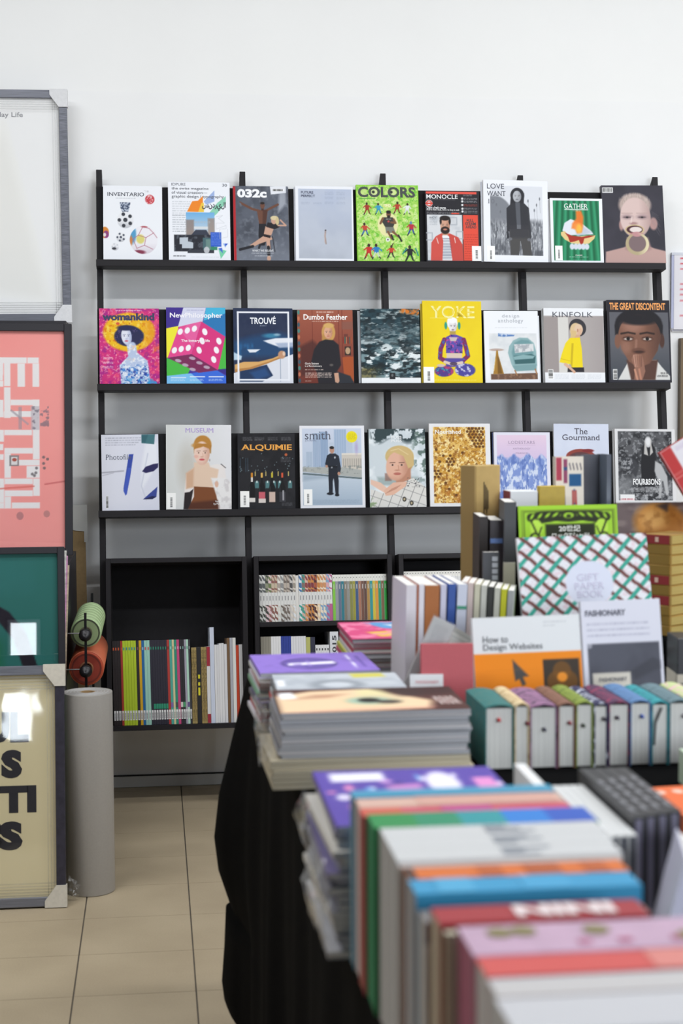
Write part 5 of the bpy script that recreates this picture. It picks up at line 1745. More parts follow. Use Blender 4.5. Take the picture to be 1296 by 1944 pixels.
# ================================================================== framed posters, rack and paper rolls at the left
SILV = mat('#7c7e88', 0.3, noise=0.35, scale=30, spec=0.6, stretch=(1, 1, 8), metal=0.35)
SILVH = mat('#7c7e88', 0.3, noise=0.35, scale=30, spec=0.6, stretch=(0.3, 1, 30), metal=0.35)
DKR = mat('#26242a', 0.45)
FOAM = mat('#dcdcde', 0.7, noise=0.05, scale=120)
ACR = clear_sheet('acrylic_sheet', 0.012)
WRAP = clear_sheet('shrink_wrap', 0.03, bump=0.06)
FOLD = clear_sheet('shrink_wrap_folds', 0.25, base=0.10)
def frame(name, label, M, w, h, rail, mats, dep, canvas, letters, gain=1.0, corners=None, glaze=ACR, seats=1):
    """frame with origin at its bottom right front corner, extending to -X; canvas painted on the poster"""
    t = thing(name, label, 'framed poster', M)
    mv, mh = mats
    bx('rail', -rail, 0, 0, dep, 0, h, mv, t, bevel=.0015)
    bx('rail', -w, -w + rail, 0, dep, 0, h, mv, t, bevel=.0015)
    bx('rail', -w + rail, -rail, 0, dep, 0, rail, mh, t, bevel=.0015)
    bx('rail', -w + rail, -rail, 0, dep, h - rail, h, mh, t, bevel=.0015)
    bx('backing_board', -w + rail * .5, -rail * .5, dep - .004, dep + .001, rail * .5, h - rail * .5, mat('#8a7454', .8), t)
    p = sheet(canvas, w - 2 * rail, h - 2 * rail, 'poster', t, gain, PRINTM, y=dep * .55)
    p.location = (-w / 2, 0, rail)
    bx('glazing', -w + rail, -rail, dep * .3, dep * .3 + .002, rail, h - rail, glaze, t)
    for s_, x0, z0, x1, z1, col, bold in letters:
        letter(s_, x0, z0, x1, z1, dep * .55 - .0006, mat(col, .6), t, 'poster_lettering', bold)
    if corners:
        cs, cm = corners
        # gathered folds of the film running along the rails
        for k in range(5):
            q = rail + .004 + k * .0085
            for a in ((-w + rail, -rail, q, q + .004), (-w + rail, -rail, h - q - .004, h - q)):
                MB().box(a[0], a[1], -.0012, -.0002, a[2], a[3]).build('film_fold', FOLD, t)
            if k < 3:
                MB().box(-q - .003, -q, -.0012, -.0002, rail, h - rail).build('film_fold', FOLD, t)
        for (cx_, cz_, sx_, sz_) in ((0, h, -1, -1), (0, 0, -1, 1), (-w, h, 1, -1), (-w, 0, 1, 1)):
            o_ = .003
            poly = [(cx_ - sx_ * o_, cz_ - sz_ * o_), (cx_ + sx_ * cs, cz_ - sz_ * o_), (cx_ + sx_ * cs, cz_ + sz_ * rail * .6), (cx_ + sx_ * rail * 1.0, cz_ + sz_ * cs), (cx_ - sx_ * o_, cz_ + sz_ * cs)]
            mb = MB()
            v = [(a, -.004, b) for a, b in poly] + [(a, dep + .003, b) for a, b in poly]
            n = len(poly)
            mb.add(v, [tuple(range(n)), tuple(range(2 * n - 1, n - 1, -1))] + [((i + 1) % n, i, n + i, n + (i + 1) % n) for i in range(n)])
            mb.build('corner_protector', cm, t)
    return t

# -- tall white poster, in shrink wrap, resting on the rack's upper rail against the wall
def cvz(w, h, px, base, seed=3):
    c = Cv(-w, -h, 0, 0, max(8, int(w / px)), max(8, int(h / px)), base, seed)     # y = -height
    return c
c = cvz(.56, .79, .006, '#fafaf8')
c.P([(-.40, -.10), (-.20, -.70), (-.05, -.05)], '#ecebe6', .6, .05)
frame('framed_poster', 'white poster in a silver frame with white corner guards, topmost by the wall', TR(.1005, -.115, 1.764) @ RX(-2.0) @ RY(-.4), .62, .845, .030, (SILV, SILVH), .022, c,
      [('day Life', -.252, .742, -.160, .765, '#9a9a9e', .012)], corners=(.062, FOAM), glaze=WRAP)
# -- pink poster
c = cvz(.513, .751, 0.0024, '#fca29d')
c.N(.25, .4, .8, '#fa9a95', .6)
W_ = '#efecec'
rects = [(0, 160, 345, 392), (240, 320, 345, 392), (75, 120, 345, 575), (75, 235, 345, 392), (170, 222, 392, 580), (275, 322, 392, 580), (0, 70, 440, 485), (0, 70, 535, 580), (75, 120, 585, 830), (120, 322, 683, 728), (275, 322, 683, 925),
         (75, 322, 775, 822), (75, 270, 925, 968), (20, 72, 925, 1020), (275, 322, 830, 1162), (75, 275, 1070, 1115), (75, 120, 1115, 1310), (175, 322, 1165, 1210), (230, 322, 1215, 1310), (75, 272, 1315, 1360), (20, 72, 1315, 1510), (275, 322, 1315, 1455), (75, 272, 1410, 1458), (75, 120, 1460, 1555), (125, 322, 1508, 1555), (0, 72, 1510, 1555), (25, 70, 350, 440), (25, 70, 685, 780), (0, 72, 780, 825), (25, 70, 1120, 1165), (0, 20, 1170, 1215)]
fx = lambda v: (v - 500) * 0.000485       # zoom pixels of the visible strip to metres from the poster's right edge
fy = lambda v: -.751 + (v - 135) * 0.000432
for x0, x1, y0, y1 in rects:
    if x1 - x0 > 10:
        c.R(fx(x0), fy(y0), fx(x1), fy(y1), W_)
for k in range(3):      # the block pattern goes on beyond the picture's edge
    for j in range(9):
        xx = -.27 - k * .08
        c.R(xx, fy(345) + j * .06, xx + (.06 if j % 2 else .022), fy(345) + j * .06 + .021, W_)
        c.R(xx, fy(345) + j * .06, xx + .021, fy(345) + j * .06 + .06, W_)
for k in range(12):
    c.T(fx(160 + 12 * (k % 3)), fy(285 + k * 23), fx(335 - 10 * (k % 2)), fy(301 + k * 23), 1, '#b07478' if k < 2 else '#8f8488', .6)
c.L([(fx(125), fy(770)), (fx(240), fy(878))], .007, '#a8a0aa', .7)
c.R(fx(175), fy(740), fx(198), fy(920), '#a09aa4', .6)
c.R(fx(262), fy(735), fx(322), fy(925), '#c4bcc4', .7)
c.N(.012, .5, .6, '#7c7480', .7, mask=c.Rm(fx(270), fy(735), fx(390), fy(925)))
c.R(fx(110), fy(1130), fx(176), fy(1215), '#8a8688')
c.R(fx(122), fy(1142), fx(166), fy(1205), '#e4e0e0')
c.E(fx(145), fy(1165), .008, .006, '#b0584c')
for x, y in ((270, 1280), (295, 1270), (285, 1292), (300, 1232), (355, 1232), (350, 1145), (378, 1160), (350, 1195)):
    c.E(fx(x), fy(y), .005, .005, '#6a6468', .8)
c.L([(fx(0), fy(1400)), (fx(280), fy(1378))], .006, '#dd7068', .7)
c.L([(fx(360), fy(1362)), (fx(500), fy(1338))], .006, '#c8686a', .7)
c.T(fx(110), fy(1640), fx(390), fy(1665), 1, '#a8787c', .8)
c.E(fx(182), fy(1615), .012, .014, '#a8787c', .7)
c.E(fx(370), fy(1600), .011, .012, '#b0807f', .7)
frame('framed_poster', 'coral pink poster of white blocks in a black frame, under the silver-framed one', TR(.1115, -.49, .937) @ RX(-3.6) @ RY(.4), .565, .803, .026, (DKR, DKR), .022, c, [])
# -- teal poster
c = cvz(.43, .93, .004, '#2f6e68')
c.N(.2, .4, .75, '#38797a', .7)
c.put(np.clip((c.Y + .62) / .3, 0, 1), '#215248', .6)
c.L([(-.26, -.80), (-.16, -.745), (-.115, -.69), (-.085, -.60), (-.07, -.45)], .042, '#241f2a')
c.put(np.clip((-.15 - c.X) / .03, 0, 1) * np.clip((c.Y + .70) / .04, 0, 1), '#1f6a4c', .9)
frame('framed_poster', 'dark teal poster in a black frame, behind the cream lettered poster', TR(.1165, -1.185, .004) @ RX(-5.0), .48, 1.018, .021, (DKR, DKR), .022, c, [])
# -- cream poster standing on the floor
c = cvz(.46, .63, .006, '#e2d6b0')
c.N(.3, .4, .7, '#dacfa8', .6)
LT = '#26242c'
frame('framed_poster', 'cream poster with heavy black lettering in shrink wrap, standing on the floor', TR(.1265, -1.46, .005) @ RX(-7), .52, .694, .027, (mat('#34323e', .35, noise=.3, scale=40), SILVH), .022, c,
      [('UL', -.230, .472, -.103, .562, LT, .06), ('S', -.183, .370, -.123, .452, LT, .07), ('TI', -.190, .270, -.083, .348, LT, .06), ('SS', -.250, .163, -.123, .246, LT, .07)], corners=(.060, mat('#cfc9bc', .7, noise=.06, scale=120)), glaze=WRAP)
# -- the black poster rack that carries the upper frames
t = thing('poster_rack', 'black poster rack standing against the wall behind the frames', 'rack', TR(0, 0, 0))
bx('side_panel', .098, .111, -.98, -.25, 0.002, .9125, DKR, t)
bx('side_panel', -.62, -.605, -.98, -.25, 0.002, .9125, DKR, t)
bx('shelf_board', -.62, .111, -.98, -.25, .913, .931, DKR, t)
bx('shelf_board', -.604, .097, -.97, -.31, .10, .118, DKR, t)
bx('upright', -.50, -.47, -.30, -.27, .932, 1.734, DKR, t)
bx('upright', .03, .06, -.30, -.27, .932, 1.734, DKR, t)
bx('top_rail', -.55, .09, -.30, -.06, 1.735, 1.757, DKR, t)
# -- wrapped prints standing between the teal frame and the rack, their ends showing at the right
ends = [('#e6e2da', .005, 1.002, .006, 'white wrapped print behind the teal poster, nearest it'), ('#d49ac4', .009, .985, .012, 'pink-patterned print behind the teal poster'), ('#c8b89c', .014, .955, .020, 'tan card-backed print behind the teal poster, farthest from it')]
for k, (col, dx, hh, dy, lab) in enumerate(ends):
    o = thing('wrapped_print', lab, 'print', TR(.1165 + dx - .041, -1.157 + .008 * k, .006) @ RX(-5) @ RY(2.4))
    bx('print_board', -.40, 0, 0, .0055, 0, hh, mat(col, .6, noise=.3, scale=90), o)
    bx('plastic_sleeve', -.402, .0012, -.0006, .0061, -.0005, hh + .004, WRAP, o)
# -- cardboard sheets behind the rack
t = thing('cardboard_sheet', 'brown cardboard sheet leaning on the wall beside the pink poster', 'cardboard', TR(.08, -.235, .003) @ RX(-4) @ RY(-.5))
bx('board', -.25, .0705, 0, .006, 0, 1.02, mat('#8c7450', .85, noise=.08, scale=80), t)
bx('corner_sleeve', -.252, .078, -.003, .0095, 1.005, 1.092, mat('#b9b8b4', .7), t)
MB().add([(.01, -.003, 1.005), (.078, -.003, 1.005), (.078, -.003, .955), (.066, -.003, .955), (.066, -.003, .995), (.035, -.003, .998),
          (.01, .0095, 1.005), (.078, .0095, 1.005), (.078, .0095, .955), (.066, .0095, .955), (.066, .0095, .995), (.035, .0095, .998)],
         [(0, 5, 4, 3, 2, 1), (6, 7, 8, 9, 10, 11), (0, 1, 7, 6), (1, 2, 8, 7), (2, 3, 9, 8), (3, 4, 10, 9), (4, 5, 11, 10), (5, 0, 6, 11)]).build('sleeve_flap', mat('#b9b8b4', .7), t)
# -- roll holder with a green and an orange roll of paper
hd = thing('roll_holder', 'black rod holder carrying the green and orange paper rolls', 'holder', TR(.175, -1.0, .003))
BLM = mat('#1c1b1e', .35, metal=.4)
mb = MB()
mb.box(-.004, .004, -.036, -.028, 0, .80)
mb.build('upright_bar', BLM, hd)
bx('foot_plate', -.05, .05, -.09, .53, 0, .012, BLM, hd)
mb = MB().box(-.004, .004, .515, .523, 0, .80)
mb.build('upright_bar', BLM, hd)
for z in (.733, .619):
    MB().tube((0, -.06, z), (0, .54, z), .007).build('axle', BLM, hd, smooth=True)
    MB().lathe([(.0, -.002), (.014, 0), (.02, .006), (.02, .018), (.012, .024), (.0, .026)], (0, -.064, z), (0, 1, 0), 20).build('knob', BLM, hd, smooth=True)
    MB().tube((-.062, -.034, z + .003), (-.004, -.034, z + .003), .0022).build('side_rod', mat('#8a8a8c', .3, metal=.8), hd)
def roll(label, z, r, cols, rings, hub, y0, y1, name):
    t = thing('paper_roll', label, 'paper roll', TR(.175, -1.0, z))
    n = rings
    for k in range(n):
        a = y0 + (y1 - y0) * k / n
        b = y0 + (y1 - y0) * (k + 1) / n - (.002 if n > 1 else 0)
        rr = r
        bev = .003 if n == 1 else .012
        MB().lathe([(hub, a), (rr - bev, a), (rr, a + bev), (rr, b - bev), (rr - bev, b), (hub, b)], (0, 0, 0), (0, 1, 0), 48).build(name, mat(cols[0], .6), t, smooth=False)
    MB().lathe([(hub - .006, y0 - .002), (hub, y0 - .002), (hub, y1), (hub - .006, y1)], (0, 0, 0), (0, 1, 0), 32).build('cardboard_core', mat(cols[1], .8), t, smooth=True)
    if n > 1:
        MB().lathe([(hub, y0 + .004), (r - .009, y0 + .004), (r - .009, y1 - .004), (hub, y1 - .004)], (0, 0, 0), (0, 1, 0), 40).build('inner_core', mat('#6c7a58', .8), t)
    MB().lathe([(hub, y0 - .0012), (r * .80, y0 - .0012), (r * .80, y0 + .001), (hub, y0 + .001)], (0, 0, 0), (0, 1, 0), 40).build('end_disc', mat(cols[2], .8), t)
    MB().lathe([(r * .80, y0 - .0016), (r * .90, y0 - .0016), (r * .90, y0 + .001), (r * .80, y0 + .001)], (0, 0, 0), (0, 1, 0), 40).build('end_rim', mat(cols[3], .8), t)
    return t
roll('light green ribbed paper roll on the black holder', .736, .0485, ('#a5bd8c', '#5c5a44', '#83936a', '#3a3f2e'), 7, .020, 0.0, .42, 'ring')
t = roll('orange-red paper roll under the green one on the holder', .622, .0525, ('#b04428', '#8c5a3c', '#8a3020', '#6a2418'), 1, .022, 0.0, .46, 'wound_paper')
MB().lathe([(.0526, .004), (.0548, .004), (.0548, .44), (.0526, .44)], (0, 0, 0), (0, 1, 0), 48).build('loose_wrap', mat('#cc6a48', .6), t, smooth=True)
# -- tall grey roll of wrapping paper on the floor
t = thing('wrapping_paper_roll', 'tall grey roll of wrapping paper standing on the tiled floor', 'paper roll', TR(.1905, -1.30, 0.001))
MB().lathe([(.022, 0), (.0725, 0), (.073, .002), (.073, .598), (.0725, .600), (.022, .600)], (0, 0, 0), (0, 0, 1), 64).build('wound_paper', mat('#a09c97', .38, noise=.03, scale=200, spec=.6), t, smooth=False)
for o in t.children:
    me = o.data
    me.polygons.foreach_set('use_smooth', [abs(p.normal.z) < .5 for p in me.polygons])
MB().lathe([(.019, 0), (.022, 0), (.022, .5995), (.019, .5995)], (0, 0, 0), (0, 0, 1), 32).build('cardboard_core', mat('#a08258', .8), t)
mb = MB()
for k in range(4):
    r_ = .030 + k * .010
    mb.lathe([(r_, .6000), (r_ + .0012, .6000), (r_ + .0012, .6006), (r_, .6006)], (0, 0, 0), (0, 0, 1), 48)
mb.build('winding_lines', mat('#c9c9cb', .6), t)
# crumpled film at the roll's foot
mb = MB()
r5 = random.Random(5)
g = 9
vs = []
for j in range(g):
    for i in range(g):
        a, b = i / (g - 1), j / (g - 1)
        vs.append((.1435 + .03 * a - .012 + r5.uniform(-.004, .004), -1.392 - .018 * math.sin(3 * b) + r5.uniform(-.005, .005), .004 + .075 * b * (1 - .5 * a) + r5.uniform(0, .004)))
fs = [(j * g + i, j * g + i + 1, (j + 1) * g + i + 1, (j + 1) * g + i) for j in range(g - 1) for i in range(g - 1)]
o = MB().add(vs, fs).build('plastic_film', clear_sheet('crumpled_film', .45, base=.10))
tag(o, 'crumpled scrap of clear film at the foot of the grey paper roll', 'plastic film')
# ================================================================== right edge of the wall
t = thing('notice_pad', 'white notice sheets with red print hanging on the wall at the right edge', 'notice', TR(2.50, -.004, 1.745))
c = Cv(0, 0, 40, 100, 40, 100, '#e6e4ea', 5)
for y in (4, 11, 18, 38, 45, 52, 60, 80):
    c.T(6, y, 36, y + 4, 1, '#d04a58', .9)
sh = sheet(c, .165, .292, 'top_sheet', t, 1, PRINTM, y=-.012)
for k in range(4):
    bx('under_sheet', -.0925 + .002 * k, .0825, -.0105 + .0025 * k, -.0095 + .0025 * k, -.004 * k + .004, .292, mat(('#b8bcd8', '#dcdce2', '#c4c4d4', '#e0e0e4')[k], .6), t)
bx('clip_strip', -.0925, .0825, -.0135, 0.0, .288, .298, mat('#cfd2dc', .4), t)
t = thing('framed_board', 'narrow edge of a brown wooden frame on the wall at the right', 'frame', TR(2.60, -.003, 1.16))
bx('rail', -.158, -.130, -.03, 0, 0, .55, mat('#6c583c', .5, noise=.15, scale=50, stretch=(1, 1, .1)), t)
bx('rail', .130, .158, -.03, 0, 0, .55, mat('#6c583c', .5, noise=.15, scale=50, stretch=(1, 1, .1)), t)
bx('rail', -.130, .130, -.03, 0, .522, .55, mat('#6c583c', .5), t)
bx('rail', -.130, .130, -.03, 0, 0, .028, mat('#6c583c', .5), t)
bx('board', -.130, .130, -.015, -.004, .028, .522, mat('#c8bfae', .7), t)

# ================================================================== the display table
TZ = 0.86
CLOTH = mat('#070708', 0.9, noise=.25, scale=90, spec=0.04)
TX0, TX1, TY0, TY1 = 0.606, 1.62, -5.75, -2.46
t = thing('display_table', 'long trestle table hidden under the black cloth', 'table', TR(TX0, TY0, 0))
bx('tabletop', 0.0, TX1 - TX0, 0.0, TY1 - TY0, TZ - .030, TZ - .004, mat('#7c6448', .6), t)
for a in (.12, TX1 - TX0 - .17):
    for b in (.15, TY1 - TY0 - .22):
        bx('leg', a, a + .05, b, b + .05, 0.002, TZ - .031, mat('#4a4a4e', .4), t)
# cloth: top sheet and a skirt with folds; it bells out at the far left corner
per = []
def seg(p, q, n, nrm):
    for i in range(n):
        k = i / n
        per.append((p[0] + (q[0] - p[0]) * k, p[1] + (q[1] - p[1]) * k, nrm[0], nrm[1]))
seg((TX0, TY0), (TX0, TY1 - .04), 150, (-1, 0))
for i in range(8):
    a = math.pi - i / 8 * math.pi / 2
    per.append((TX0 + .04 + .04 * math.cos(a), TY1 - .04 + .04 * math.sin(a), math.cos(a), math.sin(a)))
seg((TX0 + .04, TY1), (TX1, TY1), 50, (0, 1))
seg((TX1, TY1), (TX1, TY0), 100, (1, 0))
seg((TX1, TY0), (TX0, TY0), 50, (0, -1))
prof = [(.862, 0), (.852, .004), (.713, .040), (.569, .075), (.472, .086), (.398, .077), (.335, .056), (.318, .050), (.312, .060), (.22, .064), (.14, .070), (.10, .065), (.07, .040), (.03, .024), (.006, .022)]
zs = [.862, .858, .850, .83, .80, .76, .713, .66, .61, .569, .52, .472, .43, .398, .36, .335, .318, .312, .27, .22, .18, .14, .12, .10, .07, .04, .006]
def bell(z):
    for (z1, a), (z0, b) in zip(prof[:-1], prof[1:]):
        if z0 <= z <= z1:
            return a + (b - a) * (z1 - z) / (z1 - z0)
    return prof[-1][1]
vs, fs = [], []
NP = len(per)
for z in zs:
    k = (.862 - z) / .862
    for i, (x, y, nx, ny) in enumerate(per):
        s = i * .055
        near = math.exp(-((y - TY1) / .30) ** 2) if x < TX0 + .06 else 0
        f = k ** .7 * (.014 + .010 * math.sin(s * 2.9 + 1.3) + .011 * math.sin(s * 6.1 + 2.2 * k) + .007 * math.sin(s * 11 + 3 * k))
        f = max(f, 0.0) + (.002 if z < .857 else 0)
        if x < TX0 + .06:
            off = f * (1 - near * .8) + near * bell(z)
            vs.append((x + (-1 if near > .01 else nx) * off if nx <= 0 else x + nx * off, y + ny * f * .4, z))
        else:
            vs.append((x + nx * f, y + ny * f, z))
for r in range(len(zs) - 1):
    for i in range(NP):
        j = (i + 1) % NP
        fs.append((r * NP + i, (r + 1) * NP + i, (r + 1) * NP + j, r * NP + j))
fs.append(tuple(range(NP)))
o = MB().add(vs, fs).build('tablecloth', CLOTH, None, smooth=True)
tag(o, 'black cloth draped over the display table down to the floor', 'tablecloth')
for p in o.data.polygons:
    if len(p.vertices) > 4:
        p.use_smooth = False
TT = TZ + .0028

def flat_mag(label, M, w, d, th, cover, paper, group, art=None, name='magazine', texts=(), gain=1.0, spine_left=True, wrap=False):
    """a magazine lying flat; origin at the centre of its underside"""
    t = thing(name, label, 'magazine', M, group)
    bx('page_block', -w / 2 + .001, w / 2 - .001, -d / 2 + .0008, d / 2 - .0008, .0004, th - .0004, paper, t)
    cm = mat(cover, .4)
    bx('back_cover', -w / 2 + .0004, w / 2, -d / 2, d / 2, 0, .0004, cm, t)
    if art is None:
        bx('front_cover', -w / 2 + .0004, w / 2, -d / 2, d / 2, th - .0004, th, cm, t)
    else:
        n = .0035
        c = Cv(0, 0, 100, 100, int(w / n), int(d / n), cover, seed=int(w * 1e4))
        art(c)
        s = sheet(c, w, d, 'front_cover', t, gain, PRINT, y=th, lying=True)
        s.location = (0, -d / 2, 0)
    bx('spine', -w / 2, -w / 2 + .0005, -d / 2, d / 2, 0, th, cm, t)
    for s_, x0, y0, x1, y1, col, b in texts:
        letter(s_, x0, y0, x1, y1, th + .0008, mat(col, .5), t, 'lettering', b, plane='xy')
    return t
def stack(labels_top, base, cx, cy, w, d, ths, covers, papers, lab, group, jit=.003, rot=0.0, art=None, texts=(), seed=1, gain=1.0):
    r = random.Random(seed)
    z = base
    n = len(ths)
    for k in range(n):
        top = k == n - 1
        lb = lab + ', ' + ORD[n - 2 - k] + ' below the top' if not top else ''
        M = TR(cx + r.uniform(-jit, jit) * (not top), cy + r.uniform(-jit, jit) * (not top), z) @ RZ(rot + r.uniform(-1, 1) * (not top))
        flat_mag(labels_top if top else lb, M, w, d, ths[k], covers[k % len(covers)] if not top else covers[-1], papers[k % len(papers)], group, art if top else None, texts=texts if top else (), gain=gain)
        z += ths[k] + .0005
    return z
def stack_ths(total, n):
    return [total / n - .0005] * n

# -- purple pile
def art_purple(c):
    c.put(np.ones(c.X.shape), '#8a70c4')
    c.E(46, 55, 24, 30, '#4a3c78', 1, 2)
    c.E(46, 55, 22, 27, '#6c58a8', .8, 3)
    c.P([(28, 52), (68, 46), (69, 58), (28, 64)], '#e4e0f0', 1, 1)
    c.R(45, 40, 46.5, 70, '#a894d4')
    c.R(82, 15, 84.5, 85, '#e0dcf0')
    c.R(90, 20, 92, 80, '#5c4898')
    c.N(12, .6, .7, '#7a62b4', .6)
PGL = pages('#dcd9db', axis=2)
PGW = pages('#ebe9e5', axis=2)
PGG = pages('#c2c3c8', axis=2)
PGB = pages('#c9c0aa', axis=2)
stack('purple-covered magazine on top of the farthest pile along the table edge', TT, .680, -3.140, .215, .215, stack_ths(.105, 12), ['#6a9c7c', '#c8c8d0', '#a83c44', '#dcdce0', '#5c5c6c', '#b8a8c8', '#8a70c4'], [PGL, PGW, PGG], 'magazine under the purple-covered one in the far pile', 'pile under the purple magazine', .004, 1.5, art_purple, seed=2)
# -- silver pile
def art_silver(c):
    c.put(np.ones(c.X.shape), '#b9bec4')
    c.N(18, .4, .7, '#a4aab2', .8)
    c.E(48, 58, 22, 26, '#8a9098', .9, 8)
    c.E(48, 58, 12, 14, '#c9ced4', .8, 6)
    c.P([(62, 2), (88, 2), (90, 22), (64, 24)], '#c8bf4c', .9, 3)
    c.L([(10, 92), (92, 88)], 2, '#e2e4e8')
    c.R(2, 30, 8, 60, '#e6e6ea')
stack('silver-grey magazine with a yellow flash on the second pile along the table edge', TT, .702, -3.362, .218, .195, stack_ths(.104, 11), ['#8c8c94', '#b43c3c', '#c8ccd0', '#6c7078', '#e0e0e4', '#9ca0a8'], [PGL, PGG, PGW], 'magazine under the silver-grey one in the second pile', 'pile under the silver magazine', .005, -1.0, art_silver, seed=3)
# -- large eye pile: newsprint below, glossy issues above
def art_eye(c):
    c.put(np.ones(c.X.shape), '#4a2a26')
    c.P([(0, 30), (20, 10), (55, 4), (62, 22), (84, 60), (80, 92), (50, 97), (10, 100), (0, 100)], '#e2c4a0', 1, 6)
    c.P([(8, 45), (22, 26), (40, 24), (30, 40)], '#a87860', .7, 8)
    c.P([(46, 8), (62, 6), (64, 34), (46, 38)], '#d8cc9c', 1, 5)
    c.E(52, 55, 16, 22, '#c8bc98', 1, 8)
    c.E(50, 56, 12, 14, '#9cb4a0', 1, 4)
    c.E(50, 54, 6, 10, '#201c1c', 1, 3)
    c.E(60, 62, 7, 8, '#3a302c', .9, 4)
    c.L([(5, 100), (40, 90), (80, 88)], 5, '#c87a74', .5, 6)
    c.P([(2, 16), (10, 14), (12, 40), (3, 42)], '#e6e6e8', 1, 2)
    for q in (86, 89, 92, 95):
        c.L([(q, 45), (q + 2, 75)], 1.6, '#cdbcb8')
    c.P([(55, 0), (100, 0), (100, 30), (70, 40)], '#32201f', .8, 10)
z = TT
r6 = random.Random(11)
for k in range(6):
    flat_mag('rough newsprint magazine at the foot of the eye pile, %s from below' % ORD[k], TR(.716 + r6.uniform(-.004, .004), -3.575 + r6.uniform(-.004, .004), z) @ RZ(r6.uniform(-1.2, 1.2)), .305, .205, .0068, '#b8ad94', PGB, 'newsprint issues at the foot of the eye pile')
    z += .0073
for k in range(11):
    flat_mag('glossy grey-edged magazine beneath the eye cover, %s down' % ORD[10 - k], TR(.722 + r6.uniform(-.004, .004), -3.57 + r6.uniform(-.003, .003), z) @ RZ(r6.uniform(-.8, .8)), .288, .198, .0054, ('#7c7c84', '#9a9aa2', '#5c5c62', '#b4b0b0')[k % 4], (PGG, PGL, PGG)[k % 3], 'glossy issues in the eye pile')
    z += .0058
flat_mag('magazine with a huge eye on the cover, topping the big pile at the table edge', TR(.724, -3.571, z) @ RZ(-1.0), .290, .200, .0055, '#4a2a26', PGG, 'glossy issues in the eye pile', art_eye, texts=[('KOLAJ', .075, .012, .125, .045, '#c9b4b0', .03)][:0])
# crumpled sleeves drooping over the pile's left side
WR2 = clear_sheet('soft_polythene', .2, base=.10)
r7 = random.Random(21)
for (yy, z0, z1, lab) in ((-3.60, .885, .955, 'loose clear sleeve sticking out of the eye pile, lower'), (-3.50, .90, .968, 'loose clear sleeve sticking out of the eye pile, far')):
    g = 8
    vs = []
    for j in range(g):
        for i in range(g):
            a, b = i / (g - 1), j / (g - 1)
            vs.append((.567 - .016 * math.sin(math.pi * a) + r7.uniform(-.004, .003), yy + (a - .5) * .12 + r7.uniform(-.004, .004), z0 + (z1 - z0) * b + r7.uniform(-.004, .004)))
    o = MB().add(vs, [(j * g + i, j * g + i + 1, (j + 1) * g + i + 1, (j + 1) * g + i) for j in range(g - 1) for i in range(g - 1)]).build('plastic_sleeve', WR2)
    tag(o, lab, 'plastic sleeve')
# -- pink pile behind
def art_pink(c):
    c.put(np.ones(c.X.shape), '#d0487c')
    c.P([(25, 5), (60, 0), (100, 0), (100, 40), (70, 55), (40, 40)], '#5c9cd0', 1, 5)
    c.P([(45, 20), (90, 10), (95, 40), (65, 50)], '#e6eaf0', 1, 6)
    c.P([(20, 62), (60, 55), (100, 60), (100, 85), (30, 88)], '#e0c83c', 1, 5)
    c.N(14, .6, .7, '#e88cac', .8)
stack('pink magazine with blue and yellow swirls topping the back pile', TT, .882, -2.815, .208, .250, stack_ths(.117, 12), ['#c0c04c', '#d8d8dc', '#b8405c', '#e0dce0', '#c4a8b8', '#8c8c94', '#d0487c'], [PGW, PGL, PGG], 'magazine under the pink swirled one in the back pile', 'pile under the pink magazine', .004, 0, art_pink, seed=5)

# -- upright books leaning together behind the red booklet
def up(label, x, y, th, h, d, col, tilt=0.0, yaw=0.0, bands=(), lean=0.0, group=None, paper=None, z=None, c=.001):
    M = TR(x, y, TT if z is None else z) @ RZ(yaw) @ RY(tilt) @ RX(lean)
    return book('book', label, 'book', M, th, h, d, mat(col, .5), paper, bands=bands, group=group, c=c)
gl_ = 'upright books behind the red booklet'
up('broad white book with a brown stripe, leftmost of the upright books', .8555, -3.16, .0185, .246, .17, '#dcd6dc', 1.2, group=gl_)
up('thin rust-brown book between the white upright books', .8672, -3.16, .0035, .246, .17, '#a8582c', 1.2, group=gl_)
up('white upright book left of the orange-brown one', .8745, -3.16, .0095, .247, .17, '#e0dce4', 1.2, group=gl_)
up('orange-brown upright book behind the red booklet', .8935, -3.16, .0265, .245, .17, '#a8601e', 1.4, group=gl_)
up('pale lilac upright book between the orange-brown and blue ones', .9130, -3.16, .0105, .246, .17, '#c9c8dc', 1.8, group=gl_)
up('royal blue upright book behind the red booklet', .9270, -3.16, .0135, .247, .17, '#1c4a9c', 2.2, group=gl_)
up('white upright book with a green mark, right of the blue one', .9440, -3.16, .018, .246, .17, '#ccd0e0', 2.8, group=gl_, bands=[(.20, .206, mat('#2c8c6c', .5), 'spine_mark')])
# sleeved cards standing in a row further right
r8 = random.Random(8)
for k in range(8):
    col = ['#d8c4bc', '#d0bcb4', '#cfcab0', '#c9c8bc', '#3c3c38', '#c9c8b8', '#c8c82c', '#a8aaa8', '#b8bcc4'][k]
    nm = ['blush', 'blush', 'cream', 'stone', 'charcoal', 'stone', 'yellow', 'grey', 'silver'][k]
    up('%s card pack standing upright behind the website book%s' % (nm, ', nearer the blue book' if k in (0, 3) else ''), .970 + k * .0115, -3.06 - k * .0033, .0105, .240 - .0022 * k, .10, col, 2.0 + .2 * k, yaw=-16, group='card packs behind the website book', bands=[], c=.0006)
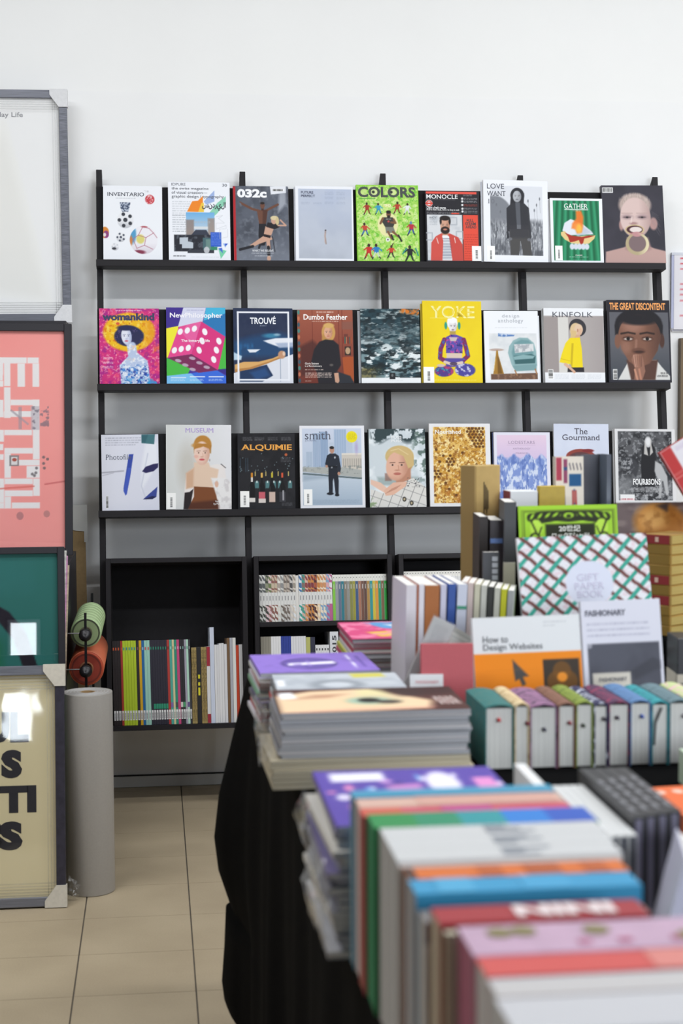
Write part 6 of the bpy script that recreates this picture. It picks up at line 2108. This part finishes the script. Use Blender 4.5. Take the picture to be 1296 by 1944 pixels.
# tilted sleeved booklet
def art_card(c):
    c.put(np.ones(c.X.shape), '#cfd2d2')
    c.T(20, 5, 80, 40, 8, '#a8acb0', .6)
    c.P([(30, 55), (60, 45), (75, 60), (55, 85), (30, 90)], '#d0685a', .9, 8)
    c.E(30, 94, 16, 6, '#5c8c94', .9, 6)
c = Cv(0, 0, 100, 100, 20, 60, '#cfd2d2', 9)
art_card(c)
t = thing('sleeved_booklet', 'pale sleeved booklet tilted against the upright books', 'booklet', TR(.812, -3.285, TT + .0095) @ RZ(-8) @ RY(25) @ RX(-4))
sheet(c, .040, .205, 'front_cover', t, 1, PRINT, y=-.0006)
bx('page_block', -.020, .020, 0, .007, 0, .205, PGW, t)
bx('clear_sleeve', -.0215, .0215, -.0015, .0085, -.001, .208, WR2, t)
t = thing('folded_leaflet', 'bundle of folded white leaflets between the tilted booklet and the website book', 'leaflets', TR(.868, -3.225, TT + .018) @ RZ(-12) @ RY(30))
for k in range(5):
    MB().prism([(-.03, .004 * k), (.034, .004 * k), (.034, .004 * k + .0016), (-.03, .004 * k + .0016)], 0, .150 + .004 * k).build('leaf', mat(('#d4d4d0', '#c4c6c2', '#dcdcd8', '#bcbeba', '#d0d0cc')[k], .6), t)
# red booklet with its white tag
t = thing('booklet', 'red booklet with a white tag standing left of the website book', 'booklet', TR(.893, -3.345, TT) @ RX(-8) @ RY(1.0))
bx('cover', -.046, .046, 0, .009, 0, .163, mat('#b8525a', .6, noise=.03, scale=200), t, bevel=.001)
tg = bx('paper_tag', -.066, -.008, -.0035, -.0015, .060, .110, mat('#e4e4e6', .6), t)
letter('FASHIONARY', -.056, .094, -.016, .099, -.0042, mat('#d08084', .6), tg, 'lettering', .01)
MB().prism([(-.003, -.0045), (.003, -.0045), (.003, -.0037), (-.003, -.0037)], .062, .076, TR(-.034, 0, 0)).build('print_mark', mat('#c04a4c', .6), tg)
MB().prism([(-.0065, -.0045), (.0065, -.0045), (.0065, -.0037), (-.0065, -.0037)], .062, .069, TR(-.034, 0, 0)).build('print_mark', mat('#c04a4c', .6), tg)

# -- front-facing books
def facing(name, label, M, w, h, th, rect, art, base='#ffffff', gain=1.0, n=.0022, spine='#e0e0e0', texts=(), paper=None, cat='book'):
    t = thing(name, label, cat, M)
    c = Cv(*rect, int(w / n), int(h / n), base, seed=int(w * 1e4))
    sx = w / (rect[2] - rect[0])
    sy = h / (rect[3] - rect[1])
    art(c)
    sheet(c, w, h, 'front_cover', t, gain, PRINT, y=-.0006)
    bx('page_block', -w / 2 + .0014, w / 2 - .002, .0005, th - .001, .002, h - .002, paper or pages(axis=1), t)
    bx('spine', -w / 2, -w / 2 + .0012, -.0003, th, 0, h, mat(spine, .5), t)
    bx('back_cover', -w / 2 + .0012, w / 2, th - .001, th, 0, h, mat(spine, .5), t)
    bx('board', -w / 2 + .0012, w / 2, -.0004, .0004, 0, h, mat(spine, .5), t)
    for s_, x0, y0, x1, y1, col, b in texts:
        letter(s_, (x0 - rect[0]) * sx - w / 2, h - (y1 - rect[1]) * sy, (x1 - rect[0]) * sx - w / 2, h - (y0 - rect[1]) * sy, -.0014, mat(col, .5), t, 'lettering', b)
    return t
def art_web(c):
    c.put(np.ones(c.X.shape), '#e2e4e6')
    c.R(30, 1157, 700, 1700, '#f08a10')
    c.P([(262, 1190), (354, 1288), (318, 1290), (334, 1330), (312, 1340), (296, 1300), (272, 1312)], '#4a4846')
    c.R(433, 1199, 640, 1385, '#3a3026')
    for x, y in ((540, 1268), (505, 1322), (575, 1322)):
        c.E(x, y, 52, 56, '#7c5018', .75)
    c.E(540, 1298, 28, 26, '#f0962c')
    c.T(450, 990, 580, 1000, 1, '#a8aab0', .7)
    c.T(450, 1008, 515, 1018, 1, '#a8aab0', .6)
    c.T(110, 1245, 420, 1250, 1, '#d87c14', .5)
    c.R(433, 1385, 640, 1400, '#f08a10')
facing('website_book', 'white and orange book about designing websites, with an arrow pointer', TR(1.047, -3.325, TT + .0018) @ RX(-11) @ RY(-1.0), .193, .203, .018, (50, 958, 655, 1590), art_web, gain=1.0, spine='#e2e2e2',
       texts=[('How to', 104, 1060, 245, 1098, '#55575c', .008), ('Design Websites', 104, 1105, 438, 1148, '#55575c', .008)])
def art_fash(c):
    c.put(np.ones(c.X.shape), '#dcdce8')
    c.R(698, 1095, 1102, 1700, '#4c4d58')
    c.N(140, .5, .7, '#585a66', .6, mask=c.Rm(700, 1100, 1100, 1700))
    c.E(710, 1105, 14, 14, '#dcdce8', .5)
    c.R(718, 1255, 930, 1400, '#d6d0c4')
    c.P([(930, 1250), (1060, 1180), (1102, 1200), (1102, 1240), (950, 1300)], '#3a3b44', .7, 20)
    c.L([(832, 1345), (832, 1380)], 10, '#3a3a44')
    c.E(832, 1350, 6, 8, '#3a3a44')
    c.L([(820, 1378), (846, 1378)], 8, '#3a3a44')
    for y in (980, 1012, 1042):
        c.T(700, y, 1050, y + 18, 1, '#a0a0b4', .75)
facing('sketchbook', 'white packaged sketchbook with a dark cover window, right of the website book', TR(1.238, -3.26, TT + .0018) @ RX(-9) @ RY(-1.2), .148, .220, .014, (672, 860, 1118, 1525), art_fash, spine='#dcdce6',
       texts=[('FASHIONARY', 694, 910, 922, 943, '#5c5c6c', .035), ('FASHIONARY', 752, 1280, 908, 1302, '#55555f', .02)], cat='sketchbook')
def art_lat(c):
    c.put(np.ones(c.X.shape), '#dedfe4')
    p = 103.0
    a = (c.X - 1.20 * c.Y) % p
    b = (c.X + 0.98 * c.Y) % p
    c.N(14, .55, .64, '#d8a0ac', .35)
    ta = np.clip(1 - (np.abs(a - 52) - 15) / 3, 0, 1)
    tb = np.clip(1 - (np.abs(b - 52) - 14) / 3, 0, 1)
    c.put(tb, '#3a9e8c')
    over = ((np.floor((c.X - 1.20 * c.Y) / p) + np.floor((c.X + .98 * c.Y) / p)) % 2 == 0)
    c.put(ta, '#6c3c38')
    c.put(tb * over * (ta > 0), '#3a9e8c')
    c.E(722, 775, 138, 130, '#d2d5e4')
facing('gift_paper_book', 'gift paper book with a woven green and brown lattice cover', TR(1.229, -3.085, TT + .0034) @ RX(-13) @ RY(-1.4), .259, .326, .012, (325, 500, 1075, 1445), art_lat, spine='#d8d8dc', n=.0026,
       texts=[('GIFT', 652, 718, 778, 758, '#c6c2d6', 0), ('PAPER', 636, 768, 806, 806, '#c6c2d6', 0), ('BOOK', 648, 814, 796, 852, '#c6c2d6', 0)])

# -- black risers at the back of the table
RZ1 = .962
o = bx('display_riser', 1.045, 1.615, -2.905, -2.56, TT, RZ1, CLOTH, None, bevel=.004)
tag(o, 'low black riser block at the back of the table under the green book', 'riser')
o = bx('display_riser', 1.156, 1.43, -2.668, -2.562, RZ1 + .0006, 1.208, CLOTH, None, bevel=.004)
tag(o, 'tall black riser block carrying the yellow and white boxes', 'riser')
RT = RZ1 + .0008
def art_lime(c):
    c.put(np.ones(c.X.shape), '#9ccc34')
    D = '#22270f'
    c.P([(400, 365), (470, 345), (622, 340), (775, 345), (845, 365), (800, 420), (700, 405), (622, 412), (545, 405), (445, 420)], D, 1, 6)
    c.L([(352, 345), (352, 900), (888, 900), (888, 345), (352, 345)], 9, '#7c9c2c')
    c.L([(365, 352), (365, 890), (878, 890), (878, 352), (365, 352)], 4, D, .8)
    for s_ in (-1, 1):
        for k in range(5):
            x = 622 + s_ * (40 + 45 * k)
            c.E(x, 372 + 3 * k, 32 - 2 * k, 15 + 2 * k, D, 1, rot=s_ * (25 + 8 * k))
            c.E(x - s_ * 8, 366 + 3 * k, 20, 7, '#9ccc34', 1, rot=s_ * (25 + 8 * k))
        c.E(622 + s_ * 190, 445, 36, 50, '#b4dc4c')
        c.L([(622 + s_ * 220, 400), (622 + s_ * 190, 470), (622 + s_ * 200, 560)], 10, D)
        c.L([(622 + s_ * 160, 440), (622 + s_ * 180, 490)], 8, D)
        c.E(622 + s_ * 200, 495, 30, 26, D)
        c.E(622 + s_ * 200, 495, 18, 16, '#9ccc34')
    c.E(622, 372, 46, 26, D)
    c.E(622, 374, 30, 16, '#9ccc34')
    c.E(622, 378, 14, 10, D)
    c.R(484, 422, 772, 760, D)
facing('rock_book', 'lime green book with black scrollwork, behind the lattice book', TR(1.2455, -2.862, RT) @ RX(-9) @ RY(-.4), .210, .272, .022, (330, 316, 905, 1060), art_lime, spine='#2c2f34', n=.0024,
       texts=[('20\u4e16\u7d00', 562, 430, 686, 466, '#dfe0d8', .02), ('\u30ed\u30c3\u30afT\u30b7\u30e3\u30c4', 520, 472, 736, 506, '#dfe0d8', .02)])
up('dark grey hardback standing just behind the lime green book, spine out', 1.1180, -2.83, .024, .277, .14, '#4a4c50', .6, yaw=-8, z=RT)
up('cream book standing in front of the dark grey hardback', 1.0935, -2.930, .023, .262, .010, '#c9c6b4', .6, yaw=-4)
def art_dog(c):
    c.put(np.ones(c.X.shape), '#6a5c5c')
    c.N(60, .4, .7, '#54484a', .9, sy=14)
    c.N(30, .55, .7, '#8a7c78', .7, sy=8)
    c.E(52, 24, 30, 24, '#b8803c', 1, 8)
    c.E(66, 30, 24, 22, '#a87034', 1, 8)
    c.E(48, 20, 16, 12, '#d0a05c', .9, 10)
    c.N(8, .5, .7, '#8c5a24', .6, mask=c.Em(54, 24, 32, 24, 10))
    c.P([(50, 4), (66, 0), (64, 12)], '#3a3438', .9, 4)
facing('dog_book', 'grey-brown book with a golden dog on the cover, right of the lime green book', TR(1.4625, -2.752, RT) @ RX(-5), .175, .268, .020, (0, 0, 100, 150), art_dog, spine='#5c3c44', n=.003)
# dark spines and carton at the riser's left end
up('black book with a small blue emblem, beside the kraft carton', 1.0965, -2.80, .026, .238, .145, '#38343a', 0.5, yaw=-6, z=RT, bands=[(.19, .2, mat('#6c8cc8', .5), 'spine_mark')])
up('brown-black book between the carton and the emblem book', 1.0715, -2.79, .018, .245, .14, '#2c2524', 0.5, yaw=-6, z=RT)
o = up('slate grey slipcase with white sideways lettering, left of the black books', 1.0600, -2.925, .032, .283, .018, '#4a4c52', 0, yaw=-6)
for k in range(5):
    bx('spine_print', .002, .013, -.0012, -.0002, .215 + k * .0125, .224 + k * .0125, mat('#b4b8c0', .5), o)
KR = mat('#b0945c', .8, noise=.05, scale=60)
t = thing('kraft_carton', 'tall kraft cardboard carton with a printed mark, at the left of the back display', 'carton', TR(1.128, -2.60, RT) @ RZ(30))
bx('carton_body', -.052, .020, -.012, .034, 0, .346, KR, t, bevel=.0015)
bx('side_flap', -.056, -.053, -.012, .034, .08, .345, mat('#9c8250', .8), t)
for k in range(4):
    bx('printed_mark', -.030 + k * .004, -.028 + k * .004, -.0132, -.0122, .24 + .01 * (k % 2), .31 - .006 * k, mat('#4c402c', .7), t)
# things on the tall riser
R2 = 1.209
o = bx('card_box', 1.1585, 1.219, -2.665, -2.60, R2, R2 + .045, mat('#d8dadc', .5), None, bevel=.001)
tag(o, 'small white box with a dark red end on the tall riser', 'box')
bx('end_band', 1.1575, 1.1584, -2.665, -2.60, R2, R2 + .044, mat('#7c2c44', .5), o)
o = bx('card_box', 1.2225, 1.280, -2.665, -2.642, R2, R2 + .055, mat('#b89c2c', .5, noise=.05, scale=90), None, bevel=.001)
tag(o, 'small mustard yellow box on the tall riser', 'box')
def art_pat(c):
    c.put(np.ones(c.X.shape), '#dcd4c8')
    c.R(2, 2, 22, 45, '#a83c50')
    c.R(28, 5, 42, 50, '#8c4464')
    c.R(28, 20, 42, 26, '#2c4c7c')
    c.R(48, 33, 92, 56, '#1c5484')
    for x in (50, 62, 75, 88):
        c.L([(x, 14), (x + 4, 24)], 4, '#55505c')
    for x, y in ((6, 62), (18, 60), (30, 66), (60, 66), (66, 64), (72, 66)):
        c.L([(x, y), (x + 1, y + 24)], 6, '#2c4474' if x % 4 else '#a8484c')
    c.E(66, 76, 8, 12, '#b0605c')
facing('pattern_card', 'white card box with red and blue squares on the tall riser', TR(1.299, -2.634, R2 + .001) @ RX(-3) @ RZ(4), .064, .117, .018, (0, 0, 100, 100), art_pat, spine='#d0c8bc', n=.0015, cat='card box')
o = book('slipcase', 'glossy dark grey slipcase behind the patterned card box', 'slipcase', TR(1.353, -2.604, R2) @ RZ(12), .044, .121, .03, mat('#5c5e66', .25), pages('#74767c', axis=0), c=.002)
o = book('slipcase', 'thin steel-blue slipcase at the right end of the tall riser', 'slipcase', TR(1.3835, -2.645, R2) @ RZ(4), .010, .122, .06, mat('#5c6674', .3), None, c=.001)
# gold and red boxed paperbacks in a column
for k in range(10):
    red = k in (9, 5, 3)
    h = .0205
    rr = random.Random(k)
    t = thing('boxed_paperback', ('red-labelled' if red else 'plain gold') + ' boxed paperback in the column at the right, ' + ORD[k] + ' from below', 'book', TR(1.443, -2.888, RT + k * (h + .0004)) @ RZ(38 + rr.uniform(-2, 2)), 'column of gold boxed paperbacks')
    bx('cover', 0, .100, 0, .068, 0, h, mat('#a8823c' if not red else '#a07c3c', .5, noise=.08, scale=80), t, bevel=.0008)
    bx('cover_label', -.0008, -.0001, .004, .067, .001, h - .001, mat('#8c2c34' if red else '#8a6c34', .5), t)
    bx('page_block', .002, .098, -.0008, -.0001, .002, h - .002, pages('#b8a05c', axis=2), t)
    if red:
        bx('print_mark', -.0014, -.0009, .03, .038, .005, .015, mat('#d8b8a8', .5), t)
# tilted red and white book propped at the right
def art_tilt(c):
    c.put(np.ones(c.X.shape), '#e0dce2')
    c.T(22, 4, 96, 12, 2, '#b8a4c4', .7)
    c.R(0, 0, 17, 100, '#b83434')
    c.R(0, 40, 17, 42, '#d88c84', .7)
    c.R(0, 46, 17, 48, '#d88c84', .7)
    c.E(60, 40, 12, 10, '#5c9c84', .7, 4)
    c.E(74, 55, 12, 10, '#7c6c98', .6, 4)
t = facing('tilted_book', 'white book with a red spine strip, tilted at the right edge', TR(1.588, -2.876, 1.2125) @ RY(-31) @ RX(-3), .150, .193, .016, (0, 0, 100, 140), art_tilt, spine='#b03030', n=.003)
MB().lathe([(0, 0), (.010, 0), (.010, .003), (.007, .005), (0, .005)], (-.058, -.0012, .082), (0, -1, 0), 20).build('round_sticker', mat('#e6e4e6', .5), t)
# dark boxed notebooks with cream bands
for k in range(3):
    t = thing('boxed_notebook', ['black', 'navy', 'black'][k] + ' boxed notebook with a cream paper band, ' + ['left', 'middle', 'right'][k] + ' of three at the right edge', 'notebook', TR(1.352 + k * .034, -3.20 + .01 * k, TT) @ RZ(-6), 'boxed notebooks')
    bx('cover', 0, .031, 0, .09, 0, .142 - .002 * k, mat(['#2a2a30', '#28304c', '#242428'][k], .4), t, bevel=.001)
    bx('paper_band', -.0006, .0316, -.0006, .0906, .02, .075, mat('#cfc6b4', .6), t)
    bx('band_print', .006, .018, -.0012, -.0007, .035, .06, mat('#8a8478', .6), t)

# ================================================================== cloth-bound notebooks in a row, spines up
nbx = [.904, .951, .976, 1.021, 1.050, 1.079, 1.103, 1.138, 1.173, 1.202, 1.237, 1.272]
nbc = [('#2c6a68', '#3f6c66', 'dark teal', '#b83c3c'), ('#cdb890', '#a88c60', 'cream', '#6c2430'), ('#8c6484', '#4c3850', 'mauve patterned', '#2c2c40'), ('#7c5644', '#6c4838', 'brown', '#8c3c44'), ('#7c8c34', '#5c6c24', 'olive green', '#3c4438'),
       ('#2c2c50', '#c8ccd8', 'navy speckled', '#2c2430'), ('#4c2848', '#8c3454', 'plum', '#342838'), ('#5478a4', '#4c6c94', 'denim blue', '#3450a0'), ('#2c8c94', '#1c6c78', 'turquoise', '#4a4a4c'), ('#607880', '#506870', 'grey-blue', '#7c7480'), ('#b8c48c', '#d8a8b8', 'pale green', '#7c7c5c')]
def blot(a, b):
    m_ = bpy.data.materials.new('cloth_binding')
    m_.use_nodes = True
    nt = m_.node_tree
    bs = nt.nodes['Principled BSDF']
    bs.inputs['Roughness'].default_value = 0.75
    tc = nt.nodes.new('ShaderNodeTexCoord')
    nz = nt.nodes.new('ShaderNodeTexNoise')
    nz.inputs['Scale'].default_value = 70
    rp = nt.nodes.new('ShaderNodeValToRGB')
    rp.color_ramp.elements[0].position = .52
    rp.color_ramp.elements[1].position = .62
    rp.color_ramp.elements[0].color = (*lin(a), 1)
    rp.color_ramp.elements[1].color = (*lin(b), 1)
    nt.links.new(tc.outputs['Object'], nz.inputs['Vector'])
    nt.links.new(nz.outputs['Fac'], rp.inputs['Fac'])
    nt.links.new(rp.outputs['Color'], bs.inputs['Base Color'])
    return m_
UPY = Matrix(((1, 0, 0, 0), (0, 0, 1, 0), (0, -1, 0, 0), (0, 0, 0, 1)))      # spine up, tail towards the camera
UPX = Matrix(((0, 0, 1, 0), (-1, 0, 0, 0), (0, -1, 0, 0), (0, 0, 0, 1)))     # spine up, running along X
PGN = pages('#e4e3de', axis=0, n=700)
for k in range(11):
    a, b = nbx[k], nbx[k + 1]
    h = .100 + .0015 * math.sin(k * 2.1)
    M = TR((a + b) / 2, -3.598, TT + h) @ UPY
    t = book('notebook', nbc[k][2] + ' cloth-bound notebook standing spine up in the row on the table', 'notebook', M, b - a - .0012, .155, h, blot(nbc[k][0], nbc[k][1]), PGN, c=.0022, bulge=.004, ov=.0022, group='cloth-bound notebooks in a row')
    # ribbon end on the tail of the page block
    if nbc[k][2] == 'turquoise':
        MB().tube((.002, .006, -.002), (-.008, .030, -.003), .0016, 8).tube((-.008, .030, -.003), (-.010, .066, -.002), .0016, 8).build('ribbon', mat(nbc[k][3], .6), t)
    else:
        dx = (-.002, .008, 0, .004, -.003, .004, -.004, .001, 0, .006, .002)[k]
        dy = (.018, .026, .034, .026, .032, .020, .020, .020, 0, .020, .02)[k]
        MB().lathe([(0, 0), (.0026, .001), (.003, .004), (.002, .007), (0, .008)], (dx, dy, .001), (.25, .6, -.8), 10).build('ribbon', mat(nbc[k][3], .6), t, smooth=True)

# ================================================================== the nearest rows: flat pile, then books standing spine up
def art_party(c):
    c.put(np.ones(c.X.shape), '#5a48a0')
    c.P([(8, 6), (38, 6), (38, 22), (8, 22)], '#e6e4ee', 1, 3)
    for k in range(40):
        x, y = c.rg.uniform(5, 98), c.rg.uniform(15, 98)
        c.E(x, y, c.rg.uniform(1, 4), c.rg.uniform(2, 6), c.rg.choice(['#d8a0d8', '#6c9cd8', '#e08cb8', '#e8e4f0', '#4c3c8c']), .9, 2)
    c.E(68, 30, 9, 22, '#e0dcec', 1, 3)
    c.P([(85, 22), (96, 22), (96, 50), (85, 50)], '#d88cc4', 1, 2)
    c.P([(36, 32), (55, 30), (55, 44), (36, 46)], '#d890c8', .8, 4)
    c.R(20, 46, 60, 56, '#8cc4e0', .7, 4)
z = TT
r9 = random.Random(31)
n9 = 17
for k in range(n9):
    top = k == n9 - 1
    flat_mag('violet magazine with confetti blobs topping the nearest flat pile' if top else 'sleeved magazine in the nearest flat pile, %s from below' % ORD[k], TR(.682 + (0 if top else r9.uniform(-.009, .004)), -4.285 + (0 if top else r9.uniform(-.006, .006)), z) @ RZ(0 if top else r9.uniform(-2, 2)), .212, .250, .0076, '#5a48a0' if top else r9.choice(['#b8b8bc', '#8c8c94', '#d0ccc4', '#6c6490', '#c9c9cc']), r9.choice([PGW, PGL, PGG]), 'nearest flat pile of magazines', art_party if top else None)
    z += .0081
for k, (yy, zz) in enumerate(((-4.20, .95), (-4.33, .93), (-4.39, .90), (-4.28, .89))):
    g = 7
    vs = []
    for j in range(g):
        for i in range(g):
            a, b = i / (g - 1), j / (g - 1)
            vs.append((.566 - .008 * math.sin(math.pi * b) + r9.uniform(-.004, .003), yy + (a - .5) * .10 + r9.uniform(-.004, .004), zz + (b - .5) * .05 + r9.uniform(-.004, .004)))
    o = MB().add(vs, [(j * g + i, j * g + i + 1, (j + 1) * g + i + 1, (j + 1) * g + i) for j in range(g - 1) for i in range(g - 1)]).build('plastic_sleeve', WR2)
    tag(o, 'crinkled clear sleeve edge at the nearest flat pile, %s' % ('farthest', 'upper near', 'nearest', 'lowest')[k], 'plastic sleeve', 'crinkled sleeve edges')

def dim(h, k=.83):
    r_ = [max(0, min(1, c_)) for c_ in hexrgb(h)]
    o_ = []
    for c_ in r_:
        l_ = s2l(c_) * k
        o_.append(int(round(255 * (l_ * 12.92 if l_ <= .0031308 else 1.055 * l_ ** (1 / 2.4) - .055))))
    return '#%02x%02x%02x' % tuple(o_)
def spine_up(label, x0, x1, y0, y1, ztop, col, d=None, c=.0012, bands=(), paper=None, ov=.0, bulge=0, group='books standing spine up at the near end of the table', noise=0, zb=None):
    """spine faces up between y0 (far) and y1 (near); runs from x0 to x1"""
    zb = TT if zb is None else zb
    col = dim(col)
    d = d or (ztop - zb)
    M = TR(x0, (y0 + y1) / 2, ztop) @ UPX
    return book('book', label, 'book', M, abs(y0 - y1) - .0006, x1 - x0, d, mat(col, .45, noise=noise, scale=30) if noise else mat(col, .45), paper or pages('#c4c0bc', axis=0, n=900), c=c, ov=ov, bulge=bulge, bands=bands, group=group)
def spine_text(o, s_, z0, z1, w, col, bold=.02):
    """lettering along the spine: reads left to right for the camera"""
    vs, fs = text_mesh(s_, bold)
    mn, mx = vs.min(0), vs.max(0)
    k = (vs - mn) / (mx - mn)
    vv = [(w / 2 - b * w, -.0011, z0 + a * (z1 - z0)) for a, b in k]
    me = bpy.data.meshes.new('lettering')
    me.from_pydata(vv, [], fs)
    me.materials.append(mat(col, .5))
    q = bpy.data.objects.new('lettering', me)
    COL.objects.link(q)
    q.parent = o
ZT = 1.04
o = spine_up('cyan-spined book, first of the upright row behind the pale pink one', .5885, .795, -4.4235, -4.449, ZT, '#3c9cc0', paper=pages('#8ca4b0', axis=0))
o = spine_up('peach and white spined book in the near row', .5905, .796, -4.449, -4.487, ZT - .002, '#dcb4a4', paper=pages('#d0c4c0', axis=0), bands=[(.06, .20, mat(dim('#d8a898'), .5))])
o = spine_up('magenta and red spined book in the near row', .5895, .797, -4.487, -4.519, ZT - .003, '#d8506c', paper=pages('#a85c48', axis=0), bands=[(.08, .13, mat(dim('#c84490'), .5)), (.0005, .04, mat(dim('#d85c48'), .5))])
o = spine_up('green to blue banded book in the near row', .5925, .806, -4.5195, -4.572, ZT, '#14884c', paper=pages('#1c7c4c', axis=0), bands=[(.0005, .043, mat(dim('#1c9048'), .5)), (.043, .085, mat(dim('#1c9068'), .5)), (.085, .128, mat(dim('#1c98a0'), .5)), (.128, .170, mat(dim('#1c80d8'), .5)), (.170, .2125, mat(dim('#2458c0'), .5))])
for k in range(3):
    o = spine_up('thick white volume of the three-part set in the near row, ' + ('far', 'middle', 'near')[k], .596, .799 - .003 * k, -4.5815 - k * .036, -4.6175 - k * .036, ZT + .003, '#d2d3d4', paper=pages('#b8b4b0', axis=0))
    for j in range(3):
        bx('spine_print', -.012 + j * .009, -.007 + j * .009, -.0008, -.0002, .095, .115 + .012 * ((j + k) % 3), mat('#8c9098', .6), o)
o = spine_up('cream-edged thin book behind the orange one in the near row', .597, .790, -4.690, -4.6985, ZT, '#c8b8b0')
o = spine_up('orange-spined book with brown patches in the near row', .6005, .786, -4.6995, -4.7315, ZT, '#e0701c', bands=[(.0005, .006, mat(dim('#2a2020'), .5)), (.06, .08, mat(dim('#c05c1c'), .5)), (.10, .13, mat(dim('#b8581c'), .5)), (.15, .17, mat(dim('#c05c1c'), .5))])
o = spine_up('sky-blue-spined book in the near row', .598, .784, -4.733, -4.772, ZT, '#2c9ccc', paper=pages('#98908c', axis=0), bands=[(.02, .05, mat(dim('#4cacd8'), .5)), (.09, .13, mat(dim('#40a4d4'), .5))])
o = spine_up('grey-edged book standing low behind the red lettered one', .599, .780, -4.776, -4.806, ZT - .012, '#8c8684')
o = spine_up('small pale book end beside the red lettered one', .5995, .640, -4.8065, -4.8095, ZT - .03, '#d4ccc4')
o = spine_up('red book with large white lettering in the near row', .603, .766, -4.810, -4.848, ZT + .001, '#a82430', paper=pages('#bcae94', axis=0), bands=[])
spine_text(o, 'NINI', .062, .140, .026, '#e2d4d4', .05)
o = spine_up('cream book wedged behind the lilac one in the near row', .606, .720, -4.849, -4.859, ZT - .004, '#d4cdb8', paper=pages('#b8a87c', axis=0))
o = spine_up('broad lilac-pink book with olive floral prints in the near row', .614, .835, -4.860, -4.923, ZT + .002, '#c9a8c0', paper=pages('#a4586c', axis=0), noise=.1)
for z_, x_ in ((.028, -.012), (.046, -.014), (.100, -.010), (.165, .010), (.19, -.01)):
    MB().lathe([(0, 0), (.010, 0), (.010, .0005), (0, .0005)], (x_, -.0006, z_), (0, -1, 0), 14).build('printed_flower', mat('#7c7448', .6), o)
for z_ in (.08, .11, .15):
    bx('printed_mark', .010, .018, -.0009, -.0003, z_, z_ + .010, mat('#a85c78', .6), o)
o = spine_up('coral-red-spined book in the near row', .615, .840, -4.924, -4.962, ZT + .001, '#d85450', bands=[(.12, .22, mat(dim('#e08880'), .5))])
o = spine_up('thin slate-blue book in front of the coral one', .617, .838, -4.9625, -4.9665, ZT, '#7c7c98')
o = spine_up('white book with a dark red edge in the near row', .614, .835, -4.967, -5.000, ZT + .001, '#cbc8c8')
o = spine_up('thin dark red book before the nearest white one', .613, .835, -5.0005, -5.0045, ZT, '#9c2434')
o = spine_up('nearest white book at the bottom edge of the picture', .611, .840, -5.005, -5.062, ZT + .002, '#cfcfd3')
o = spine_up('pale grey book at the camera end of the row', .611, .830, -5.063, -5.10, ZT, '#cfcfd2')

# ================================================================== right of the near row: slim books running away from the camera
def spine_up_y(label, x, w, y0, y1, ztop, col, paper=None, c=.0012, group='slim books running away from the camera', rz=0.0, tilt=0.0):
    M = TR(x, y1, ztop) @ RZ(rz) @ RY(tilt) @ UPY
    return book('book', label, 'book', M, w, y0 - y1, ztop - TT, mat(col, .4), paper or pages('#b4b4bc', axis=0), c=c, group=group)
spine_up_y('long slim white book rising above the violet pile', .8280, .013, -4.13, -4.45, .995, '#e0e0e0', rz=-1)
for k in range(4):
    spine_up_y('white-topped slim book with dark ends, %s of four from the left' % ORD[k], .8475 + k * .0094, .0084, -4.235, -4.455, .992, '#cfd0d0', paper=pages('#3a3f4e', axis=0), rz=-1, group='four white-topped slim books')
for k in range(4):
    o = spine_up_y('black slim box with grey print, %s of four from the left' % ORD[k], .8915 + k * .0148, .0138, -4.20, -4.425 + .006 * k, 1.003, '#2c2c2f', paper=pages('#8a869c', axis=0), rz=-1, c=.003, group='four black slim boxes')
    for q in range(5):
        bx('spine_print', -.003, .003, -.0009, -.0002, .02 + q * .03, .04 + q * .03, mat('#77777c', .5), o)
def art_or(c):
    c.put(np.ones(c.X.shape), '#d86a3c')
    for x in (12, 26, 40, 54):
        c.E(x, 14, 4, 5, '#e8ccc0', .9, 2)
flat_mag('orange magazine lying flat at the right edge', TR(1.160, -3.99, TT) @ RZ(6), .19, .21, .038, '#d86a3c', PGW, 'flat magazines at the right edge', art_or)
flat_mag('pale green magazine lying flat behind the orange one', TR(1.275, -3.79, TT) @ RZ(-4), .20, .15, .05, '#b8c8b0', PGL, 'flat magazines at the right edge')
for k in range(4):
    col = ['#c8c8dc', '#24263a', '#9a9a94', '#28282c'][k]
    nm = ['lilac white', 'navy', 'stone grey', 'black'][k]
    M = TR(.868 + k * .0175, -4.56 - .0044 * k, TT + .004) @ RZ(-14) @ RY(14)
    book('book', nm + ' hardback leaning at the lower right edge', 'book', M, .015, .134 + .004 * (k % 2), .11, mat(col, .45), None, c=.002, ov=.003, group='leaning hardbacks at the lower right')
